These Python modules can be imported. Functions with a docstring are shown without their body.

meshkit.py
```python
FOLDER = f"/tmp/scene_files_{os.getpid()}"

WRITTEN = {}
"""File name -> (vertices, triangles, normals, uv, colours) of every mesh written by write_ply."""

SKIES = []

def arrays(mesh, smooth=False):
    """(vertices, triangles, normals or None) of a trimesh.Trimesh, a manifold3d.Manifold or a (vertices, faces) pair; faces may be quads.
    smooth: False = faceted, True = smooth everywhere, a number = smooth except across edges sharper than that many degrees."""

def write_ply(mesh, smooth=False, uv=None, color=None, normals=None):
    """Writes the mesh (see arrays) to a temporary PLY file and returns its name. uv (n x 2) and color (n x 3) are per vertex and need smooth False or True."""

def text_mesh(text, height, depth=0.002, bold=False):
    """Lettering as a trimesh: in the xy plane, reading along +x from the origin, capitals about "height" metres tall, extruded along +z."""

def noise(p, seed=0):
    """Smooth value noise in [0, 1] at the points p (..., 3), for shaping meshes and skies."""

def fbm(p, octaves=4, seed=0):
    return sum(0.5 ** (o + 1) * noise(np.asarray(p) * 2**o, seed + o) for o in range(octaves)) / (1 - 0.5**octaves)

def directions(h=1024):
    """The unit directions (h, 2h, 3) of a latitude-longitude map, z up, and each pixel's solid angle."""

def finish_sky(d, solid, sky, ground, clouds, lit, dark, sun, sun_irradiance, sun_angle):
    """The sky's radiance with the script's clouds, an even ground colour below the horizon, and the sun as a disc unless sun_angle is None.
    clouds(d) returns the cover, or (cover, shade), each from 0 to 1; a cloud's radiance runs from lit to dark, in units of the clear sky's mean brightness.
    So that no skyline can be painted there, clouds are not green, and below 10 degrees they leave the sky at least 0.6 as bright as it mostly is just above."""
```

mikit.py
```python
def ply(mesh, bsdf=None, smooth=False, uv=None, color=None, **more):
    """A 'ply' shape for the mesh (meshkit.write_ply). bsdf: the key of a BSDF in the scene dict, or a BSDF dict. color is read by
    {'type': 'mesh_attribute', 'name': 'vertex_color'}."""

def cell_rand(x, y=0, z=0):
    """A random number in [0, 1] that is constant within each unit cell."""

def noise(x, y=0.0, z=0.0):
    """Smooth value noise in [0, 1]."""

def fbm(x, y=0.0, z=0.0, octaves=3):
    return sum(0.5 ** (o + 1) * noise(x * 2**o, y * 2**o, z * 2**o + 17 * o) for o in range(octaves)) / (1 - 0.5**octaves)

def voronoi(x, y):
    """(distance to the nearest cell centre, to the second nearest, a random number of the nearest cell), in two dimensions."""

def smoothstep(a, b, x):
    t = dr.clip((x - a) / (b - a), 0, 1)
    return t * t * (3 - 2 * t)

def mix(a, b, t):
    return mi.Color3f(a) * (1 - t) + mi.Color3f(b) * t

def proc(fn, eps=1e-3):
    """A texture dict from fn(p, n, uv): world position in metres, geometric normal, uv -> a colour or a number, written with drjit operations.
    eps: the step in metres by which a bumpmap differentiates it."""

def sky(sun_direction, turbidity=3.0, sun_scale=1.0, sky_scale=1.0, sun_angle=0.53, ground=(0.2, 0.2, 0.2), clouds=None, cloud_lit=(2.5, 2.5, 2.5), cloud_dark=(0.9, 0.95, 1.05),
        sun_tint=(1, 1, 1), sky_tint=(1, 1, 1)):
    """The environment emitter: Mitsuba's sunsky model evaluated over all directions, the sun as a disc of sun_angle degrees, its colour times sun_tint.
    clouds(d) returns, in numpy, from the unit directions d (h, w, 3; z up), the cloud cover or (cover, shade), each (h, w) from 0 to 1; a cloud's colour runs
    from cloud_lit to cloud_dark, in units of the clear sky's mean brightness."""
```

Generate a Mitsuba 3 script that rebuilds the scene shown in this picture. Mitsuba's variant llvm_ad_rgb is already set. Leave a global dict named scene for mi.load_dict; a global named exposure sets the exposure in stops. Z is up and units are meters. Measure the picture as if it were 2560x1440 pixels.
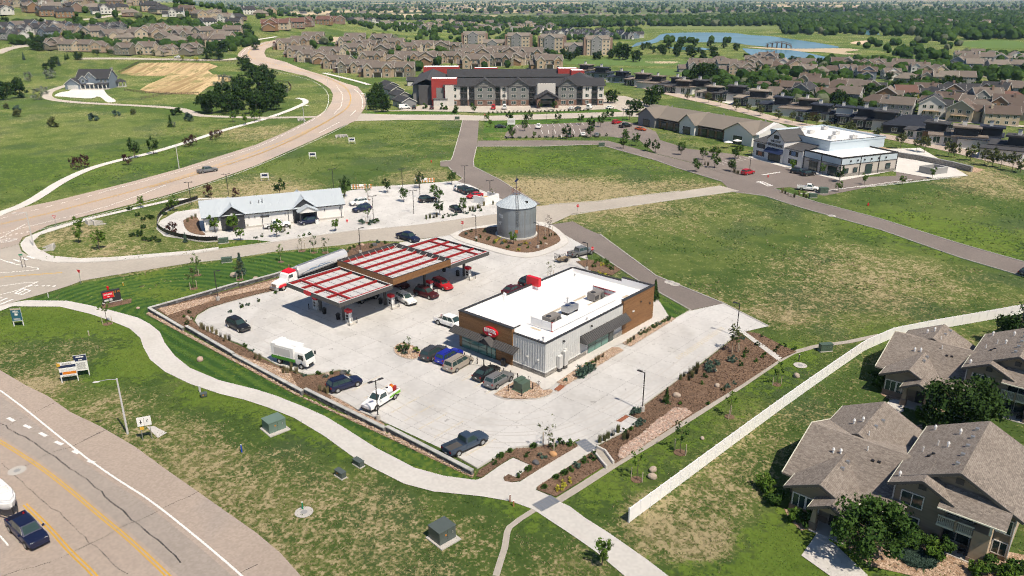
"""A filling station, its store and the town round it, seen from a drone. Units are metres, z is up."""
import math, random
import numpy as np, trimesh, mitsuba as mi, drjit as dr
import mikit, meshkit
from mikit import fbm, noise, voronoi, cell_rand, smoothstep, mix, proc
from shapely.geometry import Polygon, LineString, Point, MultiPolygon
from shapely.ops import unary_union
from shapely import affinity
T = mi.ScalarTransform4f
scene, labels = {}, {}

# ---- camera, light, exposure -------------------------------------------------------------------
PITCH = math.radians(20.64)
scene['camera'] = {'type': 'perspective', 'fov': 2 * math.degrees(math.atan(1280 / 1930)), 'fov_axis': 'x', 'near_clip': 1.0, 'far_clip': 80000.0,
    'to_world': T().look_at(origin=[0, 0, 50], target=[0, math.cos(PITCH), 50 - math.sin(PITCH)], up=[0, 0, 1])}
SUN = (0.345, -0.425, 0.837)
scene['sky'] = mikit.sky(SUN, turbidity=3.0, sky_scale=.62, sun_tint=(.94, 1.0, 1.09))
exposure = 1.85

# ---- helpers -----------------------------------------------------------------------------------
def height(x, y):
    """The ground's height: level, with the ridge to the north-west."""
    def sm(a, b, v):
        t = np.clip((v - a) / (b - a), 0, 1)
        return t * t * (3 - 2 * t)
    x, y = np.asarray(x, float), np.asarray(y, float)
    d, a = np.hypot(x, y), -x / np.maximum(y, 1)
    return np.where(y > 1, np.clip((a - .07) * 128, 0, 44) * sm(560, 1040, d) * (1 - sm(1100, 1900, d)), 0.0)

class B:
    """Collects shapes into one mesh."""
    def __init__(s): s.v, s.f, s.c, s.n = [], [], [], 0
    def add(s, v, f, c=None):
        v, f = np.asarray(v, float), np.asarray(f, int)
        if f.shape[1] == 4: f = np.vstack([f[:, :3], f[:, [0, 2, 3]]])
        s.v.append(v); s.f.append(f + s.n); s.n += len(v)
        if c is not None: s.c.append(np.broadcast_to(np.asarray(c, float), (len(v), 3)))
        return s
    def mesh(s, m, c=None): return s.add(m.vertices, m.faces, c)
    def box(s, x0, x1, y0, y1, z0, z1, c=None):
        v = [(x, y, z) for x in (x0, x1) for y in (y0, y1) for z in (z0, z1)]
        return s.add(v, [[0, 1, 3, 2], [4, 6, 7, 5], [0, 4, 5, 1], [2, 3, 7, 6], [0, 2, 6, 4], [1, 5, 7, 3]], c)
    def hexa(s, lo, hi, c=None):
        """Eight corners: four below, four above, both anticlockwise from above."""
        return s.add(list(lo) + list(hi), [[3, 2, 1, 0], [4, 5, 6, 7], [0, 1, 5, 4], [1, 2, 6, 5], [2, 3, 7, 6], [3, 0, 4, 7]], c)
    def beam(s, p, q, w, h=None, up=(0, 0, 1), c=None):
        """A bar of width w and height h, centred on the line from p to q."""
        h = w if h is None else h
        p, q = np.array(p, float), np.array(q, float)
        t = (q - p) / np.linalg.norm(q - p)
        a = np.cross(up, t)
        a = np.array([1., 0, 0]) if np.linalg.norm(a) < 1e-6 else a / np.linalg.norm(a)
        b = np.cross(t, a)
        o = [-a * w / 2 - b * h / 2, a * w / 2 - b * h / 2, a * w / 2 + b * h / 2, -a * w / 2 + b * h / 2]
        return s.add([p + k for k in o] + [q + k for k in o], [[3, 2, 1, 0], [4, 5, 6, 7], [0, 1, 5, 4], [1, 2, 6, 5], [2, 3, 7, 6], [3, 0, 4, 7]], c)
    def cyl(s, x, y, z0, z1, r0, r1=None, n=12, c=None, cap=True):
        r1 = r0 if r1 is None else r1
        a = np.arange(n) * 2 * np.pi / n
        k = np.stack([np.cos(a), np.sin(a)], 1)
        v = np.vstack([np.c_[k * r0 + (x, y), np.full(n, z0)], np.c_[k * r1 + (x, y), np.full(n, z1)], [[x, y, z0], [x, y, z1]]])
        i = np.arange(n); j = (i + 1) % n
        f = [np.c_[i, j, j + n], np.c_[i, j + n, i + n]]
        if cap: f += [np.c_[j, i, i * 0 + 2 * n], np.c_[i + n, j + n, i * 0 + 2 * n + 1]]
        return s.add(v, np.vstack(f), c)
    def tube(s, pts, r, n=6, c=None):
        """A round bar along the points; r may be one radius or one per point."""
        p = np.asarray(pts, float); r = np.broadcast_to(r, (len(p),))
        t = np.gradient(p, axis=0); t /= np.linalg.norm(t, axis=1, keepdims=True) + 1e-12
        a = np.cross(t, np.where(np.abs(t[:, 2:]) < .9, [0, 0, 1.], [1., 0, 0])); a /= np.linalg.norm(a, axis=1, keepdims=True)
        b, g = np.cross(t, a), np.arange(n) * 2 * np.pi / n
        v = p[:, None] + r[:, None, None] * (np.cos(g)[None, :, None] * a[:, None] + np.sin(g)[None, :, None] * b[:, None])
        m = len(p); i, j = [k.ravel() for k in np.meshgrid(np.arange(m - 1), np.arange(n), indexing='ij')]
        f = np.c_[i * n + j, i * n + (j + 1) % n, (i + 1) * n + (j + 1) % n, (i + 1) * n + j]
        f = np.vstack([f[:, [0, 1, 2]], f[:, [0, 2, 3]]] + [[[k * n, k * n + q + 1, k * n + q] if k == 0 else [k * n, k * n + q, k * n + q + 1] for q in range(1, n - 1)] for k in (0, m - 1)])
        return s.add(v.reshape(-1, 3), f, c)
    def prism(s, poly, z0, z1, c=None):
        g = poly if hasattr(poly, 'exterior') else Polygon(poly).buffer(0)
        for q in getattr(g, 'geoms', [g]):
            if q.area > 1e-5:
                m = trimesh.creation.extrude_polygon(q, z1 - z0, engine='earcut'); m.apply_translation([0, 0, z0]); s.mesh(m, c)
        return s
    def sheet(s, poly, z=0.0, step=None, drape=False, c=None):
        """A level sheet; with a step it is cut into cells so that it can follow the ground."""
        g = poly if hasattr(poly, 'area') else Polygon(poly)
        g = g.buffer(0)
        parts = [g]
        if step:
            x0, y0, x1, y1 = g.bounds
            from shapely.geometry import box
            parts = [g.intersection(box(x, y, x + step, y + step)) for x in np.arange(math.floor(x0 / step) * step, x1, step) for y in np.arange(math.floor(y0 / step) * step, y1, step)]
        for g in parts:
            for q in getattr(g, 'geoms', [g]):
                if q.geom_type == 'Polygon' and q.area > 1e-5:
                    v, f = trimesh.creation.triangulate_polygon(q, engine='earcut')
                    p, q = v[f[:, 1]] - v[f[:, 0]], v[f[:, 2]] - v[f[:, 0]]; n = p[:, 0] * q[:, 1] - p[:, 1] * q[:, 0]
                    f = np.where((n < 0)[:, None], f[:, ::-1], f)
                    s.add(np.c_[v, z + (height(v[:, 0], v[:, 1]) if drape else 0 * v[:, 0])], f, c)
        return s
    def quad(s, a, b, c_, d, c=None): return s.add([a, b, c_, d], [[0, 1, 2, 3]], c)
    def poly3(s, pts, c=None):
        return s.add(pts, [[0, i, i + 1] for i in range(1, len(pts) - 1)], c)
    def move(s, m):
        """Moves all so far by a 4 x 4 matrix."""
        m = np.asarray(m, float); s.v = [v @ m[:3, :3].T + m[:3, 3] for v in s.v]; return s
    def merge(s, o, m=None):
        """Takes in another collection under a matrix."""
        v, f = o.arr(); v = v if m is None else v @ np.asarray(m)[:3, :3].T + np.asarray(m)[:3, 3]
        return s.add(v, f, np.vstack(o.c) if o.c else None)
    def arr(s): return np.vstack(s.v), np.vstack(s.f)
    def shape(s, mat, smooth=False, **k):
        v, f = s.arr()
        return mikit.ply((v, f), 'mat_' + mat, smooth=smooth, color=np.vstack(s.c) if s.c else None, **k)

def mat4(x, y, z=0.0, a=0.0, s=(1, 1, 1)):
    """Placing: scale, turn by a radians about z, move."""
    s = np.broadcast_to(np.asarray(s, float), (3,)); c, n = math.cos(a), math.sin(a)
    return np.array([[c * s[0], -n * s[1], 0, x], [n * s[0], c * s[1], 0, y], [0, 0, s[2], z], [0, 0, 0, 1]])
used = {}
def fresh(key):
    """The key, numbered if it is taken."""
    n = used.get(key, -1) + 1; used[key] = n
    return key if n == 0 else f'{key}_{n:03d}'
def label(key, text, cat=None, group=None, kind=None):
    labels[key] = {k: v for k, v in (('label', text), ('category', cat), ('group', group), ('kind', kind)) if v}
class Thing:
    """A top-level thing: its parts are entries of the scene under its key."""
    def __init__(s, name, text, cat, x=0.0, y=0.0, a=0.0, z=0.0, group=None, kind=None, sc=1.0):
        s.key = fresh(name); s.m = mat4(x, y, z, a, sc); s.t = T(s.m.tolist()); label(s.key, text, cat, group, kind)
    def part(s, name, b, mat, smooth=False, text=None, kind=None):
        k = fresh(f'{s.key}__{name}')
        sh = b if isinstance(b, dict) else b.shape(mat, smooth)
        scene[k] = {**sh, 'to_world': s.t}
        if text or kind: label(k, text, kind=kind)
        return k[len(s.key) + 2:]
class Kind:
    """A shape group: the parts of a thing that is placed several times."""
    n = 0
    def __init__(s): Kind.n += 1; s.id = f'kind_{Kind.n}'; s.d = {'type': 'shapegroup'}; s.u = {}
    def part(s, name, b, mat, smooth=False, text=None, kind=None):
        n = s.u.get(name, -1) + 1; s.u[name] = n
        k = name if n == 0 else f'{name}_{n:03d}'
        s.d[k] = b.shape(mat, smooth)
        return k
    def place(s, name, text, cat, x, y, a=0.0, z=None, sc=1.0, group=None, kind=None, key=None):
        scene.setdefault(s.id, s.d)
        k = key or fresh(name); z = float(height(x, y)) if z is None else z
        scene[k] = {'type': 'instance', 'to_world': T(mat4(x, y, z, a, sc).tolist()), 'g': {'type': 'ref', 'id': s.id}}
        if text: label(k, text, cat, group, kind)
        return k
def struct(name, b, mat, smooth=False, kind='structure', text=None, cat=None):
    k = fresh(name); scene[k] = b if isinstance(b, dict) else b.shape(mat, smooth); label(k, text, cat, kind=kind); return k
def dist(p, q): return math.hypot(q[0] - p[0], q[1] - p[1])
def ang(p, q): return math.atan2(q[1] - p[1], q[0] - p[0])
def ribbon(pts, w): return LineString(pts).buffer(w / 2, cap_style=2, join_style=1)
def smoothline(pts, n=4):
    """Corner-cutting, ends kept."""
    p = np.array(pts, float)
    for _ in range(n):
        q = np.empty((2 * len(p), 2)); q[0], q[-1] = p[0], p[-1]
        q[1:-1:2], q[2:-1:2] = .75 * p[:-1] + .25 * p[1:], .25 * p[:-1] + .75 * p[1:]
        p = q
    return p
def along(pts, step):
    """(x, y, direction) every step metres along a line."""
    l = LineString(pts); out = []
    for d in np.arange(0, l.length, step):
        a, b = l.interpolate(d), l.interpolate(min(d + .2, l.length)); a0 = l.interpolate(max(0, d - .2))
        out.append((a.x, a.y, math.atan2(b.y - a0.y, b.x - a0.x)))
    return out
def P(s):
    """Surveyed ground points, "x y x y ..." in metres."""
    n = [float(q) for q in s.split()]
    return list(zip(n[::2], n[1::2]))

# ---- materials ---------------------------------------------------------------------------------
def M(name, rgb, rough=.7, metal=0.0, coat=0.0, spec=.5, two=True):
    """An even material."""
    if 'mat_' + name not in scene:
        d = {'type': 'principled', 'base_color': {'type': 'rgb', 'value': list(rgb)}, 'roughness': rough, 'metallic': metal, 'specular': spec}
        if coat: d.update(clearcoat=coat, clearcoat_gloss=.95)
        scene['mat_' + name] = {'type': 'twosided', 'b': d} if two else d
    return name
def MP(name, fn, rough=.9, bump=None, bscale=1.0, spec=.3, metal=0.0):
    """A material whose colour is worked out from the place."""
    d = {'type': 'principled', 'base_color': proc(fn), 'roughness': rough, 'specular': spec, 'metallic': metal}
    if bump: d = {'type': 'bumpmap', 't': proc(bump, 4e-2), 'scale': bscale, 'b': d}
    scene['mat_' + name] = {'type': 'twosided', 'b': d}
    return name
scene['mat_tinted'] = {'type': 'twosided', 'b': {'type': 'principled', 'base_color': {'type': 'mesh_attribute', 'name': 'vertex_color'}, 'roughness': .85, 'specular': .25}}
scene['mat_leaf'] = {'type': 'twosided', 'b': {'type': 'diffuse', 'reflectance': {'type': 'mesh_attribute', 'name': 'vertex_color'}}}

UX, UY = .655, .756                                     # the site's long axis
def site(p): return p.x * UX + p.y * UY, -p.x * UY + p.y * UX

def f_meadow(p, n, uv):
    dry, lush = uv.x - p.x, uv.y - p.y                  # the uv carry the place besides, so that they never fold
    a = fbm(p.x * .045, p.y * .045, 1, 4); b = fbm(p.x * .22, p.y * .22, 5, 3); c = fbm(p.x * 1.3, p.y * 1.3, 9, 2); d = noise(p.x * 4.1, p.y * 4.1, 3)
    col = mix((.054, .094, .019), (.096, .134, .031), smoothstep(.38, .62, a * .6 + b * .4))
    col = mix(col, (.055, .088, .030), smoothstep(.55, .7, fbm(p.x * .08 + 40, p.y * .08, 2, 3)) * .7)
    t = a * .36 + b * .16 + c * .28 + .1 + (d - .5) * .34 + (noise(p.x * 9.3, p.y * 9.3, 7) - .5) * .2 + (dry - .47) * .72
    col = mix(col, (.200, .185, .080), smoothstep(.46, .62, t) * .75)
    col = mix(col, (.335, .275, .165), smoothstep(.60, .78, t + (c - .5) * .2) * .8)
    g = mix((.076, .132, .016), (.118, .168, .026), b)
    col = mix(col, g, smoothstep(.35, .65, lush + (c - .5) * .7 + (d - .5) * .3))
    return col * (.70 + .5 * (d * .5 + c * .5))
MP('meadow', f_meadow, rough=1)
def f_lawn(p, n, uv):
    a = fbm(p.x * .1, p.y * .1, 3, 3); c = noise(p.x * 2.6, p.y * 2.6, 1); d = noise(p.x * 7, p.y * 7, 2)
    s = .5 + .5 * dr.sin(uv.x * 3.4 + a * 2)
    col = mix((.030, .078, .014), (.064, .122, .020), smoothstep(.2, .8, s * .6 + a * .4))
    col = mix(col, (.105, .150, .022), smoothstep(.55, .72, a * .7 + c * .3) * .8)
    return col * (.75 + .5 * (c * .5 + d * .5))
MP('lawn', f_lawn, rough=1)
def f_conc(p, n, uv):
    u, v = site(p)
    a = fbm(p.x * .09, p.y * .09, 3, 4); b = fbm(p.x * .5, p.y * .16, 8, 3); c = noise(p.x * 3, p.y * 3, 1)
    col = mix((.465, .458, .447), (.55, .543, .532), smoothstep(.3, .7, a * .6 + b * .4))
    col = mix(col, (.43, .42, .40), smoothstep(.62, .80, fbm(p.x * .33 + 9, p.y * .33, 2, 3)) * .45)
    col = mix(col, (.26, .25, .24), smoothstep(.82, .87, fbm(p.x * 1.1 + 3, p.y * 1.1, 6, 3)) * .6)
    tone = cell_rand(dr.floor(u / 4.6), dr.floor(v / 4.6), 4)
    ju, jv = dr.abs(u / 4.6 - dr.round(u / 4.6)) * 4.6, dr.abs(v / 4.6 - dr.round(v / 4.6)) * 4.6
    j = dr.select(dr.minimum(ju, jv) < .03, .66, 1.0)
    return col * (.95 + .07 * tone) * (.95 + .1 * c) * j
MP('concrete', f_conc, rough=.85)
def f_walk(p, n, uv):
    a = fbm(p.x * .3, p.y * .3, 3, 3); c = noise(p.x * 4, p.y * 4, 1)
    col = mix((.50, .48, .45), (.57, .555, .53), a)
    return col * (.94 + .12 * c)
MP('walk', f_walk, rough=.85)
def f_street(p, n, uv):
    a = fbm(p.x * .12, p.y * .12, 3, 4); c = noise(p.x * 3, p.y * 3, 1)
    return mix((.335, .305, .265), (.42, .385, .34), a) * (.94 + .12 * c)
MP('street', f_street, rough=.85)
def f_hwy(p, n, uv):
    a = fbm(p.x * .1, p.y * .1, 3, 4); c = noise(p.x * 5, p.y * 5, 1); w = fbm(p.x * .02 + 3, p.y * .02, 7, 2)
    col = mix((.345, .285, .240), (.415, .345, .295), a)
    col = mix(col, (.28, .25, .23), smoothstep(.5, .62, w * .55 + a * .45) * .5)
    return col * (.9 + .2 * c)
MP('highway', f_hwy, rough=.9)
def f_worn(p, n, uv):
    a = fbm(p.x * .15, p.y * .15, 3, 4); c = noise(p.x * 5, p.y * 5, 1)
    return mix((.30, .262, .232), (.375, .325, .287), a) * (.9 + .2 * c)
MP('worn_asphalt', f_worn, rough=.9)
def f_asph(p, n, uv):
    a = fbm(p.x * .1, p.y * .1, 5, 4); c = noise(p.x * 5, p.y * 5, 1)
    return mix((.150, .128, .118), (.205, .178, .163), a) * (.9 + .2 * c)
MP('asphalt', f_asph, rough=.9)
def f_mulch(p, n, uv):
    a = fbm(p.x * .35, p.y * .35, 5, 3); c = noise(p.x * 9, p.y * 9, 1); d = noise(p.x * 3, p.y * 3, 4)
    return mix((.105, .066, .044), (.205, .135, .092), a * .6 + c * .4) * (.6 + .45 * c + .35 * d)
MP('mulch', f_mulch, rough=1)
def f_gravel(p, n, uv):
    d1, d2, r = voronoi(p.x * 4.5, p.y * 4.5)
    col = mix((.30, .19, .12), (.56, .42, .31), r)
    return col * dr.select(d2 - d1 < .1, .35, 1.0)
MP('gravel', f_gravel, rough=.95)
def f_wheat(p, n, uv):
    s = noise(uv.x * .75, uv.y * .02, 1); t = noise(uv.x * .28, uv.y * .015, 5); c = fbm(p.x * .09, p.y * .09, 2, 3)
    col = mix((.22, .16, .078), (.44, .335, .195), smoothstep(.3, .7, s * .5 + t * .3 + c * .2))
    return mix(col, (.11, .125, .035), smoothstep(.56, .68, c * .6 + s * .4) * .7)
MP('stubble', f_wheat, rough=1)
def f_farm(p, n, uv):
    d1, d2, r = voronoi(p.x * .0022, p.y * .0011); a = fbm(p.x * .012, p.y * .006, 3, 4)
    col = mix((.055, .085, .035), (.125, .140, .070), r)
    col = mix(col, (.30, .255, .175), dr.select(r > .82, 1.0, 0.0))
    return mix(col, (.03, .05, .022), smoothstep(.48, .6, a) * .8)
MP('farmland', f_farm, rough=1)
def wallxy(p, n):
    """Along a wall or roof plane: metres sideways and metres up the slope."""
    l = dr.maximum(dr.sqrt(n.x * n.x + n.y * n.y), .05)
    return (p.y * n.x - p.x * n.y) / l, p.z / l
def f_shingle(p, n, uv):
    h, g = wallxy(p, n); k, r = h / .30, g / .15
    row = dr.floor(r); k = k + cell_rand(row, 3) * 7
    t = cell_rand(dr.floor(k), row, 1)
    col = mix((.158, .134, .116), (.305, .266, .234), t * .75 + noise(h * .4, g * .4, 2) * .25)
    return col * dr.select(r - row < .16, .6, 1.0)
MP('shingle', f_shingle, rough=.95)
def f_wood(p, n, uv):
    h, z = wallxy(p, n); r = z / .21; row = dr.floor(r)
    g = fbm(h * .55 + row * 7.3, z * 9, 3, 3); q = cell_rand(row, dr.floor(h / 3.2 + cell_rand(row, 5) * 3), 2)
    col = mix((.155, .075, .030), (.285, .150, .068), g * .6 + q * .4)
    return col * dr.select(r - row < .09, .45, 1.0)
MP('wood_siding', f_wood, rough=.55)
def f_stone(p, n, uv):
    h, z = wallxy(p, n); r = dr.floor(z / .13); k = h / .42 + cell_rand(r, 2) * 5
    t = cell_rand(dr.floor(k), r, 3)
    e = dr.minimum(k - dr.floor(k), z / .13 - r)
    return mix((.165, .155, .145), (.37, .35, .32), t) * dr.select(e < .07, .5, 1.0)
MP('ledgestone', f_stone, rough=.9)
def f_rust(p, n, uv):
    a = fbm(p.x * 1.2, p.y * 1.2, p.z * 1.2, 3); s = noise(p.x * 3 + p.y * 3, p.z * .25, 2)
    r = dr.floor(p.z / 1.12)
    col = mix((.25, .285, .315), (.33, .37, .405), cell_rand(r, 3) * .5 + a * .5)
    return mix(col, (.22, .225, .225), smoothstep(.5, .75, s) * .5)
MP('galvanised', f_rust, rough=.45, metal=.3)

def f_brick(p, n, uv):
    h, z = wallxy(p, n); r = dr.floor(z / .2); k = h / .5 + r * .5
    return mix((.14, .085, .065), (.27, .175, .14), cell_rand(dr.floor(k), r, 3)) * (.8 + .4 * fbm(h * .4, z * .4, 1, 2))
MP('brick', f_brick)
def f_stucco(p, n, uv):
    return mix((.245, .204, .152), (.295, .245, .185), fbm(p.x * .8 + p.y * .8, p.z * .8, 3, 3)) * (.92 + .16 * noise(p.x * 9 + p.y * 9, p.z * 9, 2))
MP('stucco', f_stucco)
M('white', (.80, .80, .79), .45); M('white_roof', (.76, .76, .76), .6); M('silver_siding', (.56, .57, .565), .4); M('dark', (.035, .034, .035), .5)
M('charcoal', (.075, .073, .073), .55); M('black', (.012, .012, .013), .45); M('red', (.36, .024, .022), .45); M('deck', (.50, .50, .51), .5); M('wall_core', (.17, .165, .16), .9); M('signred', (.62, .008, .02), .35)
M('grey', (.30, .30, .30), .5); M('light_grey', (.55, .55, .54), .5); M('steel', (.45, .46, .47), .35, .7); M('concrete_plain', (.46, .44, .41), .85); M('green_box', (.075, .115, .085), .5)
M('box_green', (.135, .20, .165), .45); M('box_grey', (.085, .105, .10), .45); M('glass', (.03, .055, .055), .06, spec=.8); M('glass_teal', (.10, .22, .19), .08, spec=.8); M('rubber', (.018, .018, .018), .8)
M('chrome', (.60, .60, .60), .2, .9); M('wood_post', (.25, .19, .12), .8); M('bark', (.10, .075, .055), .9); M('blue_sign', (.03, .12, .17), .5); M('navy', (.018, .03, .085), .5)
M('orange', (.65, .20, .02), .5); M('yellow', (.62, .36, .04), .6); M('lamp_lens', (.75, .75, .7), .3); M('tail', (.35, .01, .01), .25); M('road_white', (.74, .73, .71), .7); M('road_yellow', (.60, .34, .03), .7)
M('sealant', (.045, .042, .04), .7); M('rust', (.26, .095, .05), .8); M('rust_light', (.36, .15, .07), .8); M('tan_trim', (.50, .43, .33), .7); M('soffit', (.40, .40, .40), .6); M('metal_roof', (.50, .555, .60), .4, .15)
# ---- the ground --------------------------------------------------------------------------------
hwy_edge = P('-73.3 99.3 -67.2 94.9 -62 91.5 -56.9 87.4 -51.2 83.8 -44.8 79.2 -39.3 74.6 -33.91 70.25 -28.84 66.13 -25.54 63.46 -22.31 60.5 -19.5 57.32')
hwy_south = Polygon(P('-137.9 124.8 -102 117.7 -86.1 108') + hwy_edge + [(-18, 48), (-8, 30), (-60, 20), (-160, 30)])
street_up = P('-106.6 159.5 -103 154.4 -99.2 151 -95.3 148.4 -90.9 147.1 -86.6 146.9 -80.8 147.9 -75.2 149.7 -66.5 152.5 -62 155.5 -52.2 160.6 -44.6 165.1 -35.3 170.2 -29.4 172.1 -20.7 175.5 -13.5 179.4 -3.7 184.5 6.3 191.9 9.5 193.1 23 196.8 29.8 200.7 46.2 207.9 59 215.1')
street_low = P('62.8 208.4 60.1 207.9 44.5 199.8 28.6 191.5 22.1 188.3 15 184.5 13.9 182.6 8.9 174.8 -3.3 174.8 -11 170.8 -13.9 166.4 -24.5 161.5 -31.4 162.1 -36.3 159.2 -50.3 154.2 -57.6 149.7 -64.4 147.1 -71 143 -76.7 139.5 -80.9 136.6 -82.1 133.6 -84.2 129.9 -87.2 125.8 -88.2 123.4')
street = Polygon(street_up + street_low + P('-89.8 119.4 -100.1 128.7 -110.7 151.5'))
hwy_north = Polygon(P('-124.8 182.3 -124.2 190.3 -119.7 197.7 -110.2 219.2 -103.4 238 -92.7 279.8 -89.8 306.2 -87.9 343.7 -87.5 369.2 -92 402 -98 433 -106 462 -119 496 -140 541 -168 579 -194 606 -213 635 -221 647 -225 663 -229 690 -227 717 -218 764 -210 790') +
    P('-208 781 -215 757 -211 723 -212 695 -207 673 -199 651 -177 627 -126 541 -105 496 -92 473 -82 437 -75 410 -71 379 -69.8 365.1 -67.4 337.8 -70.8 318.2 -74.1 289.8 -81.2 242.9 -87.3 219.7 -93.3 202.9 -99.2 191.5 -104 182.6 -108.4 173.8 -108.4 166.7 -108.8 164.5 -106.6 159.5 -104.1 151.5 -101.3 137 -111.9 137 -132.5 165.7'))
apt_street = Polygon(P('-70.2 357.3 -68.9 359.9 -50.9 356 -25.4 356 -9.9 352.2 22 359.9 51.6 365.1 59 361.2 57.9 348.5 50.6 351 21.1 343.7 -9.5 337.8 -21.3 339 -48.7 340.1 -68.1 336.6'))
drive_n = Polygon(P('-21.5 342.5 -20.5 298.7 -19.9 258.7 -20 250.6 -23.3 248.6 -22.7 241.7 -19.9 241.1 -18.1 233.3 -14.5 223.9 -15.6 219.7 -12 216.1 -3.5 200.7 2 191.5 7.4 193.9 7 195.6 -3.5 222.3 -12 241.1 -12.6 251.9 -12.6 276.6 -13.3 303.4 -14.5 342.5'))
drive_e = Polygon(P('-12.6 275.8 10.1 277.4 31.4 279.8 47 250.6 51.3 239.2 60.7 219.7 60.3 207.4 67.7 202.9 73.7 189.5 84.5 170.5 91.8 150.2 97.8 138.8 104.5 123 111.7 132.7 103.3 147.6 97 159.8 88.7 180.1 79.4 196 73.1 211.2 66.7 223.9 57.1 248.6 49.1 262.3 35.7 288.1 10.4 289 -12.7 288.1'))
drive_s = Polygon(P('8.9 174.8 14.5 177.6 17.1 171.5 19.8 166.7 27.6 139.3 36.8 125 30.5 121.9 26.2 131.1 24 135.9 18.2 151.5 15.8 157.8 12.5 165.1'))
drive_s2 = Polygon(P('8.6 174.8 14.8 177.9 36.6 126.4 37 125 30.5 121.7 24 135.7 15.8 157.5'))
sunken = unary_union([street, hwy_north, apt_street, drive_n, drive_e, drive_s])

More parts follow.
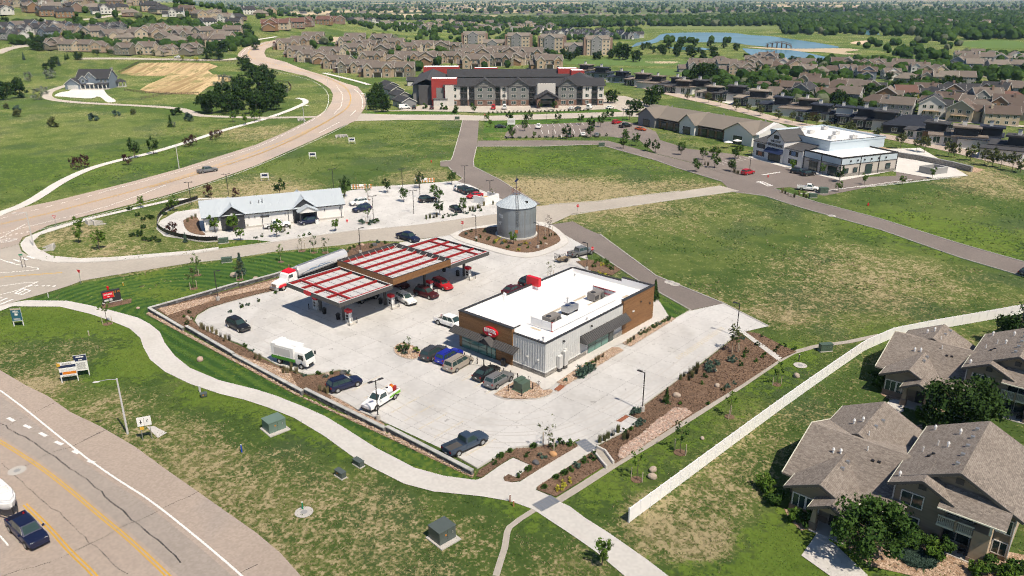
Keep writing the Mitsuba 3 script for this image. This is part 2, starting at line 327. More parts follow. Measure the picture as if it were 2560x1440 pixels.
# wild grass: one sheet to the horizon, finer near by; uv says how dry and how lush it grows
spots = [(x, y, r, d, l) for (x, y), r, d, l in zip(
    P('45.2 120.3 39.9 139.3 58.2 137 78.9 148.9 29.9 162.7 82 175.5 34.7 151.5 56.4 168.9 99.6 182.6 134.4 212.2 139.9 227.7 -29.14 69.53 -38.7 74 -46.5 78.9 -67.2 102.7 -61.3 102.7 -64.8 96.3 -20.4 68.83 -17.1 74 -37 78.9 15.24 66.13 16.78 63.58 11.9 68.83 20.73 70.25 15.73 58.39 -6.74 58.39 -11.19 63.58 -16.61 66.79 -1.21 64.21 5.5 207.4 23.7 202.9 47 212.2 15.8 251.9 41 245.4 -33.5 227.7 -23.9 227.7 -43.1 298.7 -47.6 239.2 -69.1 207.4 -79 207.4 -103.9 162.7 -80.9 151.5 -100.1 168.9 -71.6 148.9 -72.7 151.5 -89.5 175.5 30.6 68.83 35.6 76.4 27.9 74 43.5 90.6 24.23 68.83 24.41 62.37 -147.7 239.2 -128.7 251.9 -123.7 308.2 -101.5 308.2 -163.3 308.2 -76.1 251.9 -50.7 308.2 -3.9 251.9 91.4 175.5 98.6 162.7 -66.5 114.4 -54.8 102.7 -38.2 90.6 -24.9 79.8 -78.1 117.7 41.5 100 32.9 90.6 22.1 78.1 14.05 71.71 8.24 58.39 0 66.79 18.6 72.5 62.1 106.8'),
    [4, 14, 16, 14, 18, 12, 14, 10, 14, 12, 9, 8, 6, 4, 4, 5, 5, 7, 5, 5, 4, 4, 3, 4, 4, 6, 5, 5, 4, 14, 16, 10, 14, 14, 10, 8, 20, 16, 12, 14, 6, 6, 5, 7, 9, 5, 7, 6, 6, 6, 5, 5, 40, 30, 22, 18, 40, 22, 24, 16, 14, 16, 9, 7, 8, 8, 8, 8, 8, 7, 5, 4, 5, 6, 10],
    [1.0, .55, .62, .58, .35, .52, .25, .2, .3, .75, .75, .75, .7, .7, .9, .9, .8, .5, .55, .55, 1, 1, .6, .3, .4, .35, .35, .45, .5, .95, .95, .8, .25, .3, .9, .75, .35, .25, .7, .7, .7, .55, .8, .6, .4, .55, .3, .2, .2, .2, .2, .3, .2, .2, .35, .6, .3, .2, .25, .2, 0, 0, 0, 0, 0, 0, .2, .0, 0, 0, 0, .5, .2, .1, .3],
    [0] * 32 + [.45, .4] + [0] * 11 + [.3, .8, .75, .7, .4, .8, .9] + [.35, .4, .3, 0, .2, .2, .2, .6, .6, .6, .9, .9, .85, .75, .8, .9, .8, .7, .8, .1, .7, .75, .5])]
spots += [(x, y, r, d, 0) for (x, y), r, d in zip(P('-41.4 78.1 -34.2 74 -27.53 69.89 -18.49 60.61 -10.48 58.39 -51 88.5 -66.3 105.4 -71.9 102.7 -31.1 70.25 -23.01 62.97 -40.8 82.5 -16.74 67.46 -4 63.58 4.49 58.39 -26.6 75.6'), [7, 6, 7, 6, 6, 5, 5, 6, 5, 5, 5, 4, 4, 4, 4], [.6, .72, .6, .58, .52, .5, .62, .55, .7, .6, .55, .55, .55, .55, .5])]
spots += [(x, y, r, .1, l) for (x, y), r, l in zip(P('22.28 61.78 25.58 63.58 25.44 59.48 19.33 57.85 28.08 58.39 21.6 82.5 12.24 71.34 16.6 76.4 28.4 89.5 34.4 95.7'), [6, 6, 6, 5, 5, 5, 5, 5, 5, 5], [.85, .8, .9, .8, .9, .6, .6, .6, .6, .6])] + [(x, y, r, d, .1) for (x, y), r, d in zip(P('16.76 65.48 17.85 62.97 15.24 66.13 25.2 74 31.1 79.8 36.9 85.4 44.8 94 21.42 69.53 51.3 102.7 72.9 109.7'), [4, 4, 3.5, 5, 6, 6, 6, 5, 6, 8], [.95, .95, .85, .6, .55, .5, .45, .6, .45, .4])]
def wild(x, y):
    dry, lush = np.full(x.shape, .36), np.full(x.shape, .10)
    for sx, sy, r, d, l in spots:
        w = np.exp(-((x - sx) ** 2 + (y - sy) ** 2) / (r * r)); w = np.clip(w * 1.5, 0, 1)
        dry += (d - dry) * w; lush += (l - lush) * w
    return np.stack([dry, lush], 1)
def axis(lo, hi, fine0, fine1, step, far): 
    a = list(np.arange(fine0, fine1 + .1, step)); g = step
    while a[-1] < hi: g = min(g * 1.16, far); a.append(a[-1] + g)
    g = step
    while a[0] > lo: g = min(g * 1.16, far); a.insert(0, a[0] - g)
    return np.array(a)
def grid(xs, ys, z=0.0):
    X, Y = np.meshgrid(xs, ys); n, m = len(xs), len(ys)
    v = np.c_[X.ravel(), Y.ravel(), height(X, Y).ravel() + z]
    i = (np.arange(m - 1)[:, None] * n + np.arange(n - 1)[None]).ravel()
    return v, np.c_[i, i + 1, i + n + 1, i + n]
xs, ys = axis(-1900, 1900, -140, 160, 2.0, 32), axis(-140, 2100, 40, 330, 2.0, 24)
v, f = grid(xs, ys)
scene['grassland'] = mikit.ply((v, f), 'mat_meadow', smooth=True, uv=wild(v[:, 0], v[:, 1]) + v[:, :2]); label('grassland', 'wild grass with dry tan patches around the building plots', kind='structure')
# beyond: farmland to the horizon, a ring round the near sheet
b = B()
for x0, x1, y0, y1 in ((-1900 - 40000, 1900 + 40000, 2080, 60000), (-42000, -1890, -140, 2080), (1890, 42000, -140, 2080), (-42000, 42000, -9000, -130)):
    b.sheet(Polygon([(x0, y0), (x1, y0), (x1, y1), (x0, y1)]), -.6)
struct('farmland', b, 'farmland', text='far plain of fields and woods reaching to the hazy horizon')

# watered lawns (uv.x counts the metres along which the mower's stripes repeat)
def lawn(name, poly, line, text, z=.02, step=3.0):
    b = B().sheet(poly, z, step=step)
    v, f = b.arr(); l = LineString(line)
    d = np.array([l.distance(Point(p[0], p[1])) for p in v])
    scene[fresh(name)] = mikit.ply((v, f), 'mat_lawn', smooth=False, uv=np.c_[d, d * 0]); label(name if name in scene else name, text, kind='structure')
wall_line = P('-61.3 121.7 -51.6 112.5 -41.3 103.6 -29.2 92.6 -27.5 91.1 -15.8 82.7 -15.3 82.4 -4.2 73.2')
trail_up = P('-85.4 126.5 -78.1 126.2 -73.1 124.1 -68.1 121.7 -62.3 118.6 -59.2 116 -56.2 112.8 -53.7 108.7 -50.2 104 -46.4 100 -40.7 96.1 -34.9 93.5 -31.6 91.7 -26.8 88.5 -23.7 86.2 -20.6 83.3 -16.1 78.9 -13.5 76.8 -11.1 74.8 -7.6 73.2 -4 72.4')
trail_low = P('8.15 60.5 7.57 61.19 5.77 63.28 4.15 65.03 2.17 67.19 0 68.48 -3.12 69.39 -7.77 70.18 -8.42 70.25 -11.85 71.71 -15.6 74.6 -18.3 76.8 -22.9 81.6 -27.7 85.9 -31.7 88.5 -35.5 90.6 -39.3 92.2 -44.5 95.1 -49.5 98.8 -53.3 102.7 -56.1 106.8 -58.3 110.5 -61.6 114.1 -66.4 117.4 -71.2 120.3 -78 123.5 -86.3 123.7 -87.1 121.5')
lawn_w = Polygon(trail_up + P('-4.1 72.9 -4.2 73.2 -15.3 82.4 -29.2 92.6 -41.3 103.6 -51.6 112.5 -61.8 122.1 -59.4 125.4 -54.9 130.3 -50.5 134.4 -45.2 139.3 -40.2 145.1 -37 151.5 -36.8 157.5 -50 153.1 -57.2 148.4 -63.8 145.6 -70.4 141.6 -76 138.1 -80.3 135.3 -83.4 128.5'))
lawn('lawn_by_wall', lawn_w, wall_line, 'dark mown lawn between the curved path and the stone wall')
lawn('lawn_by_car_wash', Polygon(P('-62.1 159.2 -58.8 162.1 -52.3 167.3 -44.8 173.8 -38 176.9 -35.3 171.2 -44.9 166.4 -52.6 162.1 -62.5 156.9 -63.2 158.6')), P('-62.4 156.4 -44.7 165.7 -35.2 170.8'), 'bright lawn strip in front of the white car wash')
lawn('lawn_by_store', Polygon(P('25.7 131.7 26.2 130.7 29.8 122.6 29.6 121 27.3 118.4 26.4 119.1 23.5 120.3')), P('26.2 131.1 29.8 122.6'), 'small lawn behind the store')
lawn('lawn_by_flats', Polygon(P('-67.6 366.5 -52.1 365.1 -26.1 365.1 -23.7 357.3 -51.1 357.3 -66.6 357.3')), P('-66 357.3 -25.5 357.3'), 'lawn strip in front of the apartment block')
lawn('lawn_by_flats_001', Polygon(P('-10.7 361.2 3.7 361.2 15.2 363.8 22.4 366.5 36 371.9 51.7 376.2 51.7 367.8 22.1 361.2 -9.8 354.7')), P('-9.8 354.7 51.7 367.8'), 'lawn strip right of the apartment entrance')
lawn('lawn_by_parking', Polygon(P('-11.8 340.1 21 341.3 33.6 346.1 52 351 50 336.6 32.5 334.4 1.7 327.7 0.8 320.2 -2.4 308.2 -11.3 305.3')), P('-11.8 340.1 52 351'), 'lawn along the parking lot opposite the apartments')
lawn('lawn_by_parking_001', Polygon(P('-11.3 295.1 -4.6 296 -4.5 289 -10.5 289.8')), P('-11.3 295.1 -4.6 296'), 'small lawn at the corner of the parking lot')
lawn('lawn_by_parking_002', Polygon(P('37 298.7 43.2 299.7 44.2 293.3 41.8 289 36.1 289')), P('37 298.7 43.2 299.7'), 'small lawn at the far end of the parking lot')
lawn('lawn_by_silo', Polygon(P('-8.6 189.9 -6.7 192.7 -3.6 193.5 -3.5 185.6 -5.4 184.5 -7 186.4')), P('-7 186.4 -3.5 185.6'), 'small lawn beside the grain silo')
lawn('lawn_by_dark_cars', Polygon(P('-13.8 214.6 -10.1 213.2 -7.2 205.6 -7.6 203.8 -9.2 204.7')), P('-13.8 214.6 -7.2 205.6'), 'narrow lawn beside the parked dark cars')

# roads and pavements
def road(name, poly, mat, text, z, drape=False, step=None):
    b = B().sheet(poly, z, step=step, drape=drape)
    return struct(name, b, mat, text=text)
road('highway', hwy_south, 'highway', 'reddish highway curving past at lower left', .05)
road('highway_north', hwy_north.difference(street), 'highway', 'reddish highway winding away towards the houses', .08, True, 15)
road('street', street, 'street', 'pale concrete street from the highway past the silo', .045)
road('side_street', apt_street.difference(hwy_north), 'street', 'concrete street along the front of the apartment block', .06)
road('driveway_north', drive_n.difference(apt_street).difference(street), 'asphalt', 'asphalt lane running from the silo towards the apartments', .055)
road('driveway_east', drive_e.difference(drive_n).difference(street), 'asphalt', 'asphalt lane past the shops at the right', .05)
road('driveway_store', drive_s.difference(street), 'asphalt', 'asphalt lane behind the store', .055)
lot_edge = P('-42.9 131.3 -45.9 129.1 -49.7 125.4 -51.9 122.8 -52.6 119.4 -52.2 117.2 -50.9 115.2 -49.1 113.5 -45.2 110.5 -41.5 108 -38.4 104.8 -36.3 103.1 -34.4 101.3 -30.2 98.8 -29.2 98 -26.5 98.6 -24.9 99.5 -23.9 99.3 -22.1 97.3 -22.6 95.4 -24 93.7 -24.7 92.4 -21.6 89.7 -19.3 87.4 -16.9 85.7 -15.7 84.6 -8 78.5 -5.2 76 -3.9 74.7 -0.8 78.1 0.5 79 7.3 80.2 8.1 80.9 9.4 78.1 10.1 79.6 13.6 82.4 16.1 85.1 14.6 86.4 15.2 87 17.7 89.8 23.4 96.7 26.6 100.4 33.7 109.4 36.4 112.5 37 112.8 41.6 115.1 36.8 125 30.5 121.7 29.5 120.7 27.2 118.2 23.8 117.7 16.6 137 13.2 151.5 15.5 148.9 15.8 157.8 12.5 165.1 10.6 170.5 -3.3 174.8 -11.1 171.5 -13.9 166.4 -24.4 160.9 -25.1 156.4 -32.3 147.6 -39.3 137')
lot = Polygon(lot_edge).buffer(0)
road('forecourt', lot.difference(unary_union([street, drive_s])), 'concrete', 'pale concrete forecourt round the filling station and store', .04)
wash = Polygon(P('-45.7 208.4 -39.8 213.6 -28 216.6 -16.1 221.2 -12 216.1 -3.5 200.7 2.1 192.7 -3.7 183.7 -20.7 174.8 -29.3 171.5 -35.2 169.5 -42.8 165.1 -50.5 160.6 -56.3 162.7 -64.7 162.7 -71.3 162.7 -77.9 165.7 -82.1 171.5 -84.1 178.3 -83.6 186.4 -79.3 189.5 -77.8 192.3 -71 196.4 -44.3 198.5')).buffer(0)
road('wash_forecourt', wash.difference(unary_union([street, drive_n])), 'concrete', 'pale concrete forecourt and parking of the car wash', .035)
trail = Polygon(trail_up + P('-3.3 72.8 -1.4 75.2 0.1 76.8 2.2 75.2 0.5 72.9 -0.4 73.5 -1 72.8 -0.8 72.2 0 71.94 0.9 72.1 8 79.8 9.4 78.1 2.7 71.12 2.6 70.54 4.57 69.18 4.96 68.55 6.08 67.66 7.47 65.8 9.75 63.28 12.74 59.6 14.4 57.32 16.8 53.33 13.21 52.86 10.34 57.32') + trail_low + P('-88.7 117.7 -90.8 123 -88.5 123.7 -87 125.6')).buffer(0)
b = B().sheet(trail, .06); struct('footpath', b, 'walk', text='pale concrete footpath curving across the lawns')
path_n = P('-125.5 177.2 -126.7 185.2 -125.4 192.3 -126.9 202.9 -130.7 219.7 -132 239.2 -128 253.9 -124 262.3 -119.6 285.6 -115.9 313.1 -110 335.5 -106.1 358.6 -103.9 390.8 -105 403 -110 415 -114 418')
road('footpath_north', ribbon(smoothline(path_n, 3), 3.0), 'walk', 'concrete footpath beside the highway at far left', .055)
side_path = Polygon(P('-108.1 164.5 -107 171.5 -102.9 180.4 -98.1 187.5 -90.6 198.5 -87.1 200.2 -72.5 201.1 -45.7 205.6 -45.3 203.8 -71.9 199.4 -86.2 198.5 -89.7 196.4 -97.1 185.6 -101.8 178.3 -104.3 171.5 -106 166.4 -104.8 161.8 -100.7 156.4 -95 151.5 -88.4 149.9 -82.1 150.7 -67.4 155 -62.7 157.5 -62 155.5 -66.5 152.5 -80.8 147.9 -86.6 146.9 -90.9 147.1 -95.3 148.4 -99.2 151 -103.3 155.3 -106.5 159.8'))
road('pavement', side_path.difference(hwy_north).difference(street), 'walk', 'kerbside pavement round the grassy corner by the highway', .065)
isl = P('-13.9 166.4 -11.1 171.5 -3.3 175.5 6.2 177.9 9.6 174.5 12.7 162.7 11.6 158.3 5.3 150.2 0.4 150.4 -6.8 156.9 -12.3 162.7')
silo_isl = Polygon(smoothline(isl + isl[:1], 2))
road('silo_pavement', silo_isl, 'walk', 'pavement round the planted bed of the silo', .14)
bed = P('-12.1 165.7 -11 170.2 -3.3 173.1 5.6 174.8 8.9 171.5 11 163.3 10 159.8 5 153.3 0.8 153.3 -6.1 159.5 -10.6 163.6')
silo_bed = Polygon(smoothline(bed + bed[:1], 2))
def bedsheet(name, pts, mat, text, z=.16, smooth_it=2):
    p = pts if hasattr(pts, 'area') else Polygon(smoothline(list(pts) + [pts[0]], smooth_it)).buffer(0)
    struct(name, B().sheet(p, z), mat, text=text); return p
bedsheet('planting_bed', P('-78.6 178.3 -78.1 182.6 -75.7 180.8 -71.6 170.5 -68 165.7 -72.2 167.3 -75.5 171.5'), 'mulch', 'mulch bed inside the curved drive of the car wash', .1)
bedsheet('planting_bed', silo_bed, 'mulch', 'brown mulch bed round the grain silo', .17)
bed_west = bedsheet('planting_bed', Polygon(P('-61.2 122.6 -44.8 137.7 -41.4 139.3 -43 131.5 -46 129.3 -49.7 125.6 -52.1 123 -53 119.6 -52.6 117.2 -50.4 114.4 -45 110 -41.5 107.4 -38.5 104.6 -36.6 102.8 -34.2 100.8 -30.1 98.1 -28.8 97.5 -26.3 98 -24.8 98.9 -23.9 98.6 -22.6 97.3 -23 95.8 -24.3 94.2 -25.1 92.4 -21.5 89.3 -19.5 87.2 -16.9 85.4 -15.9 84.2 -15.7 83.1 -27.4 91.7 -29.6 93.4 -41.6 104.6 -51.5 113.1')), 'mulch', 'brown mulch bed inside the stone retaining wall', .1)
rocks_w = bedsheet('rock_bed', Polygon(P('-60.5 122.3 -51.8 129.5 -44 137.5 -41 139.3 -42.9 133.6 -46.5 131.1 -51.2 127.7 -55 123 -57.7 119.4')), 'gravel', 'strip of tan river rock along the long retaining wall', .13)
rocks_w2 = bedsheet('rock_bed', Polygon(P('-37.5 102 -34 100 -31.5 98.1 -29.2 93.7 -32.2 95.7 -41.3 104.6')), 'gravel', 'tan river rock behind the garbage truck', .13)
rocks_w3 = bedsheet('rock_bed', Polygon(P('-24.3 91.7 -21.5 89.2 -19.2 86.9 -16 84.2 -15.9 83.2 -19.2 85.6 -23.5 89.1')), 'gravel', 'tan river rock strip in front of the white pickup', .13)
bed_tank = bedsheet('planting_bed', Polygon(P('-35.9 151.5 -34.8 156.4 -32.8 159.2 -28.8 160.9 -25 159.2 -24.1 157.5 -25 155.8 -32.2 147.4 -39.2 136.6 -40.5 135.9 -39.7 141.6 -36.3 147.6')), 'mulch', 'brown mulch bed behind the tanker', .12)
bed_isl = bedsheet('rock_bed', P('-17.9 106.5 -17.6 108 -16.7 108.6 -15.3 107.4 -13.5 105.4 -13.9 103.3 -14.7 102.5 -16.6 103.6 -17.6 105'), 'gravel', 'kerbed island of tan rock with a young tree', .16)
bed_trans = bedsheet('rock_bed', P('-2.4 91.9 -1 94 1.3 96.8 3.6 94.9 4.2 92.8 5.2 93.5 5.7 92.8 4.3 91.1 1.6 90.6 -1.1 90.9'), 'gravel', 'kerbed tan rock bed round the green transformer', .16)
bed_l1 = bedsheet('rock_bed', Polygon(P('6.2 95.4 7.2 94.3 16.9 105.8 16.1 106.8 15.2 106.7 9.2 99.4')), 'gravel', 'long tan rock bed along the front side of the store', .16)
bed_l2 = bedsheet('rock_bed', Polygon(P('17 108.3 18.1 107.1 27.2 118.1 26.2 118.9 20.4 112.5')), 'gravel', 'tan rock bed farther along the store', .16)
store_walk = Polygon(P('-7.9 102 -9 105.4 -6.2 109.7 25.7 128.7 26.2 118.9 20.4 112.5 17 108.3 15.2 106.7 9.2 99.4 6.2 95.4 5.2 93.7 4.2 93 3.6 94.9 1.3 96.8 0.6 98.1'))
road('store_pavement', store_walk, 'walk', 'raised pavement round the store', .15)
bed_ne = bedsheet('planting_bed', Polygon(P('12.9 147.6 15.5 148.9 17.8 147.6 20.6 144.4 21.3 142.7 19.2 139.3 14.9 142.5')), 'mulch', 'mulch bed with yellow shrubs behind the store', .14)
bed_e = bedsheet('planting_bed', Polygon(P('10.2 79.3 13.6 82.2 16.3 84.8 16.2 85.4 15 86.4 17.7 89.5 23.3 96.3 26.6 100 33.7 109 36.3 111.9 39.1 102.4 31.7 94.9 23 86.6 11.8 75.6 11.5 76.4 10.4 78.3')), 'mulch', 'long brown mulch bed sloping beside the drive-through lane', .06)
bed_e2 = bedsheet('planting_bed', Polygon(P('37.3 113 39.3 112 41.6 107.4 42.9 105.4 39.7 102.9 38.5 107.1')), 'mulch', 'brown mulch bed right of the concrete swale', .06)
rocks_e = bedsheet('rock_bed', Polygon(P('12.3 77.1 12.9 78.9 15.6 81.6 18.1 84.9 21.3 88.5 22.7 88 23 87 17.5 81.2 12.6 76.4')), 'gravel', 'pinkish riprap bed beside the concrete channel', .1)
bed_s1 = bedsheet('planting_bed', Polygon(P('-4 73.1 -3.7 74.3 -0.7 77.8 0.6 78.7 7.4 79.8 7.9 79.3 0.9 72.2 0 72 -0.8 72.2 -0.9 72.8 -0.4 73.5 0.5 72.8 2.3 75.1 0.1 77 -1.4 75.3 -3.4 72.8')), 'mulch', 'mulch bed with an orange boulder beside the forecourt corner', .09)
bed_s2 = bedsheet('planting_bed', Polygon(P('9.3 77.8 10.2 76.2 10.6 75.2 4.7 69.32 2.69 70.61 2.79 71.19')), 'mulch', 'mulch bed with a row of small shrubs beside the footpath', .09)
gravel_s = bedsheet('rock_bed', Polygon(P('-4.4 72.8 -4.2 73.5 -15.2 82.1 -27.7 91.1 -41 102.9 -61.5 120.8 -61.6 120.1 -40.7 102 -29 91.9 -15.6 81.6')), 'gravel', 'narrow rock strip at the foot of the retaining wall', .03)
struct('concrete_swale', B().sheet(Polygon(P('36.4 112.5 37.2 112.8 40 103.3 39 102.4')), .08), 'walk', text='straight concrete swale down the mulch bed')
chan = P('-1.48 57.32 -1.06 59.48 -0.7 61.19 -0.48 63.58 -0.24 64.33 0.82 65.61 2.33 67.12')
chan2 = P('4.88 68.69 7.41 71.12 11.8 75.5 17.4 80.7 23.1 86.3 31.7 94.8 39 102.3 42.1 105.1 46.5 107.4 52.1 109 58.2 111.6')
for q in (chan, chan2):
    b = B().sheet(ribbon(q, .65 if q is chan else .95), .03); struct('drain_channel', b, 'street', text='shallow concrete drainage channel across the grass')
# the parking lots
lot_n = Polygon(P('-3 294.2 -2.4 305.3 0 318.2 1.7 326.6 18.5 328.8 32.4 333.2 48.3 336.6 53.6 326.6 57.1 308.2 55.4 289.8 47.6 288.1 36.9 297.8 18.3 296'))
road('parking_lot', lot_n, 'asphalt', 'asphalt parking lot opposite the apartments', .062)
lot_f = Polygon(P('-67 370.6 -53.1 371.9 -43.7 390.8 -55 456 -51 462 -38.7 390.8 4 390.8 52 431 61 427 71.5 390.8 62.3 370.6 51.6 366.5 49.8 376.2 22.5 367.8 -10.7 362.5 -26.2 366.5'))
road('parking_lot', lot_f, 'street', 'concrete parking lot in front of the apartment block', .05)
lot_e = Polygon(P('47.6 288.1 55.4 289.8 62 271.9 75 262.3 81.8 253.3 89.1 236.3 96.9 225 114.8 227.7 124.5 248.6 137.8 251.9 136.3 227.7 123.8 224.4 104.8 216.1 83.9 202.9 78.2 213.2 72.5 211.2 66.7 223.9 57.2 249.3 49.2 263'))
road('parking_lot', lot_e.difference(drive_e), 'asphalt', 'asphalt parking lot in front of the shops', .045)
lot_pav = Polygon(P('78.8 256.7 84.5 262.3 144.6 273.5 136.3 227.7 123.8 224.4 116.7 234.5 95.5 221.2 94.4 224.4 87.6 235.7'))
road('shop_pavement', lot_pav, 'walk', 'pavement round the bottle shop', .08)

# ---- the filling station -----------------------------------------------------------------------
A = math.radians(49.25)
can = Thing('station_canopy', 'long filling station canopy with red roof beams, white decking and a raised timber clad middle', 'canopy', -26.9, 112.0, A)
def deck(x0, x1, y0, y1, z, ys, cross, fascia, cladding, n):
    """One section of the roof: deck panels between red beams, edge fascia."""
    b = B().box(x0, x1, y0, y1, z - .62, z - .5); can.part('soffit', b, 'soffit')
    xs = np.linspace(x0 + .15, x1 - .15, n + 1)
    for a, c in zip(ys[:-1], ys[1:]):
        for p, q in zip(xs[:-1], xs[1:]):
            b = B().box(p + .08, q - .08, a + .16, c - .16, z - .36, z - .30)
            for r in np.linspace(a + .4, c - .4, 5): b.box(p + .05, q - .05, r - .06, r + .06, z - .30, z - .24)
            can.part('deck_panel', b, 'deck')
    for p in xs[1:-1]: can.part('purlin', B().box(p - .04, p + .04, y0 + .2, y1 - .2, z - .42, z - .33), 'charcoal')
    for y in ys:
        b = B().box(x0 + .12, x1 - .12, y - .14, y + .14, z - .02, z + .03).box(x0 + .12, x1 - .12, y - .03, y + .03, z - .34, z - .02).box(x0 + .12, x1 - .12, y - .14, y + .14, z - .40, z - .36)
        can.part('roof_beam', b, 'red')
    for x in cross:
        can.part('roof_beam', B().box(x - .15, x + .15, y0 + .2, y1 - .2, z + .031, z + .075).box(x - .03, x + .03, y0 + .2, y1 - .2, z - .25, z + .031), 'red')
    h0, h1 = fascia
    for nm, e in (('fascia', (x0, x1, y0 - .12, y0)), ('fascia', (x0, x1, y1, y1 + .12)), ('fascia', (x0 - .12, x0, y0 - .12, y1 + .12)), ('fascia', (x1, x1 + .12, y0 - .12, y1 + .12))):
        can.part(nm, B().box(*e, h0, h1), cladding)
    b = B()
    for e in ((x0 - .14, x1 + .14, y0 - .15, y0 + .05), (x0 - .14, x1 + .14, y1 - .05, y1 + .15), (x0 - .14, x0 + .06, y0 + .05, y1 - .05), (x1 - .06, x1 + .14, y0 + .05, y1 - .05)): b.box(*e, h1, h1 + .03)
    can.part('fascia_cap', b, 'light_grey' if cladding == 'charcoal' else 'dark')
deck(0, 10.7, .1, 14.1, 5.25, np.linspace(.45, 13.75, 5), (2.4,), (4.55, 5.3), 'charcoal', 6)
deck(24.5, 34.5, .1, 14.1, 5.25, np.linspace(.45, 13.75, 5), (32.1,), (4.55, 5.3), 'charcoal', 6)
deck(10.95, 24.25, 0, 14.6, 6.0, np.linspace(.45, 14.15, 6), (), (5.2, 6.4), 'wood_siding', 8)
can.part('fascia_liner', B().box(11, 24.2, 14.5, 14.598, 5.5, 6.38).box(24.15, 24.248, .1, 14.5, 5.5, 6.38).box(10.952, 11.05, .1, 14.5, 5.5, 6.38), 'charcoal', text='dark inner face of the raised edge')
for x in (24.1,):
    for y in np.linspace(.8, 13.8, 9): can.part('brace', B().beam((x, y, 6.33), (x - 1.0, y, 5.8), .07), 'light_grey')
for x in np.linspace(11.5, 23.7, 9): can.part('brace', B().beam((x, 14.45, 6.33), (x, 13.6, 5.8), .07), 'light_grey')
for x in (3.6, 12.4, 21.8, 32.0):
    for y in (4.15, 10.5): can.part('column', B().box(x - .2, x + .2, y - .2, y + .2, 0, 4.65), 'charcoal')
can.part('oval_sign', B().merge(B().cyl(0, 0, -.05, .05, 1, n=28), np.array([[0, 0, 1, -.2], [1.0, 0, 0, 8.3], [0, .42, 0, 4.95], [0, 0, 0, 1]])), 'signred')

pump = Kind()                                           # a dispenser on its island
pump.part('island', B().box(-1.3, 1.3, -.55, .55, .02, .17), 'concrete_plain')
pump.part('cabinet', B().box(-.45, .45, -.32, .32, .17, 1.75), 'light_grey')
pump.part('topper', B().box(-.55, .55, -.38, .38, 1.95, 2.4), 'signred')
pump.part('post', B().box(-.52, -.42, -.3, .3, .17, 1.95).box(.42, .52, -.3, .3, .17, 1.95), 'white')
pump.part('screen', B().box(-.3, .3, .322, .34, 1.2, 1.55).box(-.3, .3, -.34, -.322, 1.2, 1.55), 'black')
for s in (-1, 1):
    pump.part('nozzle', B().box(-.25, .25, s * .33 - .06, s * .33 + .06, .75, 1.05), 'black')
    pump.part('hose', B().tube([(s * .5, -.1, 1.9), (s * .66, -.1, 1.3), (s * .62, -.1, .5), (s * .5, .1, .8)], .03), 'black')
bol = Kind(); bol.part('post', B().cyl(0, 0, 0, 1.05, .07, n=8), 'black'); bol.part('cap', B().cyl(0, 0, 1.05, 1.1, .07, .03, n=8), 'black')
bin_ = Kind()
bin_.part('bin_body', B().cyl(0, 0, 0, .95, .33, .38, n=10), 'black'); bin_.part('bin_lid', B().cyl(0, 0, .95, 1.15, .4, .2, n=10), 'dark')
cm = mat4(-26.9, 112, 0, A)
def canp(x, y): return (cm @ [x, y, 0, 1])[:2]
nth = ['first', 'second', 'third', 'fourth', 'fifth', 'sixth', 'seventh', 'eighth', 'ninth', 'tenth', 'eleventh', 'twelfth', 'thirteenth', 'fourteenth', 'fifteenth', 'sixteenth', 'seventeenth', 'eighteenth', 'nineteenth', 'twentieth']
def ordinal(i): 
    if i < 20: return nth[i]
    t = ['', '', 'twenty', 'thirty', 'forty', 'fifty', 'sixty', 'seventy', 'eighty', 'ninety'][(i + 1) // 10]
    return t + '-' + nth[(i + 1) % 10 - 1] if (i + 1) % 10 else t[:-1] + 'ieth'
for j, (y, side) in enumerate(((2.75, 'front'), (11.6, 'back'))):
    for i, x in enumerate((3.5, 12.6, 21.7, 31.7)):
        pump.place('fuel_dispenser', f'red topped fuel dispenser, {nth[i]} from the left in the {side} row under the canopy', 'fuel pump', *canp(x, y), A + math.pi / 2, .0, group='fuel dispensers')
        for s in (-1, 1): bol.place('bollard', f'{"near" if s < 0 else "far"} black bollard guarding the {nth[i]} dispenser of the {side} row', 'bollard', *canp(x + s * .8, y + (-1.05 if j == 0 else 1.05)), 0, 0, group='bollards by the dispensers')
        bin_.place('trash_bin', f'black trash bin by the {nth[i]} column of the {side} row under the canopy', 'trash bin', *canp(x - .2, y + (2.6 if j == 0 else -2.5)), 0, 0, group='bins under the canopy')

# ---- the store ---------------------------------------------------------------------------------
st = Thing('store', 'low convenience store with white roof, timber clad corners and ribbed silver walls', 'store', 4.62, 96.8, math.radians(49.27))
st.part('wall', B().box(0, 19.5, 0, 16.2, .0, 4.4).box(0, 19.4, 0, .15, 4.4, 5.24).box(0, .15, .15, 5.9, 4.4, 5.19), 'silver_siding', text='ribbed silver metal walls')
for y in np.arange(.3, 5.9, .46): st.part('siding_rib', B().box(-.05, 0, y - .04, y + .04, .88, 5.0), 'silver_siding')
for x in np.arange(.3, 19.4, .46):
    z0 = 3.75 if 8 < x < 20 else .9
    st.part('siding_rib', B().box(x - .04, x + .04, -.05, 0, z0, 5.0), 'silver_siding')
st.part('stone_base', B().box(-.09, 9.8, -.09, 0, 0, .85).box(-.09, 0, 0, 5.9, 0, .85), 'ledgestone', text='grey stone base of the corner walls')
st.part('stone_base', B().box(17.2, 19.4, -.09, 0, 0, .95), 'ledgestone')
st.part('stone_cap', B().box(-.13, 9.8, -.13, 0, .85, .92).box(-.13, 0, 0, 5.9, .85, .92).box(17.2, 19.4, -.13, 0, .95, 1.02), 'light_grey')
st.part('timber_wall', B().box(-.2, .3, 5.9, 16.5, 0, 5.85), 'wood_siding', text='timber cladding over the front entrance')
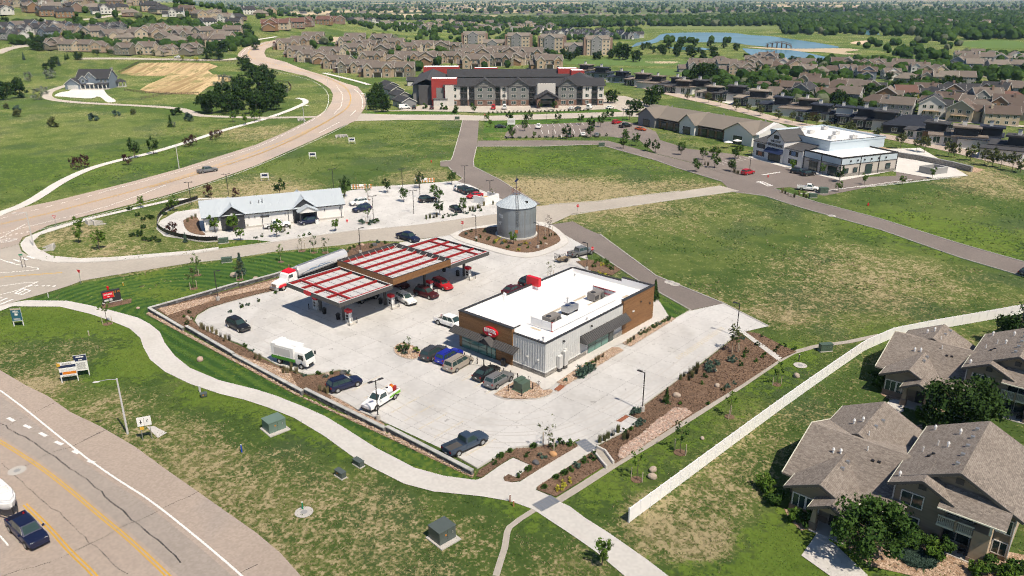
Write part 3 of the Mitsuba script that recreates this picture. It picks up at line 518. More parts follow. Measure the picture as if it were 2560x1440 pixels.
st.part('timber_wall', B().box(19.4, 28.5, -.15, .3, 0, 5.85), 'wood_siding', text='timber cladding at the right end of the drive-through side')
st.part('end_wall', B().box(28.2, 28.5, .3, 6.0, 0, 5.85).box(28.2, 28.5, 6.0, 16.5, 0, 5.3), 'wood_siding')
st.part('back_wall', B().box(.3, 9.4, 16.2, 16.5, 0, 5.85).box(9.4, 28.2, 16.2, 16.5, 0, 5.3), 'wood_siding')
st.part('roof', B().box(.2, 28.2, .2, 16.2, 4.4, 4.55), 'white_roof', text='bright white flat roof membrane')
st.part('parapet', B().box(.28, 19.4, .15, .28, 4.55, 5.25).box(.15, .28, .15, 5.9, 4.55, 5.2), 'white_roof')
st.part('parapet', B().box(.3, .34, 5.9, 16.2, 4.55, 5.8).box(19.4, 28.2, .3, .34, 4.55, 5.8).box(28.16, 28.2, .34, 6.0, 4.55, 5.8).box(28.16, 28.2, 6.0, 16.2, 4.55, 5.25).box(.34, 9.4, 16.16, 16.2, 4.55, 5.8).box(9.4, 28.16, 16.16, 16.2, 4.55, 5.25).box(.34, 1.6, 5.9, 5.95, 4.55, 5.8), 'white_roof', text='white inner face of the stepped parapet')
b = B().box(-.08, 19.38, -.1, .3, 5.25, 5.36).box(-.08, .3, .3, 5.85, 5.2, 5.33)
b.box(-.26, .36, 5.86, 16.56, 5.85, 5.98).box(.36, 9.4, 16.14, 16.56, 5.85, 5.98).box(9.4, 28.2, 16.14, 16.56, 5.3, 5.42).box(19.36, 28.56, -.2, .36, 5.85, 5.98).box(28.14, 28.56, .36, 6.0, 5.85, 5.98).box(28.14, 28.56, 6.0, 16.14, 5.3, 5.42).box(.36, 1.6, 5.86, 6.0, 5.85, 5.98)
st.part('coping', b, 'dark', text='dark metal coping along the roof edge')
for x in (9.6,): st.part('gatepost', B().box(x - .2, x + .2, 15.7, 16.1, 4.55, 6.0), 'white')
st.part('back_sign', B().box(16.8, 17.5, 14.8, 17.4, 5.2, 6.65), 'signred', text='blank red back of the sign box on the far parapet')
st.part('sign_post', B().box(17.0, 17.3, 15.3, 15.6, 4.55, 5.2), 'white')
def awning(pts_hi, pts_lo, th=.1): 
    b = B(); n = len(pts_hi)
    for i in range(n - 1):
        a, c, d, e = [np.array(q, float) for q in (pts_lo[i], pts_lo[i + 1], pts_hi[i + 1], pts_hi[i])]
        b.hexa([a - (0, 0, th), c - (0, 0, th), d - (0, 0, th), e - (0, 0, th)], [a, c, d, e])
    return b
# drive-through side: awning over the teal windows
k = st.part('awning', awning([(8.2, -.05, 3.72), (20.1, -.16, 3.72)], [(8.2, -1.25, 2.75), (20.1, -1.25, 2.75)]), 'charcoal', text='dark ribbed awning on the drive-through side')
for x in np.arange(8.3, 20.1, .42): st.part(k + '__rib', B().beam((x, -.08, 3.76), (x, -1.25, 2.79), .05), 'dark')
st.part('awning_end', B().hexa([(8.15, -1.2, 2.6), (8.2, -1.2, 2.6), (8.2, 0, 2.6), (8.15, 0, 2.6)], [(8.15, -1.2, 2.75), (8.2, -1.2, 2.75), (8.2, 0, 3.7), (8.15, 0, 3.7)]), 'charcoal')
for i, x in enumerate(np.linspace(10.2, 15.6, 4)[:-1]):
    w = st.part('window', B().box(x, x + 1.8, -.06, 0, .1, 2.65), 'dark')
    st.part(w + '__pane', B().box(x + .06, x + 1.74, -.09, -.06, .18, 1.2), 'glass_teal'); st.part(w + '__pane', B().box(x + .06, x + 1.74, -.09, -.06, 1.28, 2.55), 'glass_teal')
d = st.part('door', B().box(15.7, 17.0, -.07, 0, 0, 2.65), 'dark'); st.part(d + '__pane', B().box(15.8, 16.9, -.1, -.07, .15, 2.5), 'glass')
# front: awning, gable over the door, glazing
k = st.part('awning', awning([(-.2, 4.6, 3.35), (-.2, 17.5, 3.35)], [(-1.5, 4.6, 2.75), (-1.5, 17.5, 2.75)]), 'charcoal', text='long dark awning over the entrance')
for y in np.arange(4.7, 17.5, .42): st.part(k + '__rib', B().beam((-.2, y, 3.38), (-1.5, y, 2.79), .05), 'dark')
g0, g1, gp = (-1.7, 8.7, 2.72), (-1.7, 11.3, 2.72), (-1.7, 10.0, 3.75)
st.part('gable_roof', awning([(-.2, 10, 3.8), (-1.75, 10, 3.8)], [(-.2, 8.6, 2.8), (-1.75, 8.6, 2.8)]).merge(awning([(-1.75, 10, 3.8), (-.2, 10, 3.8)], [(-1.75, 11.4, 2.8), (-.2, 11.4, 2.8)])), 'charcoal', text='small gable over the door')
st.part('gable_face', B().poly3([(-1.6, 8.9, 2.75), (-1.6, 11.1, 2.75), (-1.6, 10, 3.6)]).poly3([(-1.58, 11.1, 2.75), (-1.58, 8.9, 2.75), (-1.58, 10, 3.6)]), 'dark')
for i, (y0, y1) in enumerate(((10.8, 12.5), (12.5, 14.2), (14.2, 15.9))):
    w = st.part('window', B().box(-.26, -.2, y0, y1, .1, 2.7), 'dark')
    st.part(w + '__pane', B().box(-.29, -.26, y0 + .06, y1 - .06, .2, 1.2), 'glass_teal'); st.part(w + '__pane', B().box(-.29, -.26, y0 + .06, y1 - .06, 1.3, 2.6), 'glass_teal')
d = st.part('door', B().box(-.26, -.2, 9.0, 10.75, 0, 2.7), 'dark')
for y in (9.08, 9.93): st.part(d + '__pane', B().box(-.29, -.26, y, y + .72, .25, 2.2), 'glass_teal')
oval = np.array([[0, 0, 1, -.42], [-1.4, 0, 0, 9.9], [0, .74, 0, 4.4], [0, 0, 0, 1]])
b = B().merge(B().cyl(0, 0, -.08, .2, 1, n=36), oval); sg = st.part('sign', b, 'signred', text='red oval sign with white lettering')
tm = meshkit.text_mesh('MAVERIK', .5, .04, bold=True); tm.apply_translation([-tm.bounds.mean(0)[0], 0, 0])
v = tm.vertices.copy(); v[:, 1] = v[:, 1] * (1 + .12 * np.abs(v[:, 0])) - .05 * v[:, 0] ** 2
place = np.array([[0, 0, -1, -.5], [-1, 0, 0, 9.9], [0, 1, 0, 4.38], [0, 0, 0, 1.]]); s_ = 2.25 / (v[:, 0].max() - v[:, 0].min())
v[:, 0] *= s_; tm.vertices = v
st.part(sg + '__lettering', B().merge(B().mesh(tm), place), 'white')
pk = B()
for a_, b_, c_ in ((-.35, 0, .34), (-.02, .3, .26)): pk.prism([(a_, -.45), (a_ + .34, -.45), (a_ + .17, -.45 + c_)], 0, .04)
st.part(sg + '__peaks', B().merge(pk, place), 'white')
# on the roof: screen wall, air handlers, pipes
for e in ((5.0, 5.08, 2.7, 6.8), (5.08, 21.7, 2.7, 2.78), (21.7, 21.78, 2.7, 7.4)):
    n_ = max(2, int((e[1] - e[0] + e[3] - e[2]) / 1.5)); L = e[1] - e[0] > 1
    for q in range(n_):
        t0, t1 = q / n_, (q + 1) / n_
        f_ = (e[0] + (e[1] - e[0]) * t0, e[0] + (e[1] - e[0]) * t1 - .02, e[2], e[3]) if L else (e[0], e[1], e[2] + (e[3] - e[2]) * t0, e[2] + (e[3] - e[2]) * t1 - .02)
        st.part('screen_panel', B().box(*f_, 4.75, 6.0), 'white')
st.part('screen_frame', B().beam((21.66, 2.9, 5.95), (21.66, 7.3, 5.95), .12).beam((21.66, 2.9, 5.2), (21.66, 7.3, 5.2), .1).box(5.0, 5.2, 2.75, 2.95, 4.55, 6.05), 'red')
M('unit', (.22, .205, .19), .6)
for i, (x, y) in enumerate(((7.6, 4.9), (20.0, 5.6))):
    a_ = st.part('air_handler', B().box(x - 1.3, x + 1.3, y - .75, y + .75, 4.7, 5.9), 'unit', text='grey rooftop air handler inside the screen')
    st.part(a_ + '__hood', B().hexa([(x + .35, y - 1.15, 4.9), (x + 1.2, y - 1.15, 4.9), (x + 1.2, y - .75, 4.9), (x + .35, y - .75, 4.9)], [(x + .35, y - .8, 5.5), (x + 1.2, y - .8, 5.5), (x + 1.2, y - .75, 5.65), (x + .35, y - .75, 5.65)]), 'charcoal')
    st.part(a_ + '__fan', B().cyl(x - .7, y, 5.9, 5.96, .42, n=14), 'dark'); st.part(a_ + '__curb', B().box(x - 1.2, x + 1.2, y - .65, y + .65, 4.55, 4.7), 'black')
    st.part(a_ + '__grille', B().box(x - 1.2, x - .2, y - .78, y - .75, 4.85, 5.55), 'dark')
a_ = st.part('condenser', B().box(11.4, 14.0, 4.6, 6.0, 5.0, 5.85), 'steel', text='silver condenser with two fans on the store roof')
for x in (12.05, 13.35):
    st.part(a_ + '__fan_ring', B().cyl(x, 5.3, 5.85, 5.97, .5, n=16), 'steel'); st.part(a_ + '__fan', B().cyl(x, 5.3, 5.971, 5.985, .4, n=16), 'navy')
for x in (11.6, 13.8): st.part(a_ + '__leg', B().box(x - .06, x + .06, 4.6, 6.0, 4.55, 5.0), 'black')
for x, y, w, h in ((9.4, 7.2, 5, .5), (17, 7.4, 3.2, .5), (4.2, 4.4, .5, 1.8), (17, 4.6, 2.6, .5), (23.4, 1.7, 1.4, 1.1)): st.part('walk_pad', B().box(x, x + w, y, y + h, 4.55, 4.575), 'tan_trim')
st.part('pipe', B().tube([(14.6, 4.4, 4.62), (10.8, 4.4, 4.62), (9.2, 5.0, 4.62)], .06), 'black')
for x, y, h in ((1.6, 1.7, .6), (1.25, 2.2, .25), (26.6, 14.6, .3), (15.4, 7.8, .9), (12, 1.6, .3)): st.part('vent_pipe', B().cyl(x, y, 4.55, 4.55 + h, .1, n=8).cyl(x, y, 4.55 + h, 4.68 + h, .17, n=8), 'steel')
for y in (1.2, 3.1): st.part('wall_lamp', B().box(-.3, 0, y - .14, y + .14, 2.4, 2.55), 'light_grey')
for x, z, w in ((4.0, 4.4, .14), (10.8, 4.5, .12), (24.4, 4.3, .12), (22.2, 3.3, .25), (27.2, 3.2, .12), (4.4, 3.0, .2)): st.part('wall_lamp', B().box(x - w, x + w, -.33, -.05 if x < 19 else -.15, z - .1, z + .1), 'dark' if w < .2 else 'light_grey')
for x, h in ((2.5, 2.6), (3.7, 2.95)): 
    e_ = st.part('electric_cabinet', B().box(x, x + .8, -.62, -.14, .7, h), 'light_grey', text='pale electric cabinet against the silver wall'); st.part(e_ + '__foot', B().box(x + .04, x + .76, -.58, -.14, .0, .7), 'charcoal')
bin_.place('trash_bin', 'black and white trash bin by the store front', 'trash bin', *(st.m @ [-1.0, 6.9, 0, 1])[:2], 0, .15)
for i in range(12):
    p = st.m @ [-3.1, 2.4 + i * 1.28, 0, 1]
    bol.place('bollard', f'dark bollard along the parking stalls before the store, {nth[i]} from the right', 'bollard', p[0], p[1], 0, .13, group='bollards before the store')
bk = Kind(); bk.part('hoop', B().tube([(0, 0, 0), (0, 0, .95)], .03).tube([(.25 * math.cos(t), 0, .6 + .25 * math.sin(t)) for t in np.linspace(0, 6.0, 12)], .025), 'dark')
for i, q in enumerate(P('3.6 94 2.3 95.4')): bk.place('bike_rack', f'dark hoop bike rack {"right" if i == 0 else "behind"} of the green transformer', 'bike rack', *q, 0, .15)
tr = Thing('transformer', 'olive green transformer box on tan rock beside the store', 'transformer', *(1.3,93.3), math.radians(49), .16)
tr.part('pad', B().box(-1, 1, -.95, .95, 0, .12), 'green_box'); tr.part('tank', B().box(-.85, .85, -.8, .0, .12, 1.3), 'green_box'); tr.part('cabinet', B().box(-.85, .85, 0, .75, .12, 1.45).box(-.9, .9, -.02, .8, 1.45, 1.5), 'green_box'); tr.part('label_plate', B().box(.852, .86, .2, .45, .9, 1.2), 'light_grey')
for i, q in enumerate(P('-0.5 92.6 1.3 91.3 2.8 93.2')): bol.place('bollard', f'black bollard round the green transformer, {nth[i]} from the left', 'bollard', *q, 0, .16, group='bollards round the transformer')
struct('drain_plate', B().sheet(Polygon(P('5.7 93.3 6.3 92.7 7.3 94.2 6.6 94.7')), .165), 'rust', text='rusty steel plate over the drain by the rock bed')
struct('drain_plate', B().sheet(Polygon(P('13.1 85.1 13.7 84.8 15.1 86.4 14.6 86.7')), .06), 'rust', text='rusty plate at the far edge of the lane')

# ---- retaining walls ---------------------------------------------------------------------------
def stone_wall(pts, h, text, face=1, z0=0.0):
    """Dark split blocks under a pale cap; the blocks are one mesh, the cap stones are pieces."""
    t = Thing('retaining_wall', text, 'retaining wall'); r = np.random.default_rng(3); blocks, core = B(), B()
    for p, q in zip(pts[:-1], pts[1:]):
        L, a = dist(p, q), ang(p, q); m = mat4(p[0], p[1], z0, a); n = max(1, round(L / .62))
        core.merge(B().box(0, L, -.14, .14, 0, h), m)
        z = 0.0
        while z < h - .05:
            x = -r.uniform(0, .3)
            while x < L:
                w = r.uniform(.28, .6); d = r.uniform(.02, .09); g = r.uniform(.05, .16) * (1.0 if r.random() < .85 else 2.2)
                for s in (-1, 1):
                    x0, x1 = max(0, x) + .012, min(L, x + w) - .012
                    if x1 - x0 > .05: blocks.merge(B().box(x0, x1, min(s * .14, s * (.14 + d)), max(s * .14, s * (.14 + d)), z + .012, min(h, z + .2) - .012, (g, g, g * 1.04)), m)
                x += w
            z += .2
        for i in range(n):
            g = .42 + r.uniform(-.06, .06)
            t.part('cap_stone', B().merge(B().box(i * L / n + .008, (i + 1) * L / n - .008, -.25, .25, h, h + .12), m), M('cap_%d' % round(g * 50), (round(g * 50) / 50,) * 2 + (round(g * 50) / 50 * .96,), .9))
    t.part('core', core, 'wall_core'); t.part('block', blocks, 'tinted', kind='stuff')
stone_wall(P('-61.7 121.5 -52.5 113'), .62, 'leftmost stretch of dark stone retaining wall with pale cap')
stone_wall(P('-52.3 113.8 -41.3 103.6'), .62, 'second stretch of dark stone retaining wall from the left')
stone_wall(P('-41.1 103.2 -28.1 91.9'), .62, 'dark stone retaining wall behind the rock bed by the garbage truck')
stone_wall(P('-27.9 92.5 -15.6 82.4'), .66, 'dark stone retaining wall in front of the white pickup')
stone_wall(P('-15.4 82.7 -4.4 73.2'), .7, 'rightmost dark stone retaining wall ending at the mulch bed')
stone_wall(P('-61.7 121.5 -56.6 127.1 -50.7 133.8'), .62, 'pale capped retaining wall along the dark lawn')
stone_wall(P('-50.3 133.4 -45.1 138.8 -39.6 146.1'), .62, 'pale capped retaining wall behind the tanker truck')

# ---- kerbs -------------------------------------------------------------------------------------
def kerb(pts, text, w=.18, h=.15, mat='concrete_plain'):
    b = B().prism(ribbon(pts, w), 0, h); struct('kerb', b, mat, text=text)
kerb(P('-42.9 131.1 -45.8 128.9 -49.6 125.2 -51.8 122.6 -52.6 119.4 -52.2 117.2 -50.9 115.2 -49.1 113.5 -45.2 110.5 -41.5 108 -38.4 104.8 -36.3 103.1 -34.3 101.2 -30.2 98.6 -29.1 97.9 -26.5 98.5 -24.8 99.4 -23.9 99.1 -22.1 97.2 -22.6 95.2 -24 93.6 -24.7 92.2 -21.6 89.6 -19.3 87.3 -16.9 85.6 -15.7 84.5'), 'kerb along the curved left edge of the forecourt')
kerb(P('-8 78.6 -3.9 74.7 -0.8 78.1 0.5 79 7.3 80.2'), 'kerb round the bottom corner of the forecourt')
kerb(P('10.1 79.5 13.6 82.4 16.2 85.1 14.6 86.6'), 'kerb at the notch of the drive-through lane')
kerb(P('15.2 87 17.7 89.8 23.4 96.7 26.6 100.4 33.7 109.4 36.4 112.5'), 'kerb between the drive-through lane and the mulch bed')
for q, tx in ((P('-17.9 106.5 -17.6 108 -16.7 108.6 -15.3 107.4 -13.5 105.4 -13.9 103.3 -14.7 102.5 -16.6 103.6 -17.6 105'), 'kerb round the small rock island'), (P('0.6 98.1 -2.4 92.2 -2.3 91.7 -1 90.6 1.6 90.4 4.3 91 5.8 92.6 6.3 93.2'), 'curved kerb round the transformer bed'),
  (P('6.4 94.9 16.9 105.8'), 'kerb along the long rock bed'), (P('17.1 106.8 27.2 118.2 29.5 120.8 30.5 121.9'), 'kerb along the far rock bed')):
    kerb(smoothline(q + (q[:1] if 'island' in tx else []), 2), tx)
kerb(smoothline(isl + isl[:1], 2), 'kerb round the silo pavement', .2)
kerb(P('36.8 125.2 27.6 139.3 19.8 167'), 'kerb on the far side of the store lane'); kerb(P('30.5 121.7 26.2 131.1 24 135.9 18.2 151.5 15.8 157.8'), 'kerb on the near side of the store lane')
kerb(P('41.6 115.1 36.8 125.2'), 'kerb at the far corner of the forecourt')
kerb(P('6.2 195.6 -3.5 222.3 -12 241.1 -12.6 251.9 -12.6 275.8'), 'kerb on the right of the north lane'); kerb(P('-21.4 340.1 -20.5 298.7 -19.9 258.7 -20 251.3 -23.4 249.3'), 'kerb on the left of the north lane')
kerb(P('-19.9 240.5 -18.1 233.3 -14.5 224.4 -15.6 220.2'), 'kerb at the stub of the north lane')
kerb(P('60.1 207.9 67.7 202.9 73.7 189.5 84.5 170.5 91.8 150.2 97.8 138.8'), 'kerb on the near side of the east lane'); kerb(P('73.1 211.2 79.4 196 88.7 180.1 97 159.8 103.3 147.6'), 'kerb on the far side of the east lane')
kerb(P('-64.4 147.1 -57.6 149.7 -50.3 154.2 -36.3 159.2 -31.4 162.1'), 'kerb on the near side of the street'); kerb(P('-91.1 147.4 -86.7 147.1 -80.9 148.1 -66.6 152.8 -62.1 155.8 -52.3 160.9 -35.3 170.5'), 'kerb on the far side of the street', .3)
kerb(P('-12.6 276.6 10 276.6 31.5 280.6 47.1 251.3 51.4 239.8 60.8 220.2'), 'kerb along the big green plot'); kerb(P('46.3 208.4 29.9 201.1 23 197.2 9.5 193.5'), 'kerb along the far side of the concrete street')
kerb(P('14.7 183.4 22.1 187.9 28.5 191.1 44.4 199.4 60 207.4'), 'kerb along the near side of the concrete street')

# ---- the silo ----------------------------------------------------------------------------------
sx, sy, sr = 1.0, 166.6, 4.35
si = Thing('grain_silo', 'round galvanised grain silo with conical roof and faded white lettering', 'silo', sx, sy, 0, .17)
si.part('foundation', B().cyl(0, 0, 0, .28, sr + .35, n=48), 'concrete_plain')
n = 72; prof = []
for k in range(6):
    z0 = .28 + k * 1.1
    b = B().cyl(0, 0, z0, z0 + 1.09, sr, n=n, cap=False)
    for j in range(9): b.cyl(0, 0, z0 + .06 + j * .115, z0 + .1 + j * .115, sr + .018, n=n, cap=False)
    si.part('wall_ring', b, 'galvanised', smooth=40)
roof_b = 6.9
for k in range(36):
    a0, a1 = k * 2 * math.pi / 36, (k + 1) * 2 * math.pi / 36
    o, i_ = sr + .22, .85
    b = B().add([(o * math.cos(a0), o * math.sin(a0), roof_b), (o * math.cos(a1), o * math.sin(a1), roof_b), (i_ * math.cos(a1), i_ * math.sin(a1), 9.15), (i_ * math.cos(a0), i_ * math.sin(a0), 9.15)], [[0, 1, 2, 3]])
    b.beam((o * math.cos(a0), o * math.sin(a0), roof_b + .04), (i_ * math.cos(a0), i_ * math.sin(a0), 9.19), .06, .1)
    si.part('roof_panel', b, 'metal_roof')
si.part('eave_ring', B().cyl(0, 0, 6.86, 6.95, sr + .1, sr + .24, n=n), 'steel')
si.part('cap', B().cyl(0, 0, 9.1, 9.4, .9, .9, n=20).cyl(0, 0, 9.4, 9.6, .9, .2, n=20), 'steel')
b = B()
for k in range(8):
    a0 = k * math.pi / 4; b.tube([(math.cos(a0), math.sin(a0), 9.2), (math.cos(a0), math.sin(a0), 10.4)], .035)
for z in (9.8, 10.4): b.tube([(math.cos(t), math.sin(t), z) for t in np.linspace(0, 6.283, 17)], .03)
si.part('railing', b, 'rust')
si.part('mast', B().tube([(0, 0, 9.5), (0, 0, 13.2)], .06).beam((-.25, -.2, 12.0), (.25, .2, 12.6), .4, .25).beam((-.5, 0, 10.8), (.5, 0, 10.8), .06).beam((-.35, 0, 11.5), (.35, 0, 11.5), .06), 'navy')
aL = math.radians(-88); c_, s_ = math.cos(aL), math.sin(aL); tq = np.array([-s_, c_, 0])
b = B(); R_ = sr + .16
for w in (-.25, .25): 
    p0 = np.array([c_ * R_, s_ * R_, 2.9]) + tq * w; b.tube([p0, (p0[0], p0[1], 6.9)], .03)
    b.tube([np.array([c_ * (sr + .2), s_ * (sr + .2), 7.05]) + tq * w, np.array([c_ * 1.0, s_ * 1.0, 9.3]) + tq * w], .03)
for z in np.arange(3.0, 6.9, .35): b.beam(np.array([c_ * R_, s_ * R_, z]) - tq * .25, np.array([c_ * R_, s_ * R_, z]) + tq * .25, .035)
for t in np.linspace(0, 1, 11): 
    o = np.array([c_, s_, 0]) * (sr + .2 - t * (sr - .8)) + (0, 0, 7.05 + t * 2.25); b.beam(o - tq * .25, o + tq * .25, .035)
si.part('ladder', b, 'dark')
a1 = math.radians(-72); b = B().merge(B().box(-.35, .35, -.05, .2, 0, .75), mat4(sr * math.cos(a1 - .32), sr * math.sin(a1 - .32), 1.5, a1 - .32 - math.pi / 2 + math.pi)); si.part('hatch', b, 'rust_light', text='rusty orange hatch low on the silo wall')
b = B().merge(B().box(-.25, .25, -.2, .2, 0, .5), mat4(3.0 * math.cos(-.75), 3.0 * math.sin(-.75), 7.65, -.75)); si.part('roof_hatch', b, 'dark')
def on_drum(text, h, a, z, mat, r=sr + .03):
    """Lettering bent round the drum, starting at the angle a."""
    m = meshkit.text_mesh(text, h, .02, bold=True); v = m.vertices
    t = a + m.vertices[:, 0] / r; w = np.c_[(r + m.vertices[:, 2]) * np.cos(t), (r + m.vertices[:, 2]) * np.sin(t), z + m.vertices[:, 1]]
    return B().add(w, m.faces)
M('faded_paint', (.62, .64, .65), .7)
si.part('faded_lettering', on_drum('ns', 1.0, math.radians(-152), 4.6, 'faded'), 'faded_paint', text='faded hand painted letters')
si.part('faded_lettering', on_drum('er', .95, math.radians(-155), 3.0, 'faded'), 'faded_paint')

# ---- the car wash ------------------------------------------------------------------------------
M('wash_white', (.78, .77, .75), .6); M('wash_black', (.04, .042, .048), .55)
cw = Thing('car_wash', 'long white car wash with pale metal roof and a black gabled bay', 'car wash', -69.5, 168.3, math.radians(23.5))
EV, RZ, DP = 3.7, 6.35, 8.4
def gable_prism(b, x0, x1, y0, y1, ze, zr, axis='x', over=.0):
    """A gabled body: walls below, triangle ends; ridge along axis."""
    if axis == 'x':
        m = (y0 + y1) / 2; p = [(y0, 0), (y1, 0), (y1, ze), (m, zr), (y0, ze)]
        v = [(x0, y, z) for y, z in p] + [(x1, y, z) for y, z in p]
    else:
        m = (x0 + x1) / 2; p = [(x0, 0), (x1, 0), (x1, ze), (m, zr), (x0, ze)]
        v = [(x, y0, z) for x, z in p] + [(x, y1, z) for x, z in p]
    f = [[0, 1, 2], [0, 2, 4], [2, 3, 4], [5, 7, 6], [5, 9, 7], [7, 9, 8]]
    for i in range(5):
        j = (i + 1) % 5; f += [[i, i + 5, j + 5], [i, j + 5, j]]
    return b.add(v, f)
def gable_roof(b, x0, x1, y0, y1, ze, zr, axis='x', o=.4, th=.18):
    """The two slabs of a gable roof with overhang o."""
    if axis == 'x':
        m = (y0 + y1) / 2; k = (zr - ze) / (m - y0)
        for ya, s in ((y0 - o, 1), (y1 + o, -1)):
            za = ze - k * o
            lo = [(x0 - o, ya, za), (x1 + o, ya, za), (x1 + o, m, zr), (x0 - o, m, zr)]
            b.hexa([(p[0], p[1], p[2]) for p in (lo if s > 0 else lo[::-1])], [(p[0], p[1], p[2] + th) for p in (lo if s > 0 else lo[::-1])])
    else:
        m = (x0 + x1) / 2; k = (zr - ze) / (m - x0)
        for xa, s in ((x0 - o, -1), (x1 + o, 1)):
            za = ze - k * o
            lo = [(xa, y0 - o, za), (xa, y1 + o, za), (m, y1 + o, zr), (m, y0 - o, zr)]
            b.hexa([(p[0], p[1], p[2]) for p in (lo if s > 0 else lo[::-1])], [(p[0], p[1], p[2] + th) for p in (lo if s > 0 else lo[::-1])])
    return b
def seams(t, k, x0, x1, y0, y1, ze, zr, o, step=.55):
    m = (y0 + y1) / 2; s = (zr - ze) / (m - y0)
    for x in np.arange(x0 - o + .3, x1 + o, step):
        t.part(k + '__seam', B().beam((x, y0 - o, ze - s * o + .2), (x, m, zr + .2), .06, .07), 'metal_roof')
cw.part('wall', gable_prism(B(), 0, 31.4, 0, DP, EV, RZ), 'wash_white')
k = cw.part('roof', gable_roof(B(), 0, 31.4, 0, DP, EV, RZ, o=.55), 'metal_roof'); seams(cw, k, 0, 31.4, 0, DP, EV, RZ, .55)
cw.part('eave_trim', B().box(-.55, 31.95, -.6, -.5, EV - .4, EV - .18), 'wash_black')
for (x0, x1, zr, m_, y0) in ((3.6, 8.7, 5.5, 'wash_black', -.35), (19.6, 24.8, 5.7, 'wash_black', -.2)):
    cw.part('gable_bay', gable_prism(B(), x0, x1, y0, DP + .3, EV, zr, 'y'), m_, text='black gabled bay of the car wash')
    cw.part('gable_roof', gable_roof(B(), x0, x1, y0, DP + .3, EV, zr + .05, 'y', .4), 'metal_roof')
    cw.part('ridge_cap', B().beam(((x0 + x1) / 2, y0 - .4, zr + .24), ((x0 + x1) / 2, DP + .7, zr + .24), .16, .08), 'steel')
w = cw.part('window', B().box(5.75, 6.55, -.42, -.35, 3.15, 3.95), 'light_grey'); cw.part(w + '__pane', B().box(5.83, 6.47, -.44, -.42, 3.23, 3.87), 'white')
for x in (4.9, 7.4): cw.part('wall_lamp', B().box(x - .08, x + .08, -.5, -.35, 2.0, 2.4), 'light_grey')
cw.part('porch_roof', gable_roof(B(), 20.6, 24.9, -2.6, .2, 3.2, 4.3, 'y', .3), 'metal_roof', text='small gabled porch roof')
cw.part('porch_gable', B().prism([(20.8, 2.9), (24.7, 2.9), (24.7, 3.15), (22.75, 4.15), (20.8, 3.15)], 0, .1).move([[1, 0, 0, 0], [0, 0, -1, -2.5], [0, 1, 0, 0], [0, 0, 0, 1]]), 'wash_white')
for x in (20.9, 24.6): 
    cw.part('porch_post', B().box(x - .14, x + .14, -2.55, -2.27, .9, 3.1), 'wash_black'); cw.part('post_base', B().box(x - .35, x + .35, -2.75, -2.05, 0, .95), 'wash_white')
cw.part('tunnel_door', B().box(-.06, 0, 1.5, 6.9, 0, 3.3), 'glass'); cw.part('tunnel_door', B().box(31.4, 31.46, 1.5, 6.9, 0, 3.2), 'glass')  # dark glass sheets over the tunnel mouths stand in for the shade inside
for x in (1.6, 3.1, 9.7, 11, 14, 17.8, 27, 30.6): cw.part('wall_lamp', B().box(x - .07, x + .07, -.14, 0, 2.2, 2.75), 'dark')
cw.part('wall_sign', B().box(12.2, 14.2, -.08, 0, 2.2, 2.6), 'charcoal')
for x in (12.6, 18.5, 30.9): cw.part('downspout', B().box(x - .06, x + .06, -.14, 0, 0, EV - .2), 'wash_black')
for x, z in ((10.6, 4.85), (12.4, 5.0), (13.2, 5.25)): cw.part('vent_pipe', B().cyl(x, 2.0, z, z + .9, .12, n=8), 'steel')
cw.part('plinth', B().box(-.04, 31.44, -.1, 0, 0, .5), 'concrete_plain')
# black fence on the low curved wall
fl = smoothline(P('-64.3 161.5 -67.1 160.9 -71.3 162.7 -75.8 165.1 -80.4 169.5 -82.9 173.8 -85.4 180.8 -86.1 186.4 -85.7 191.5 -83.5 196.4 -82.7 198.5'), 3)
cf = Thing('curved_fence', 'black mesh fence curving round the end of the car wash', 'fence')
cf.part('footing', B().prism(ribbon(fl, .3), 0, .25), 'concrete_plain')
for p, q in zip(fl[:-1:2], fl[2::2]): cf.part('mesh_panel', B().beam((*p, .75), (*q, .75), .04, .85), 'black'); cf.part('post', B().cyl(p[0], p[1], .2, 1.35, .05, n=6), 'black')

# ---- the white garden fence --------------------------------------------------------------------
vf = Thing('vinyl_fence', 'long white vinyl panel fence across the grass in front of the townhouses', 'fence')
M('vinyl', (.82, .82, .84), .35)
fp = P('11.87 65.03 32.5 85.8 42.4 95.5 56.8 109.3 67.4 113.6 77.1 117 90.1 121.9 105 127.5')
L_ = LineString(smoothline(fp, 1)); n = int(L_.length / 1.83)
for i in range(n + 1):
    p = L_.interpolate(i * 1.83); q = L_.interpolate((i + 1) * 1.83); a = ang((p.x, p.y), (q.x, q.y)); m = mat4(p.x, p.y, 0, a)
    po = vf.part('post', B().merge(B().box(-.06, .06, -.085, .085, 0, 1.80), m), 'vinyl'); vf.part(po + '__cap', B().merge(B().add([(-.08, -.1, 1.80), (.08, -.1, 1.80), (.08, .1, 1.80), (-.08, .1, 1.80), (0, 0, 1.86)], [[0, 1, 4], [1, 2, 4], [2, 3, 4], [3, 0, 4], [3, 2, 1], [3, 1, 0]]), m), 'vinyl')
    b = B().box(.062, 1.768, -.045, .045, .04, 1.77)
    vf.part('panel', B().merge(b, m), 'vinyl')

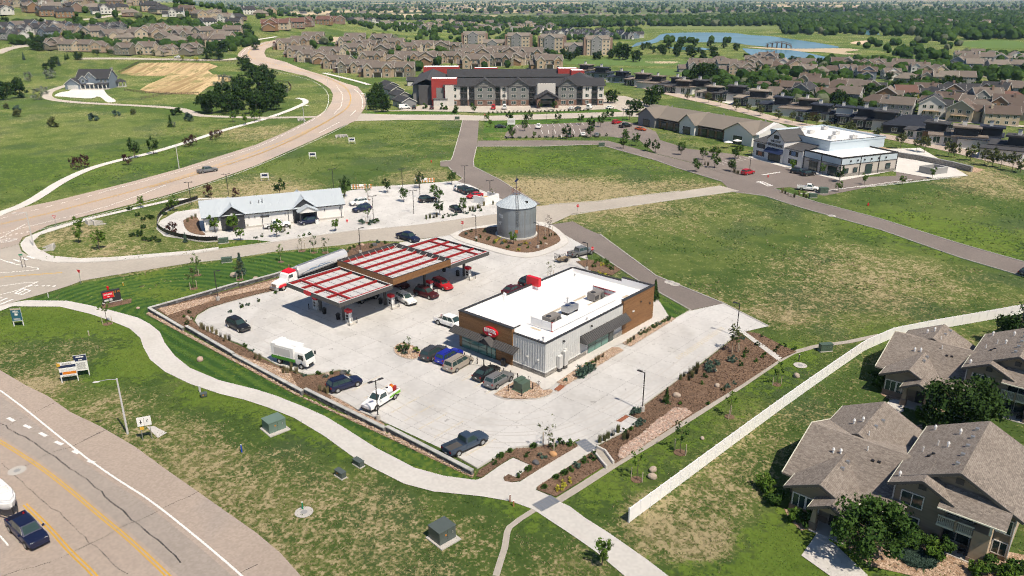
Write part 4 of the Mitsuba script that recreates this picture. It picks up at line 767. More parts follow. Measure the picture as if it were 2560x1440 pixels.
# ---- lamps, signs, boxes -----------------------------------------------------------------------
def lamp_kind(h, two, base):
    k = Kind()
    if base: k.part('footing', B().cyl(0, 0, 0, .75, .3, n=14), 'concrete_plain')
    k.part('pole', B().tube([(0, 0, .7 if base else 0), (0, 0, h)], .075, 8), 'dark')
    for s in ((-1, 1) if two else (1,)):
        k.part('arm', B().beam((0, 0, h - .08), (s * .55, 0, h - .05), .07), 'dark')
        k.part('lamp_head', B().box(min(s * .4, s * 1.05), max(s * .4, s * 1.05), -.17, .17, h - .06, h + .05), 'dark')
    return k
k1, k2, k3 = lamp_kind(5.6, False, True), lamp_kind(5.6, True, True), lamp_kind(5.9, True, False)
lamp_txt = ['black lamp post behind the stone wall beside the white pickup', 'black lamp post in the mulch bed right of the transformer', 'black lamp post at the far right corner of the forecourt', 'black lamp post in the mulch bed behind the curved wall',
            'black lamp post by the pickup with the trailer', 'black lamp post right of the silo', 'black lamp post left of the silo', 'black lamp post behind the tanker truck']
for i, q in enumerate(P('-16.9 85.4 16.8 87.6 35.3 111.1 -51.7 126.4 14.6 142.5 5.5 156.4 -7.9 162.7 -31.5 152.8')):
    (k2 if i == 0 else k1).place('lamp_post', lamp_txt[i], 'street lamp', *q, math.radians([40, 140, 150, 0, 150, 150, 150, 20][i]), 0, group='black lamp posts round the forecourt')
lt = ['black twin lamp beside the blue suv at the car wash', 'black twin lamp by the middle rock strip of the wash parking', 'black twin lamp behind the black suv', 'black twin lamp near the striped barricades', 'black twin lamp by the dark parked cars', 'black twin lamp by the white bin enclosure',
      'black twin lamp behind the right end of the car wash', 'black twin lamp behind the black gable', 'black twin lamp behind the left end of the car wash', 'black lamp post in the bottle shop parking', 'black lamp post in the asphalt parking lot', 'black lamp post at the roadside lawn before the flats', 'black lamp post at the corner of the flats parking']
for i, q in enumerate(P('-33.2 179 -24.2 184.5 -24.4 200.2 -30.3 209.8 -13.3 214.1 -5.7 195.6 -49.4 209.8 -76.3 203.3 -82.5 193.5 73.3 235.7 15.4 292.5 15 336.6 47.4 334.4')):
    k3.place('lamp_post', lt[i], 'street lamp', *q, math.radians(20), 0, group='slim twin lamps beyond the street')
sl = Kind()
sl.part('pole', B().tube([(0, 0, 0), (0, 0, 7.6)], [.13, .09], 8), 'light_grey'); sl.part('arm', B().tube([(0, 0, 7.45), (1.0, 0, 7.6), (1.9, 0, 7.55)], .045), 'steel')
sl.part('lamp_head', B().merge(B().mesh(trimesh.creation.icosphere(2, 1)), np.diag([.42, .17, .09, 1]) + np.array([[0, 0, 0, 2.2], [0, 0, 0, 0], [0, 0, 0, 7.5], [0, 0, 0, 0]])), 'light_grey', True)
tx = ['silver street light beside the highway at lower left', 'silver street light on the grassy corner at far left', 'silver street light beyond the highway behind the grey pickup', 'silver street light by the footpath bend', 'silver street light left of the curve before the condos', 'silver street light on the right of the curve', 'silver street light near the side street corner']
for i, q in enumerate(P('-47 82.1 -102.7 158.3 -103.6 238 -87.5 328.8 -111 478 -112 516 -68.8 371.9')):
    sl.place('street_light', tx[i], 'street light', *q, math.radians([200, 200, 20, 20, 20, 200, 200][i]), 0, sc=1.0, group='silver street lights along the highway')

# the station's price sign
ms = Thing('price_sign', 'red and black lit price sign on a brick base at the lawn', 'sign', *(-69.5,124.8), math.radians(38))
ms.part('base', B().box(-1.5, 1.5, -.35, .35, 0, .5), 'brick'); ms.part('base_cap', B().box(-1.6, 1.6, -.42, .42, .5, .58), 'concrete_plain')
ms.part('cabinet', B().box(-1.45, 1.45, -.25, .25, .58, 2.6), 'dark'); ms.part('red_panel', B().box(-1.3, .35, -.27, -.25, 1.35, 2.4), 'signred')
tm = meshkit.text_mesh('MAVERIK', .27, .01, bold=True); tm.apply_translation([-tm.bounds.mean(0)[0], 0, 0]); tm.apply_scale([1.35 / tm.extents[0], 1, 1])
FR = np.array([[1, 0, 0, 0], [0, 0, -1, 0], [0, 1, 0, 0], [0, 0, 0, 1.]])
def front(b, x, y, z): 
    m = FR.copy(); m[:3, 3] = (x, y, z); return B().merge(b, m)
ms.part('lettering', front(B().mesh(tm), -.48, -.28, 1.9), 'white'); ms.part('peaks', front(B().prism([(-.2, 0), (.1, 0), (-.05, .22)], 0, .01).prism([(.05, 0), (.28, 0), (.17, .15)], 0, .01), -.5, -.28, 1.55), 'white')
for i, (t_, z, m_) in enumerate((('2.99', 2.05, 'signred'),)):
    ms.part('price_digits', front(B().mesh(meshkit.text_mesh('2 15', .3, .01, bold=True)), .55, -.265, 2.1), 'orange')
ms.part('small_panel', B().box(-1.25, -.55, -.27, -.25, .78, 1.1).box(-.42, .05, -.27, -.25, .78, 1.2), 'light_grey'); ms.part('side_stripe', B().box(.36, .42, -.27, -.25, 1.35, 2.4), 'yellow')
struct('mulch_patch', B().sheet(affinity.translate(affinity.rotate(Polygon([(-2.3, -1.3), (2.4, -1.3), (3.0, 1.0), (-2.0, .9)]), 38, origin=(0, 0)), *(-69.2,124.8)), .05), 'mulch', text='mulch patch under the price sign')
def board(name, text, px, a, w, h, face, bands, z=.9):
    """A site board on two white posts; bands are coloured strips: (x0, x1, z0, z1, material)."""
    t = Thing(name, text, 'sign', *px, a)
    for x in (-w / 2 + .05, w / 2 - .05): t.part('post', B().box(x - .06, x + .06, 0, .1, 0, z + h), 'white')
    t.part('panel', B().box(-w / 2, w / 2, -.05, 0, z, z + h), face)
    for i, (x0, x1, z0, z1, m) in enumerate(bands): t.part('print', B().box(x0 * w / 2, x1 * w / 2, -.06 - .002 * i, -.05, z + z0 * h, z + z1 * h), m)
    return t
lines = lambda z0, z1, n, m, x=.7: [(-x + .1 * (i % 2), x - .08 * (i % 3), z0 + (z1 - z0) * i / n, z0 + (z1 - z0) * (i + .45) / n, m) for i in range(n)]
board('teal_board', 'teal blue site board with white legs at the far left lawn', (-80.1,115.2), math.radians(10), 1.5, 2.2, 'blue_sign', [(-1, 1, .88, 1.0, 'tan_trim'), (-.3, .3, .45, .6, 'white'), (-1, 1, 0, .03, 'white')] + lines(.68, .84, 3, 'white', .6) + lines(.1, .25, 3, 'light_grey', .7))
board('site_board', 'white and orange leasing board, left of the pair by the highway', (-61.3,95.7), math.radians(20), 2.1, 2.2, 'white', [(-1, 1, .62, .8, 'navy'), (-.65, .95, .16, .34, 'orange'), (-1, -.7, .16, .34, 'navy'), (-1.15, -.75, .75, .98, 'yellow')] + lines(.38, .58, 4, 'light_grey', .85) + lines(.02, .12, 2, 'grey', .8) + lines(.84, .97, 2, 'grey', .6))
board('site_board', 'white and navy blue board, right of the pair by the highway', (-60.4,97.5), math.radians(20), 1.6, 2.4, 'white', [(-1, 1, .62, .98, 'navy'), (-.6, .6, .84, .92, 'white'), (-.3, .3, .66, .74, 'light_grey')] + lines(.1, .55, 7, 'grey', .75))
ls = Thing('lane_sign', 'white lane sign with arrows on two posts by the highway', 'sign', *(-44,80.7), math.radians(22))
for x in (-.45, .55): ls.part('post', B().box(x - .04, x + .04, 0, .08, 0, 2.9), 'steel')
ls.part('plate', B().box(-.75, .8, -.04, 0, 2.0, 3.2), 'white'); ls.part('divider', B().box(.0, .03, -.05, -.04, 2.05, 3.15), 'black')
ls.part('arrow', B().beam((-.35, -.05, 2.25), (-.35, -.05, 2.9), .09, .02, (0, 1, 0)).beam((-.5, -.05, 2.5), (-.2, -.05, 2.5), .08, .02, (0, 1, 0)), 'black'); ls.part('arrow', front(B().tube([(.15 * math.cos(t), .15 * math.sin(t), 0) for t in np.linspace(1.2, 4.5, 8)], .04, 5), .45, -.05, 2.6), 'black')
ls.part('number_plate', B().box(-.55, -.1, -.05, -.01, 1.5, 1.9), 'yellow')
struct('concrete_pad', B().sheet(Polygon(P('-45.4 83.7 -44.6 83.9 -42.3 82.3 -42.9 81.1')), .05), 'walk', text='white concrete pad beside the lane sign')
stop = Kind(); stop.part('post', B().tube([(0, 0, 0), (0, 0, 2.3)], .035), 'steel'); a_ = np.arange(8) * math.pi / 4 + math.pi / 8
stop.part('plate', B().prism([(.38 * math.cos(t), .38 * math.sin(t)) for t in a_], 0, .02).move([[1, 0, 0, 0], [0, 0, -1, -.04], [0, 1, 0, 2.3], [0, 0, 0, 1]]), 'signred')
tm = meshkit.text_mesh('STOP', .2, .01, bold=True); tm.apply_translation([-tm.bounds.mean(0)[0], -.1, 0]); stop.part('lettering', front(B().mesh(tm), 0, -.062, 2.3), 'white')
for i, (q, a) in enumerate(zip(P('-11.2 168.6 16.1 183.7 16.3 149.4 -11.8 340.1'), (-20, 5, 30, 0))): stop.place('stop_sign', ['red stop sign at the corner left of the silo', 'red stop sign at the far side of the concrete street', 'stop sign in front of the pickup with the trailer', 'small stop sign before the apartments'][i], 'stop sign', *q, math.radians(a), 0)
yl = Kind(); yl.part('post', B().tube([(0, 0, 0), (0, 0, 2.2)], .04), 'steel'); yl.part('plate', front(B().prism([(-.45, .75), (.45, .75), (0, 0)], 0, .02), 0, -.04, 2.0), 'signred'); yl.part('inner_plate', front(B().prism([(-.27, .65), (.27, .65), (0, .2)], 0, .01), 0, -.07, 2.0), 'white')
for i, q in enumerate(P('-106 173.1 -80.3 134.9')): yl.place('yield_sign', ['red and white triangular sign at the grassy corner', 'triangular sign beside the street on the lawn edge'][i], 'yield sign', *q, math.radians([0, 160][i]), 0)
gs = Thing('street_sign', 'small green street name sign on two posts on the traffic island', 'sign', *(-96.7,144.2), .1); gs.part('post', B().tube([(0, 0, 0), (0, 0, 2.6)], .04), 'dark'); gs.part('post', B().tube([(.6, 0, 0), (.6, 0, 2.2)], .04), 'dark'); gs.part('plate', B().box(-.2, .5, -.04, 0, 2.5, 2.8), M('sign_green', (.02, .22, .12), .5))
bc = Kind()
for x in (-2.4, -.9, .9, 2.4): bc.part('leg', B().box(x - .04, x + .04, -.3, .3, 0, .08).box(x - .04, x + .04, -.04, .04, .08, 1.65), 'light_grey')
for z in (.45, .9, 1.35):
    for i in range(14): bc.part('stripe', B().hexa([(-2.8 + i * .4, -.09, z), (-2.4 + i * .4 - .002, -.09, z), (-2.4 + i * .4 - .002, -.05, z), (-2.8 + i * .4, -.05, z)], [(-2.8 + i * .4, -.09, z + .25), (-2.4 + i * .4 - .002, -.09, z + .25), (-2.4 + i * .4 - .002, -.05, z + .25), (-2.8 + i * .4, -.05, z + .25)]), 'orange' if i % 2 else 'white')
bc.part('notice', B().box(-.6, .6, -.14, -.1, 1.0, 1.7), 'white')
for i, q in enumerate(P('-41.7 209.8 -25 217.6')): bc.place('barricade', ['orange striped barricade at the left of the parking edge', 'orange striped barricade at the right of the parking edge'][i], 'barricade', *q, math.radians(8), 0, group='orange striped road barricades')
def cab(px, a, w, d, h, mat, text, pad=None, tag=True, name='utility_cabinet'):
    t = Thing(name, text, 'utility box', *px, a)
    if pad: t.part('pad', B().box(-w / 2 - pad, w / 2 + pad, -d / 2 - pad * (2.6 if h > 1.3 and w > 1.8 and tag else 1), d / 2 + pad, 0, .12), 'concrete_plain')
    t.part('body', B().box(-w / 2, w / 2, -d / 2, d / 2, .12, h), mat); t.part('lid', B().box(-w / 2 - .05, w / 2 + .05, -d / 2 - .05, d / 2 + .05, h, h + .08), mat)
    t.part('door_seam', B().box(-.012, .012, -d / 2 - .012, -d / 2, .2, h - .1), 'black')
    if tag: t.part('warning_label', B().box(-w * .12 - .09, -w * .12 + .09, -d / 2 - .016, -d / 2, h * .6, h * .6 + .18), 'orange')
    t.part('hinge', B().box(w * .28, w * .33, -d / 2 - .03, -d / 2, h * .55, h * .75), 'steel')
cab((-29.4,83.3), math.radians(43), 2.2, 1.9, 1.45, 'box_green', 'sage green utility cabinet on a concrete pad below the footpath', .25)
cab((-6.88,62.67), math.radians(43), 2.0, 1.8, 1.5, 'box_grey', 'dark grey green utility cabinet on a pad at bottom centre', .22)
cab((-19.1,73.1), math.radians(-42), 1.3, .6, .75, 'box_grey', 'lower left of the two small dark cabinets by the footpath', .08)
cab((-17.5,75.3), math.radians(-42), 1.3, .6, .7, 'box_grey', 'upper right of the two small dark cabinets by the footpath', .08, False)
cab((-41.2,91.5), math.radians(30), .75, .6, .5, 'box_grey', 'small dark box beside the footpath at left', .0)
cab((47.3,105.8), math.radians(10), 1.9, .8, 1.15, 'green_box', 'dark green cabinet beside the drainage channel', .05, False)
cab((-62.7,160.6), math.radians(20), 2.0, 1.0, 1.0, 'green_box', 'dark green cabinet by the curved fence', .1, False)
cab((-57.5,147.6), math.radians(20), 2.0, 1.0, .9, 'green_box', 'dark green cabinet across the street from the car wash', .05, False)
cab((-23.9,341.3), 0, 2.0, 1.2, 1.2, 'green_box', 'dark cabinet at the corner of the big meadow', .05, False)
cab((32.1,276.6), 0, 2.0, 1.2, 1.2, 'green_box', 'dark cabinet at the edge of the big green plot', .05, False)
cab((84.8,206.1), 0, 2.2, 1.5, 1.5, 'green_box', 'dark green cabinet, upper of the two by the white pickup', .05, False)
cab((80.2,201.1), 0, 2.0, 1.0, 1.0, 'green_box', 'dark green cabinet, lower of the two by the white pickup', .05, False)
# ---- vehicles ----------------------------------------------------------------------------------
PAINT = {'white': (.78, .78, .77), 'black': (.012, .012, .014), 'dark_grey': (.055, .058, .062), 'grey': (.19, .195, .20), 'silver': (.42, .43, .44), 'blue': (.015, .025, .34), 'navy': (.010, .016, .055), 'steel_blue': (.045, .07, .11), 'red': (.42, .012, .02), 'maroon': (.075, .012, .016), 'tan': (.36, .32, .27), 'orange': (.5, .09, .02)}
for k_, c_ in PAINT.items(): M('paint_' + k_, c_, .28, .0 if k_ in ('white', 'black', 'red') else .25, coat=.8)
def loft(st, pts):
    """Skin through sections: st holds (x, half width, bottom, top); pts the half outline as fractions."""
    v, n = [], 2 * len(pts)
    for x, w, z0, z1 in st:
        h = [(x, w * a, z0 + (z1 - z0) * c) for a, c in pts]; v += h + [(p[0], -p[1], p[2]) for p in h[::-1]]
    f = []
    for i in range(len(st) - 1):
        for j in range(n):
            k = (j + 1) % n; a, b_, c, d = i * n + j, i * n + k, (i + 1) * n + k, (i + 1) * n + j
            f += [[a, d, c], [a, c, b_]]
    e = (len(st) - 1) * n
    f += [[0, j, j + 1] for j in range(1, n - 1)] + [[e, e + j + 1, e + j] for j in range(1, n - 1)]
    return B().add(v, f)
OUT = [(.9, 0), (1, .12), (1, .55), (.97, .82), (.86, .97), (.4, 1.01)]
def vehicle(typ, paint):
    """One shape group per type and paint; the front looks along +x."""
    k = Kind(); P = 'paint_' + paint
    S = {  # length, half width, sections, cabin (base rear, base front, roof rear, roof front, belt, roof), wheel radius, wheel places
        'sedan': (4.8, .9, [(-2.4, .7, .35, .72), (-2.32, .82, .28, .94), (-1.7, .9, .22, 1.0), (0, .92, .2, .95), (1.0, .91, .2, .95), (1.9, .87, .24, .82), (2.3, .78, .3, .68), (2.4, .66, .36, .58)], (-1.95, 1.15, -1.05, .2, .94, 1.44), .33, (-1.45, 1.5)),
        'suv': (4.8, .94, [(-2.4, .8, .42, .95), (-2.34, .9, .34, 1.08), (-1.6, .95, .28, 1.1), (0, .96, .27, 1.06), (1.0, .95, .27, 1.05), (1.9, .91, .3, .98), (2.3, .84, .36, .86), (2.4, .72, .42, .72)], (-2.3, 1.15, -1.95, .25, 1.05, 1.72), .37, (-1.45, 1.5)),
        'van': (5.1, .97, [(-2.55, .86, .36, .95), (-2.5, .95, .28, 1.04), (-1.6, .98, .24, 1.06), (0, .98, .24, 1.04), (1.4, .96, .24, 1.02), (2.1, .9, .28, .88), (2.45, .82, .34, .72), (2.55, .7, .4, .62)], (-2.45, 1.7, -2.25, .75, 1.02, 1.78), .34, (-1.55, 1.6)),
        'pickup': (5.8, .98, [(-2.9, .94, .5, .62), (-.6, .97, .42, .66), (-.55, .98, .36, 1.14), (.4, .98, .36, 1.13), (1.3, .97, .36, 1.12), (2.3, .95, .38, 1.06), (2.75, .9, .42, .98), (2.9, .82, .48, .9)], (-.55, 1.5, -.4, .75, 1.12, 1.86), .4, (-1.75, 1.85)),
        'crew': (6.0, 1.0, [(-3.0, .96, .5, .64), (-1.3, .99, .42, .68), (-1.25, 1.0, .38, 1.16), (.4, 1.0, .38, 1.16), (1.4, .99, .38, 1.14), (2.4, .97, .4, 1.08), (2.85, .92, .44, 1.0), (3.0, .84, .5, .92)], (-1.25, 1.6, -1.1, .8, 1.14, 1.9), .42, (-1.95, 1.95)),
        'box_van': (5.6, 1.0, [(-2.8, .98, .4, 1.3), (-1, 1.0, .34, 1.3), (1.4, 1.0, .34, 1.25), (2.3, .95, .38, 1.1), (2.7, .88, .42, .95), (2.8, .8, .48, .85)], (-2.78, 2.0, -2.7, 1.2, 1.25, 2.3), .38, (-1.7, 1.8))}[typ]
    L, W, sec, (b0, b1, r0, r1, zb, zr), wr, wx = S
    k.part('body', loft(sec, OUT), P, 35)
    bw, rw = W * .93, W * .74
    base = [(b0, -bw, zb - .06), (b1, -bw * .94, zb - .06), (b1, bw * .94, zb - .06), (b0, bw, zb - .06)]
    mid = [(r0, -rw, zr - .07), (r1, -rw * .96, zr - .07), (r1, rw * .96, zr - .07), (r0, rw, zr - .07)]
    top = [(r0 + .12, -rw * .82, zr), (r1 - .18, -rw * .8, zr), (r1 - .18, rw * .8, zr), (r0 + .12, rw * .82, zr)]
    k.part('cabin', B().hexa(base, mid).hexa(mid, top), P, 30)
    def glass(nm, a, b_, c, d, u0, u1, v0=.16, v1=.93):
        a, b_, c, d = [np.array(q) for q in (a, b_, c, d)]
        g = lambda u, v: (a * (1 - u) + b_ * u) * (1 - v) + (d * (1 - u) + c * u) * v
        n_ = np.cross(b_ - a, d - a); n_ = n_ / np.linalg.norm(n_) * .014
        q = [g(u0, v0) + n_, g(u1, v0) + n_, g(u1, v1) + n_, g(u0, v1) + n_]
        k.part(nm, B().hexa([p - n_ for p in q], q), 'glass')
    glass('windshield', base[1], base[2], mid[2], mid[1], .07, .93)
    glass('rear_window', base[3], base[0], mid[0], mid[3], .1, .9, .25, .9)
    for a, b_, c, d in ((base[0], base[1], mid[1], mid[0]), (base[2], base[3], mid[3], mid[2])):
        cut = [(.05, .46), (.5, .93)] if typ != 'pickup' else [(.12, .9)]
        if typ in ('suv', 'van'): cut = [(.04, .28), (.31, .62), (.65, .93)]
        if typ == 'box_van': cut = [(.66, .93)]
        for u0, u1 in cut: glass('side_window', a, b_, c, d, u0 if a is base[0] else 1 - u1, u1 if a is base[0] else 1 - u0)
    ub = B().box(-L / 2 + .15, L / 2 - .15, -W * .86, W * .86, .2, .4)
    for x in wx:
        for s in (-1, 1):
            ub.add(*[np.asarray(q) for q in (lambda m: (m.vertices, m.faces))(trimesh.creation.cylinder(wr + .07, .02, sections=16, transform=np.array([[1, 0, 0, x], [0, 0, -1, s * (W - .005)], [0, 1, 0, wr], [0, 0, 0, 1.]])))])
            mm = lambda r_, w_, y: (lambda m: B().mesh(m))(trimesh.creation.cylinder(r_, w_, sections=16, transform=np.array([[1, 0, 0, x], [0, 0, -1, y], [0, 1, 0, wr], [0, 0, 0, 1.]])))
            w = k.part('wheel', mm(wr, .22, s * (W - .08)), 'rubber', 40); k.part(w + '__rim', mm(wr * .62, .235, s * (W - .08)), 'steel' if paint != 'black' else 'chrome', 40)
    k.part('underbody', ub, 'black')
    zh = sec[-2][3]
    for s in (-1, 1):
        k.part('headlight', B().box(L / 2 - .22, L / 2 - .06, s * W * .62 - .16, s * W * .62 + .16, zh - .18, zh - .04), 'lamp_lens'); k.part('taillight', B().box(-L / 2 - .015, -L / 2 + .1, s * W * .8 - .1, s * W * .8 + .08, .78, 1.02 if typ != 'sedan' else .9), 'tail')
        k.part('mirror', B().box(b1 - .5, b1 - .32, s * (W + .1) - .1, s * (W + .1) + .1, zb + .02, zb + .2), P)
    k.part('grille', B().box(L / 2 - .12, L / 2 - .01, -W * .42, W * .42, zh - .26, zh - .08), 'black'); k.part('bumper', B().box(L / 2 - .16, L / 2 + .03, -W * .8, W * .8, .38, .55).box(-L / 2 - .04, -L / 2 + .1, -W * .82, W * .82, .42, .6), 'charcoal' if paint in ('white', 'black', 'dark_grey') else P)
    k.part('number_plate', B().box(-L / 2 - .03, -L / 2 - .02, -.16, .16, .62, .74) if typ != 'pickup' else B().box(-L / 2 - .06, -L / 2 - .045, -.16, .16, .46, .58), 'white')
    if typ in ('suv', 'van'):
        for s in (-1, 1): k.part('roof_rail', B().beam((r0 + .2, s * rw * .84, zr + .02), (r1 - .25, s * rw * .84, zr + .02), .04), 'black')
    if typ in ('pickup', 'crew'):
        xb = -.58 if typ == 'pickup' else -1.28
        for s in (-1, 1): k.part('bed_side', B().box(-L / 2 + .02, xb, s * (W - .09) - .07, s * (W - .09) + .07, .6, 1.14), P)
        k.part('tailgate', B().box(-L / 2, -L / 2 + .09, -W + .1, W - .1, .6, 1.13), P); k.part('bed_floor', B().box(-L / 2 + .09, xb, -W + .16, W - .16, .6, .7), 'charcoal')
    return k
made = {}
def car(typ, paint, name, text, cat, rear_front, group=None, z=None):
    if (typ, paint) not in made: made[typ, paint] = vehicle(typ, paint)
    p, q = rear_front
    x, y = (p[0] + q[0]) / 2, (p[1] + q[1]) / 2
    return made[typ, paint].place(name, text, cat, x, y, ang(p, q), (float(height(x, y)) if z is None else z) + .045, group=group), x, y, ang(p, q)
C = car
_, tx_, ty_, ta_ = C('crew', 'navy', 'pickup_truck', 'dark blue crew cab pickup towing a white boat at lower left', 'pickup truck', P('-50.38 64.96 -45.42 60.96'))
C('crew', 'grey', 'pickup_truck', 'grey pickup driving on the highway at upper left', 'pickup truck', P('-94.5 231 -91.1 234.5'))
C('crew', 'navy', 'pickup_truck', 'navy pickup on the street behind the canopy', 'pickup truck', P('-25.1 164.5 -20.6 160.6'))
C('suv', 'black', 'parked_car', 'black suv driving alone at the curved left end of the forecourt', 'car', P('-46.1 115.9 -42 112.4'))
C('suv', 'navy', 'parked_car', 'dark navy suv parked beside the mulch bed near the stone wall', 'car', P('-24.2 93 -21.6 95.1'))
def extra(key, x, y, a, z, name, b, mat, text=None, smooth=False):
    k = fresh(f'{key}__{name}'); scene[k] = {**b.shape(mat, smooth), 'to_world': T(mat4(x, y, z, a).tolist())}
    if text: label(k, text)
def own(typ, paint, name, text, cat, rf):
    """A vehicle of its own with extra parts: entries instead of an instance."""
    if (typ, paint) not in made: made[typ, paint] = vehicle(typ, paint)
    p, q = rf; x, y, a = (p[0] + q[0]) / 2, (p[1] + q[1]) / 2, ang(*rf); key = fresh(name); label(key, text, cat)
    t = T(mat4(x, y, .045, a).tolist())
    for k, d in made[typ, paint].d.items():
        if k != 'type': scene[f'{key}__{k}'] = {**d, 'to_world': t}
    return key, x, y, a
key, x_, y_, a_ = own('pickup', 'white', 'pickup_truck', 'white work pickup with green stripe and spray tank in the bed', 'pickup truck', P('-15.9 91.9 -18.6 87.6'))
M('lime', (.16, .42, .03), .4)
for s in (-1, 1): extra(key, x_, y_, a_, .045, 'stripe', B().hexa([(-2.85, s * .985 - .012, .62), (-.7, s * .985 - .012, .62), (-.7, s * .985 + .012, .62), (-2.85, s * .985 + .012, .62)], [(-2.85, s * .985 - .012, 1.0), (-.7, s * .985 - .012, .86), (-.7, s * .985 + .012, .86), (-2.85, s * .985 + .012, 1.0)]), 'lime', 'lime green side stripe')
extra(key, x_, y_, a_, .045, 'spray_tank', B().tube([(-2.0, 0, 1.15), (-1.9, 0, 1.15), (-.95, 0, 1.15), (-.85, 0, 1.15)], [.3, .52, .52, .3], 14), 'white', 'white spray tank', 40)
extra(key, x_, y_, a_, .045, 'tank_lid', B().cyl(-1.3, 0, 1.6, 1.72, .18, n=10), 'black'); extra(key, x_, y_, a_, .045, 'hose_reel', B().tube([(-2.45, -.3, 1.2), (-2.45, .3, 1.2)], .32, 12), 'orange', 'orange hose reel'); extra(key, x_, y_, a_, .045, 'reel_flange', B().tube([(-2.45, -.36, 1.2), (-2.45, -.3, 1.2)], .4, 12).tube([(-2.45, .3, 1.2), (-2.45, .36, 1.2)], .4, 12), 'red')
C('pickup', 'steel_blue', 'pickup_truck', 'blue grey small pickup with a clear coat peeling, nearest the bottom corner', 'pickup truck', P('-6.9 77.7 -4.1 80.2'))
C('suv', 'dark_grey', 'parked_car', 'dark grey suv leftmost of the row before the store', 'car', P('-12.8 102 -10.4 105.7'))
C('suv', 'blue', 'parked_car', 'bright blue suv in the row before the store', 'car', P('-10.6 100.8 -7.9 104.6'))
C('van', 'tan', 'parked_van', 'tan minivan in the row before the store', 'van', P('-9.1 98.5 -6.3 102.4'))
C('sedan', 'black', 'parked_car', 'black sedan in the row before the store', 'car', P('-4.9 95.7 -2.3 99.3'))
C('suv', 'grey', 'parked_car', 'grey suv rightmost of the row before the store', 'car', P('-3.2 93.5 -0.4 97'))
C('crew', 'white', 'pickup_truck', 'white pickup half hidden behind the left corner of the store', 'pickup truck', P('-11.6 116.5 -8.2 113.8'))
C('suv', 'white', 'parked_car', 'white suv at the near side of the canopy', 'car', P('-20.1 127.5 -17 123.7'))
C('suv', 'maroon', 'parked_car', 'maroon suv at the near side of the canopy', 'car', P('-16.9 129.7 -13.6 127.1'))
C('suv', 'red', 'parked_car', 'red suv at the right half of the canopy', 'car', P('-14.3 134.6 -11.3 131.1'))
C('suv', 'black', 'parked_car', 'black suv in the shade under the left part of the canopy', 'car', P('-24.6 127.9 -26.9 125.4'))
C('sedan', 'maroon', 'parked_car', 'dark red car in the shade under the middle of the canopy', 'car', P('-22.3 134.4 -19.6 132.3'))
C('sedan', 'maroon', 'parked_car', 'maroon car behind the far wall of the store', 'car', P('-1.3 128.7 1.5 132.3'))
C('suv', 'black', 'parked_car', 'black suv behind the red sign box of the store', 'car', P('1.8 132.7 4.5 136.2'))
_, px_, py_, pa_ = C('crew', 'grey', 'pickup_truck', 'grey pickup towing a small utility trailer at the exit', 'pickup truck', P('12.1 150.4 16.5 153.6'))
ut = Thing('utility_trailer', 'small brown utility trailer with mesh sides behind the grey pickup', 'trailer', *(10.3,148.1), ang(*P('9.7 147.6 16.5 153.6')), .045)
ut.part('deck', B().box(-1.6, 1.6, -.85, .85, .5, .58), 'wood_post')
for s in (-1, 1): 
    ut.part('side_rail', B().beam((-1.6, s * .85, 1.05), (1.6, s * .85, 1.05), .06).beam((-1.6, s * .85, .8), (1.6, s * .85, .8), .05), 'dark'); ut.part('wheel', B().mesh(trimesh.creation.cylinder(.33, .2, sections=14, transform=np.array([[1, 0, 0, 0], [0, 0, -1, s * 1.0], [0, 1, 0, .33], [0, 0, 0, 1.]]))), 'rubber'); ut.part('fender', B().box(-.5, .5, s * 1.0 - .12, s * 1.0 + .12, .7, .75), 'dark')
    for x in (-1.55, 0, 1.55): ut.part('stake', B().box(x - .03, x + .03, s * .85 - .03, s * .85 + .03, .55, 1.08), 'dark')
b = B()
for i in range(6): b.beam((-1.6, -.85 + i * .34, .55), (-1.6, -.85 + i * .34, 1.8), .04)
ut.part('ramp_gate', b.beam((-1.6, -.85, 1.8), (-1.6, .85, 1.8), .06), 'dark'); ut.part('tongue', B().beam((1.6, 0, .5), (2.9, 0, .5), .1), 'dark')
# boat on its trailer
bo = Thing('boat', 'white motor boat on a trailer behind the dark blue pickup', 'boat', *(-53.39,67.59), ta_, .045)
hs = [(-3.3, 1.15, .75, 1.75), (-2, 1.22, .62, 1.78), (0, 1.22, .6, 1.8), (1.6, 1.05, .7, 1.86), (2.7, .6, .95, 1.92), (3.3, .1, 1.4, 1.95)]
bo.part('hull', loft(hs, [(.08, 0), (.75, .22), (.97, .6), (1, .95), (.9, 1.0)]), 'white', 30, 'white hull')
bo.part('cockpit', B().box(-2.9, .4, -.85, .85, 1.78, 1.84), 'light_grey'); 
for s in (-1, 1): bo.part('seat', B().box(-2.6, -.3, s * .72 - .2, s * .72 + .2, 1.84, 2.15), 'white'); bo.part('gunwale_stripe', B().beam((-3.2, s * 1.2, 1.62), (1.4, s * 1.1, 1.68), .03, .12), 'rust_light')
bo.part('windscreen', B().hexa([(.3, -.9, 1.84), (.7, -.8, 1.84), (.7, .8, 1.84), (.3, .9, 1.84)], [(.15, -.85, 2.35), (.2, -.75, 2.35), (.2, .75, 2.35), (.15, .85, 2.35)]), 'light_grey'); bo.part('console', B().box(-.4, .3, -.75, -.15, 1.84, 2.2).box(-.4, .3, .15, .75, 1.84, 2.2), 'white')
bo.part('engine', B().hexa([(-3.8, -.3, .9), (-3.3, -.3, .9), (-3.3, .3, .9), (-3.8, .3, .9)], [(-3.75, -.25, 2.1), (-3.3, -.28, 2.2), (-3.3, .28, 2.2), (-3.75, .25, 2.1)]), 'white'); bo.part('bow_rail', B().tube([(1.2, -.95, 2.1), (2.5, -.6, 2.2), (3.2, 0, 2.25), (2.5, .6, 2.2), (1.2, .95, 2.1)], .025), 'chrome')
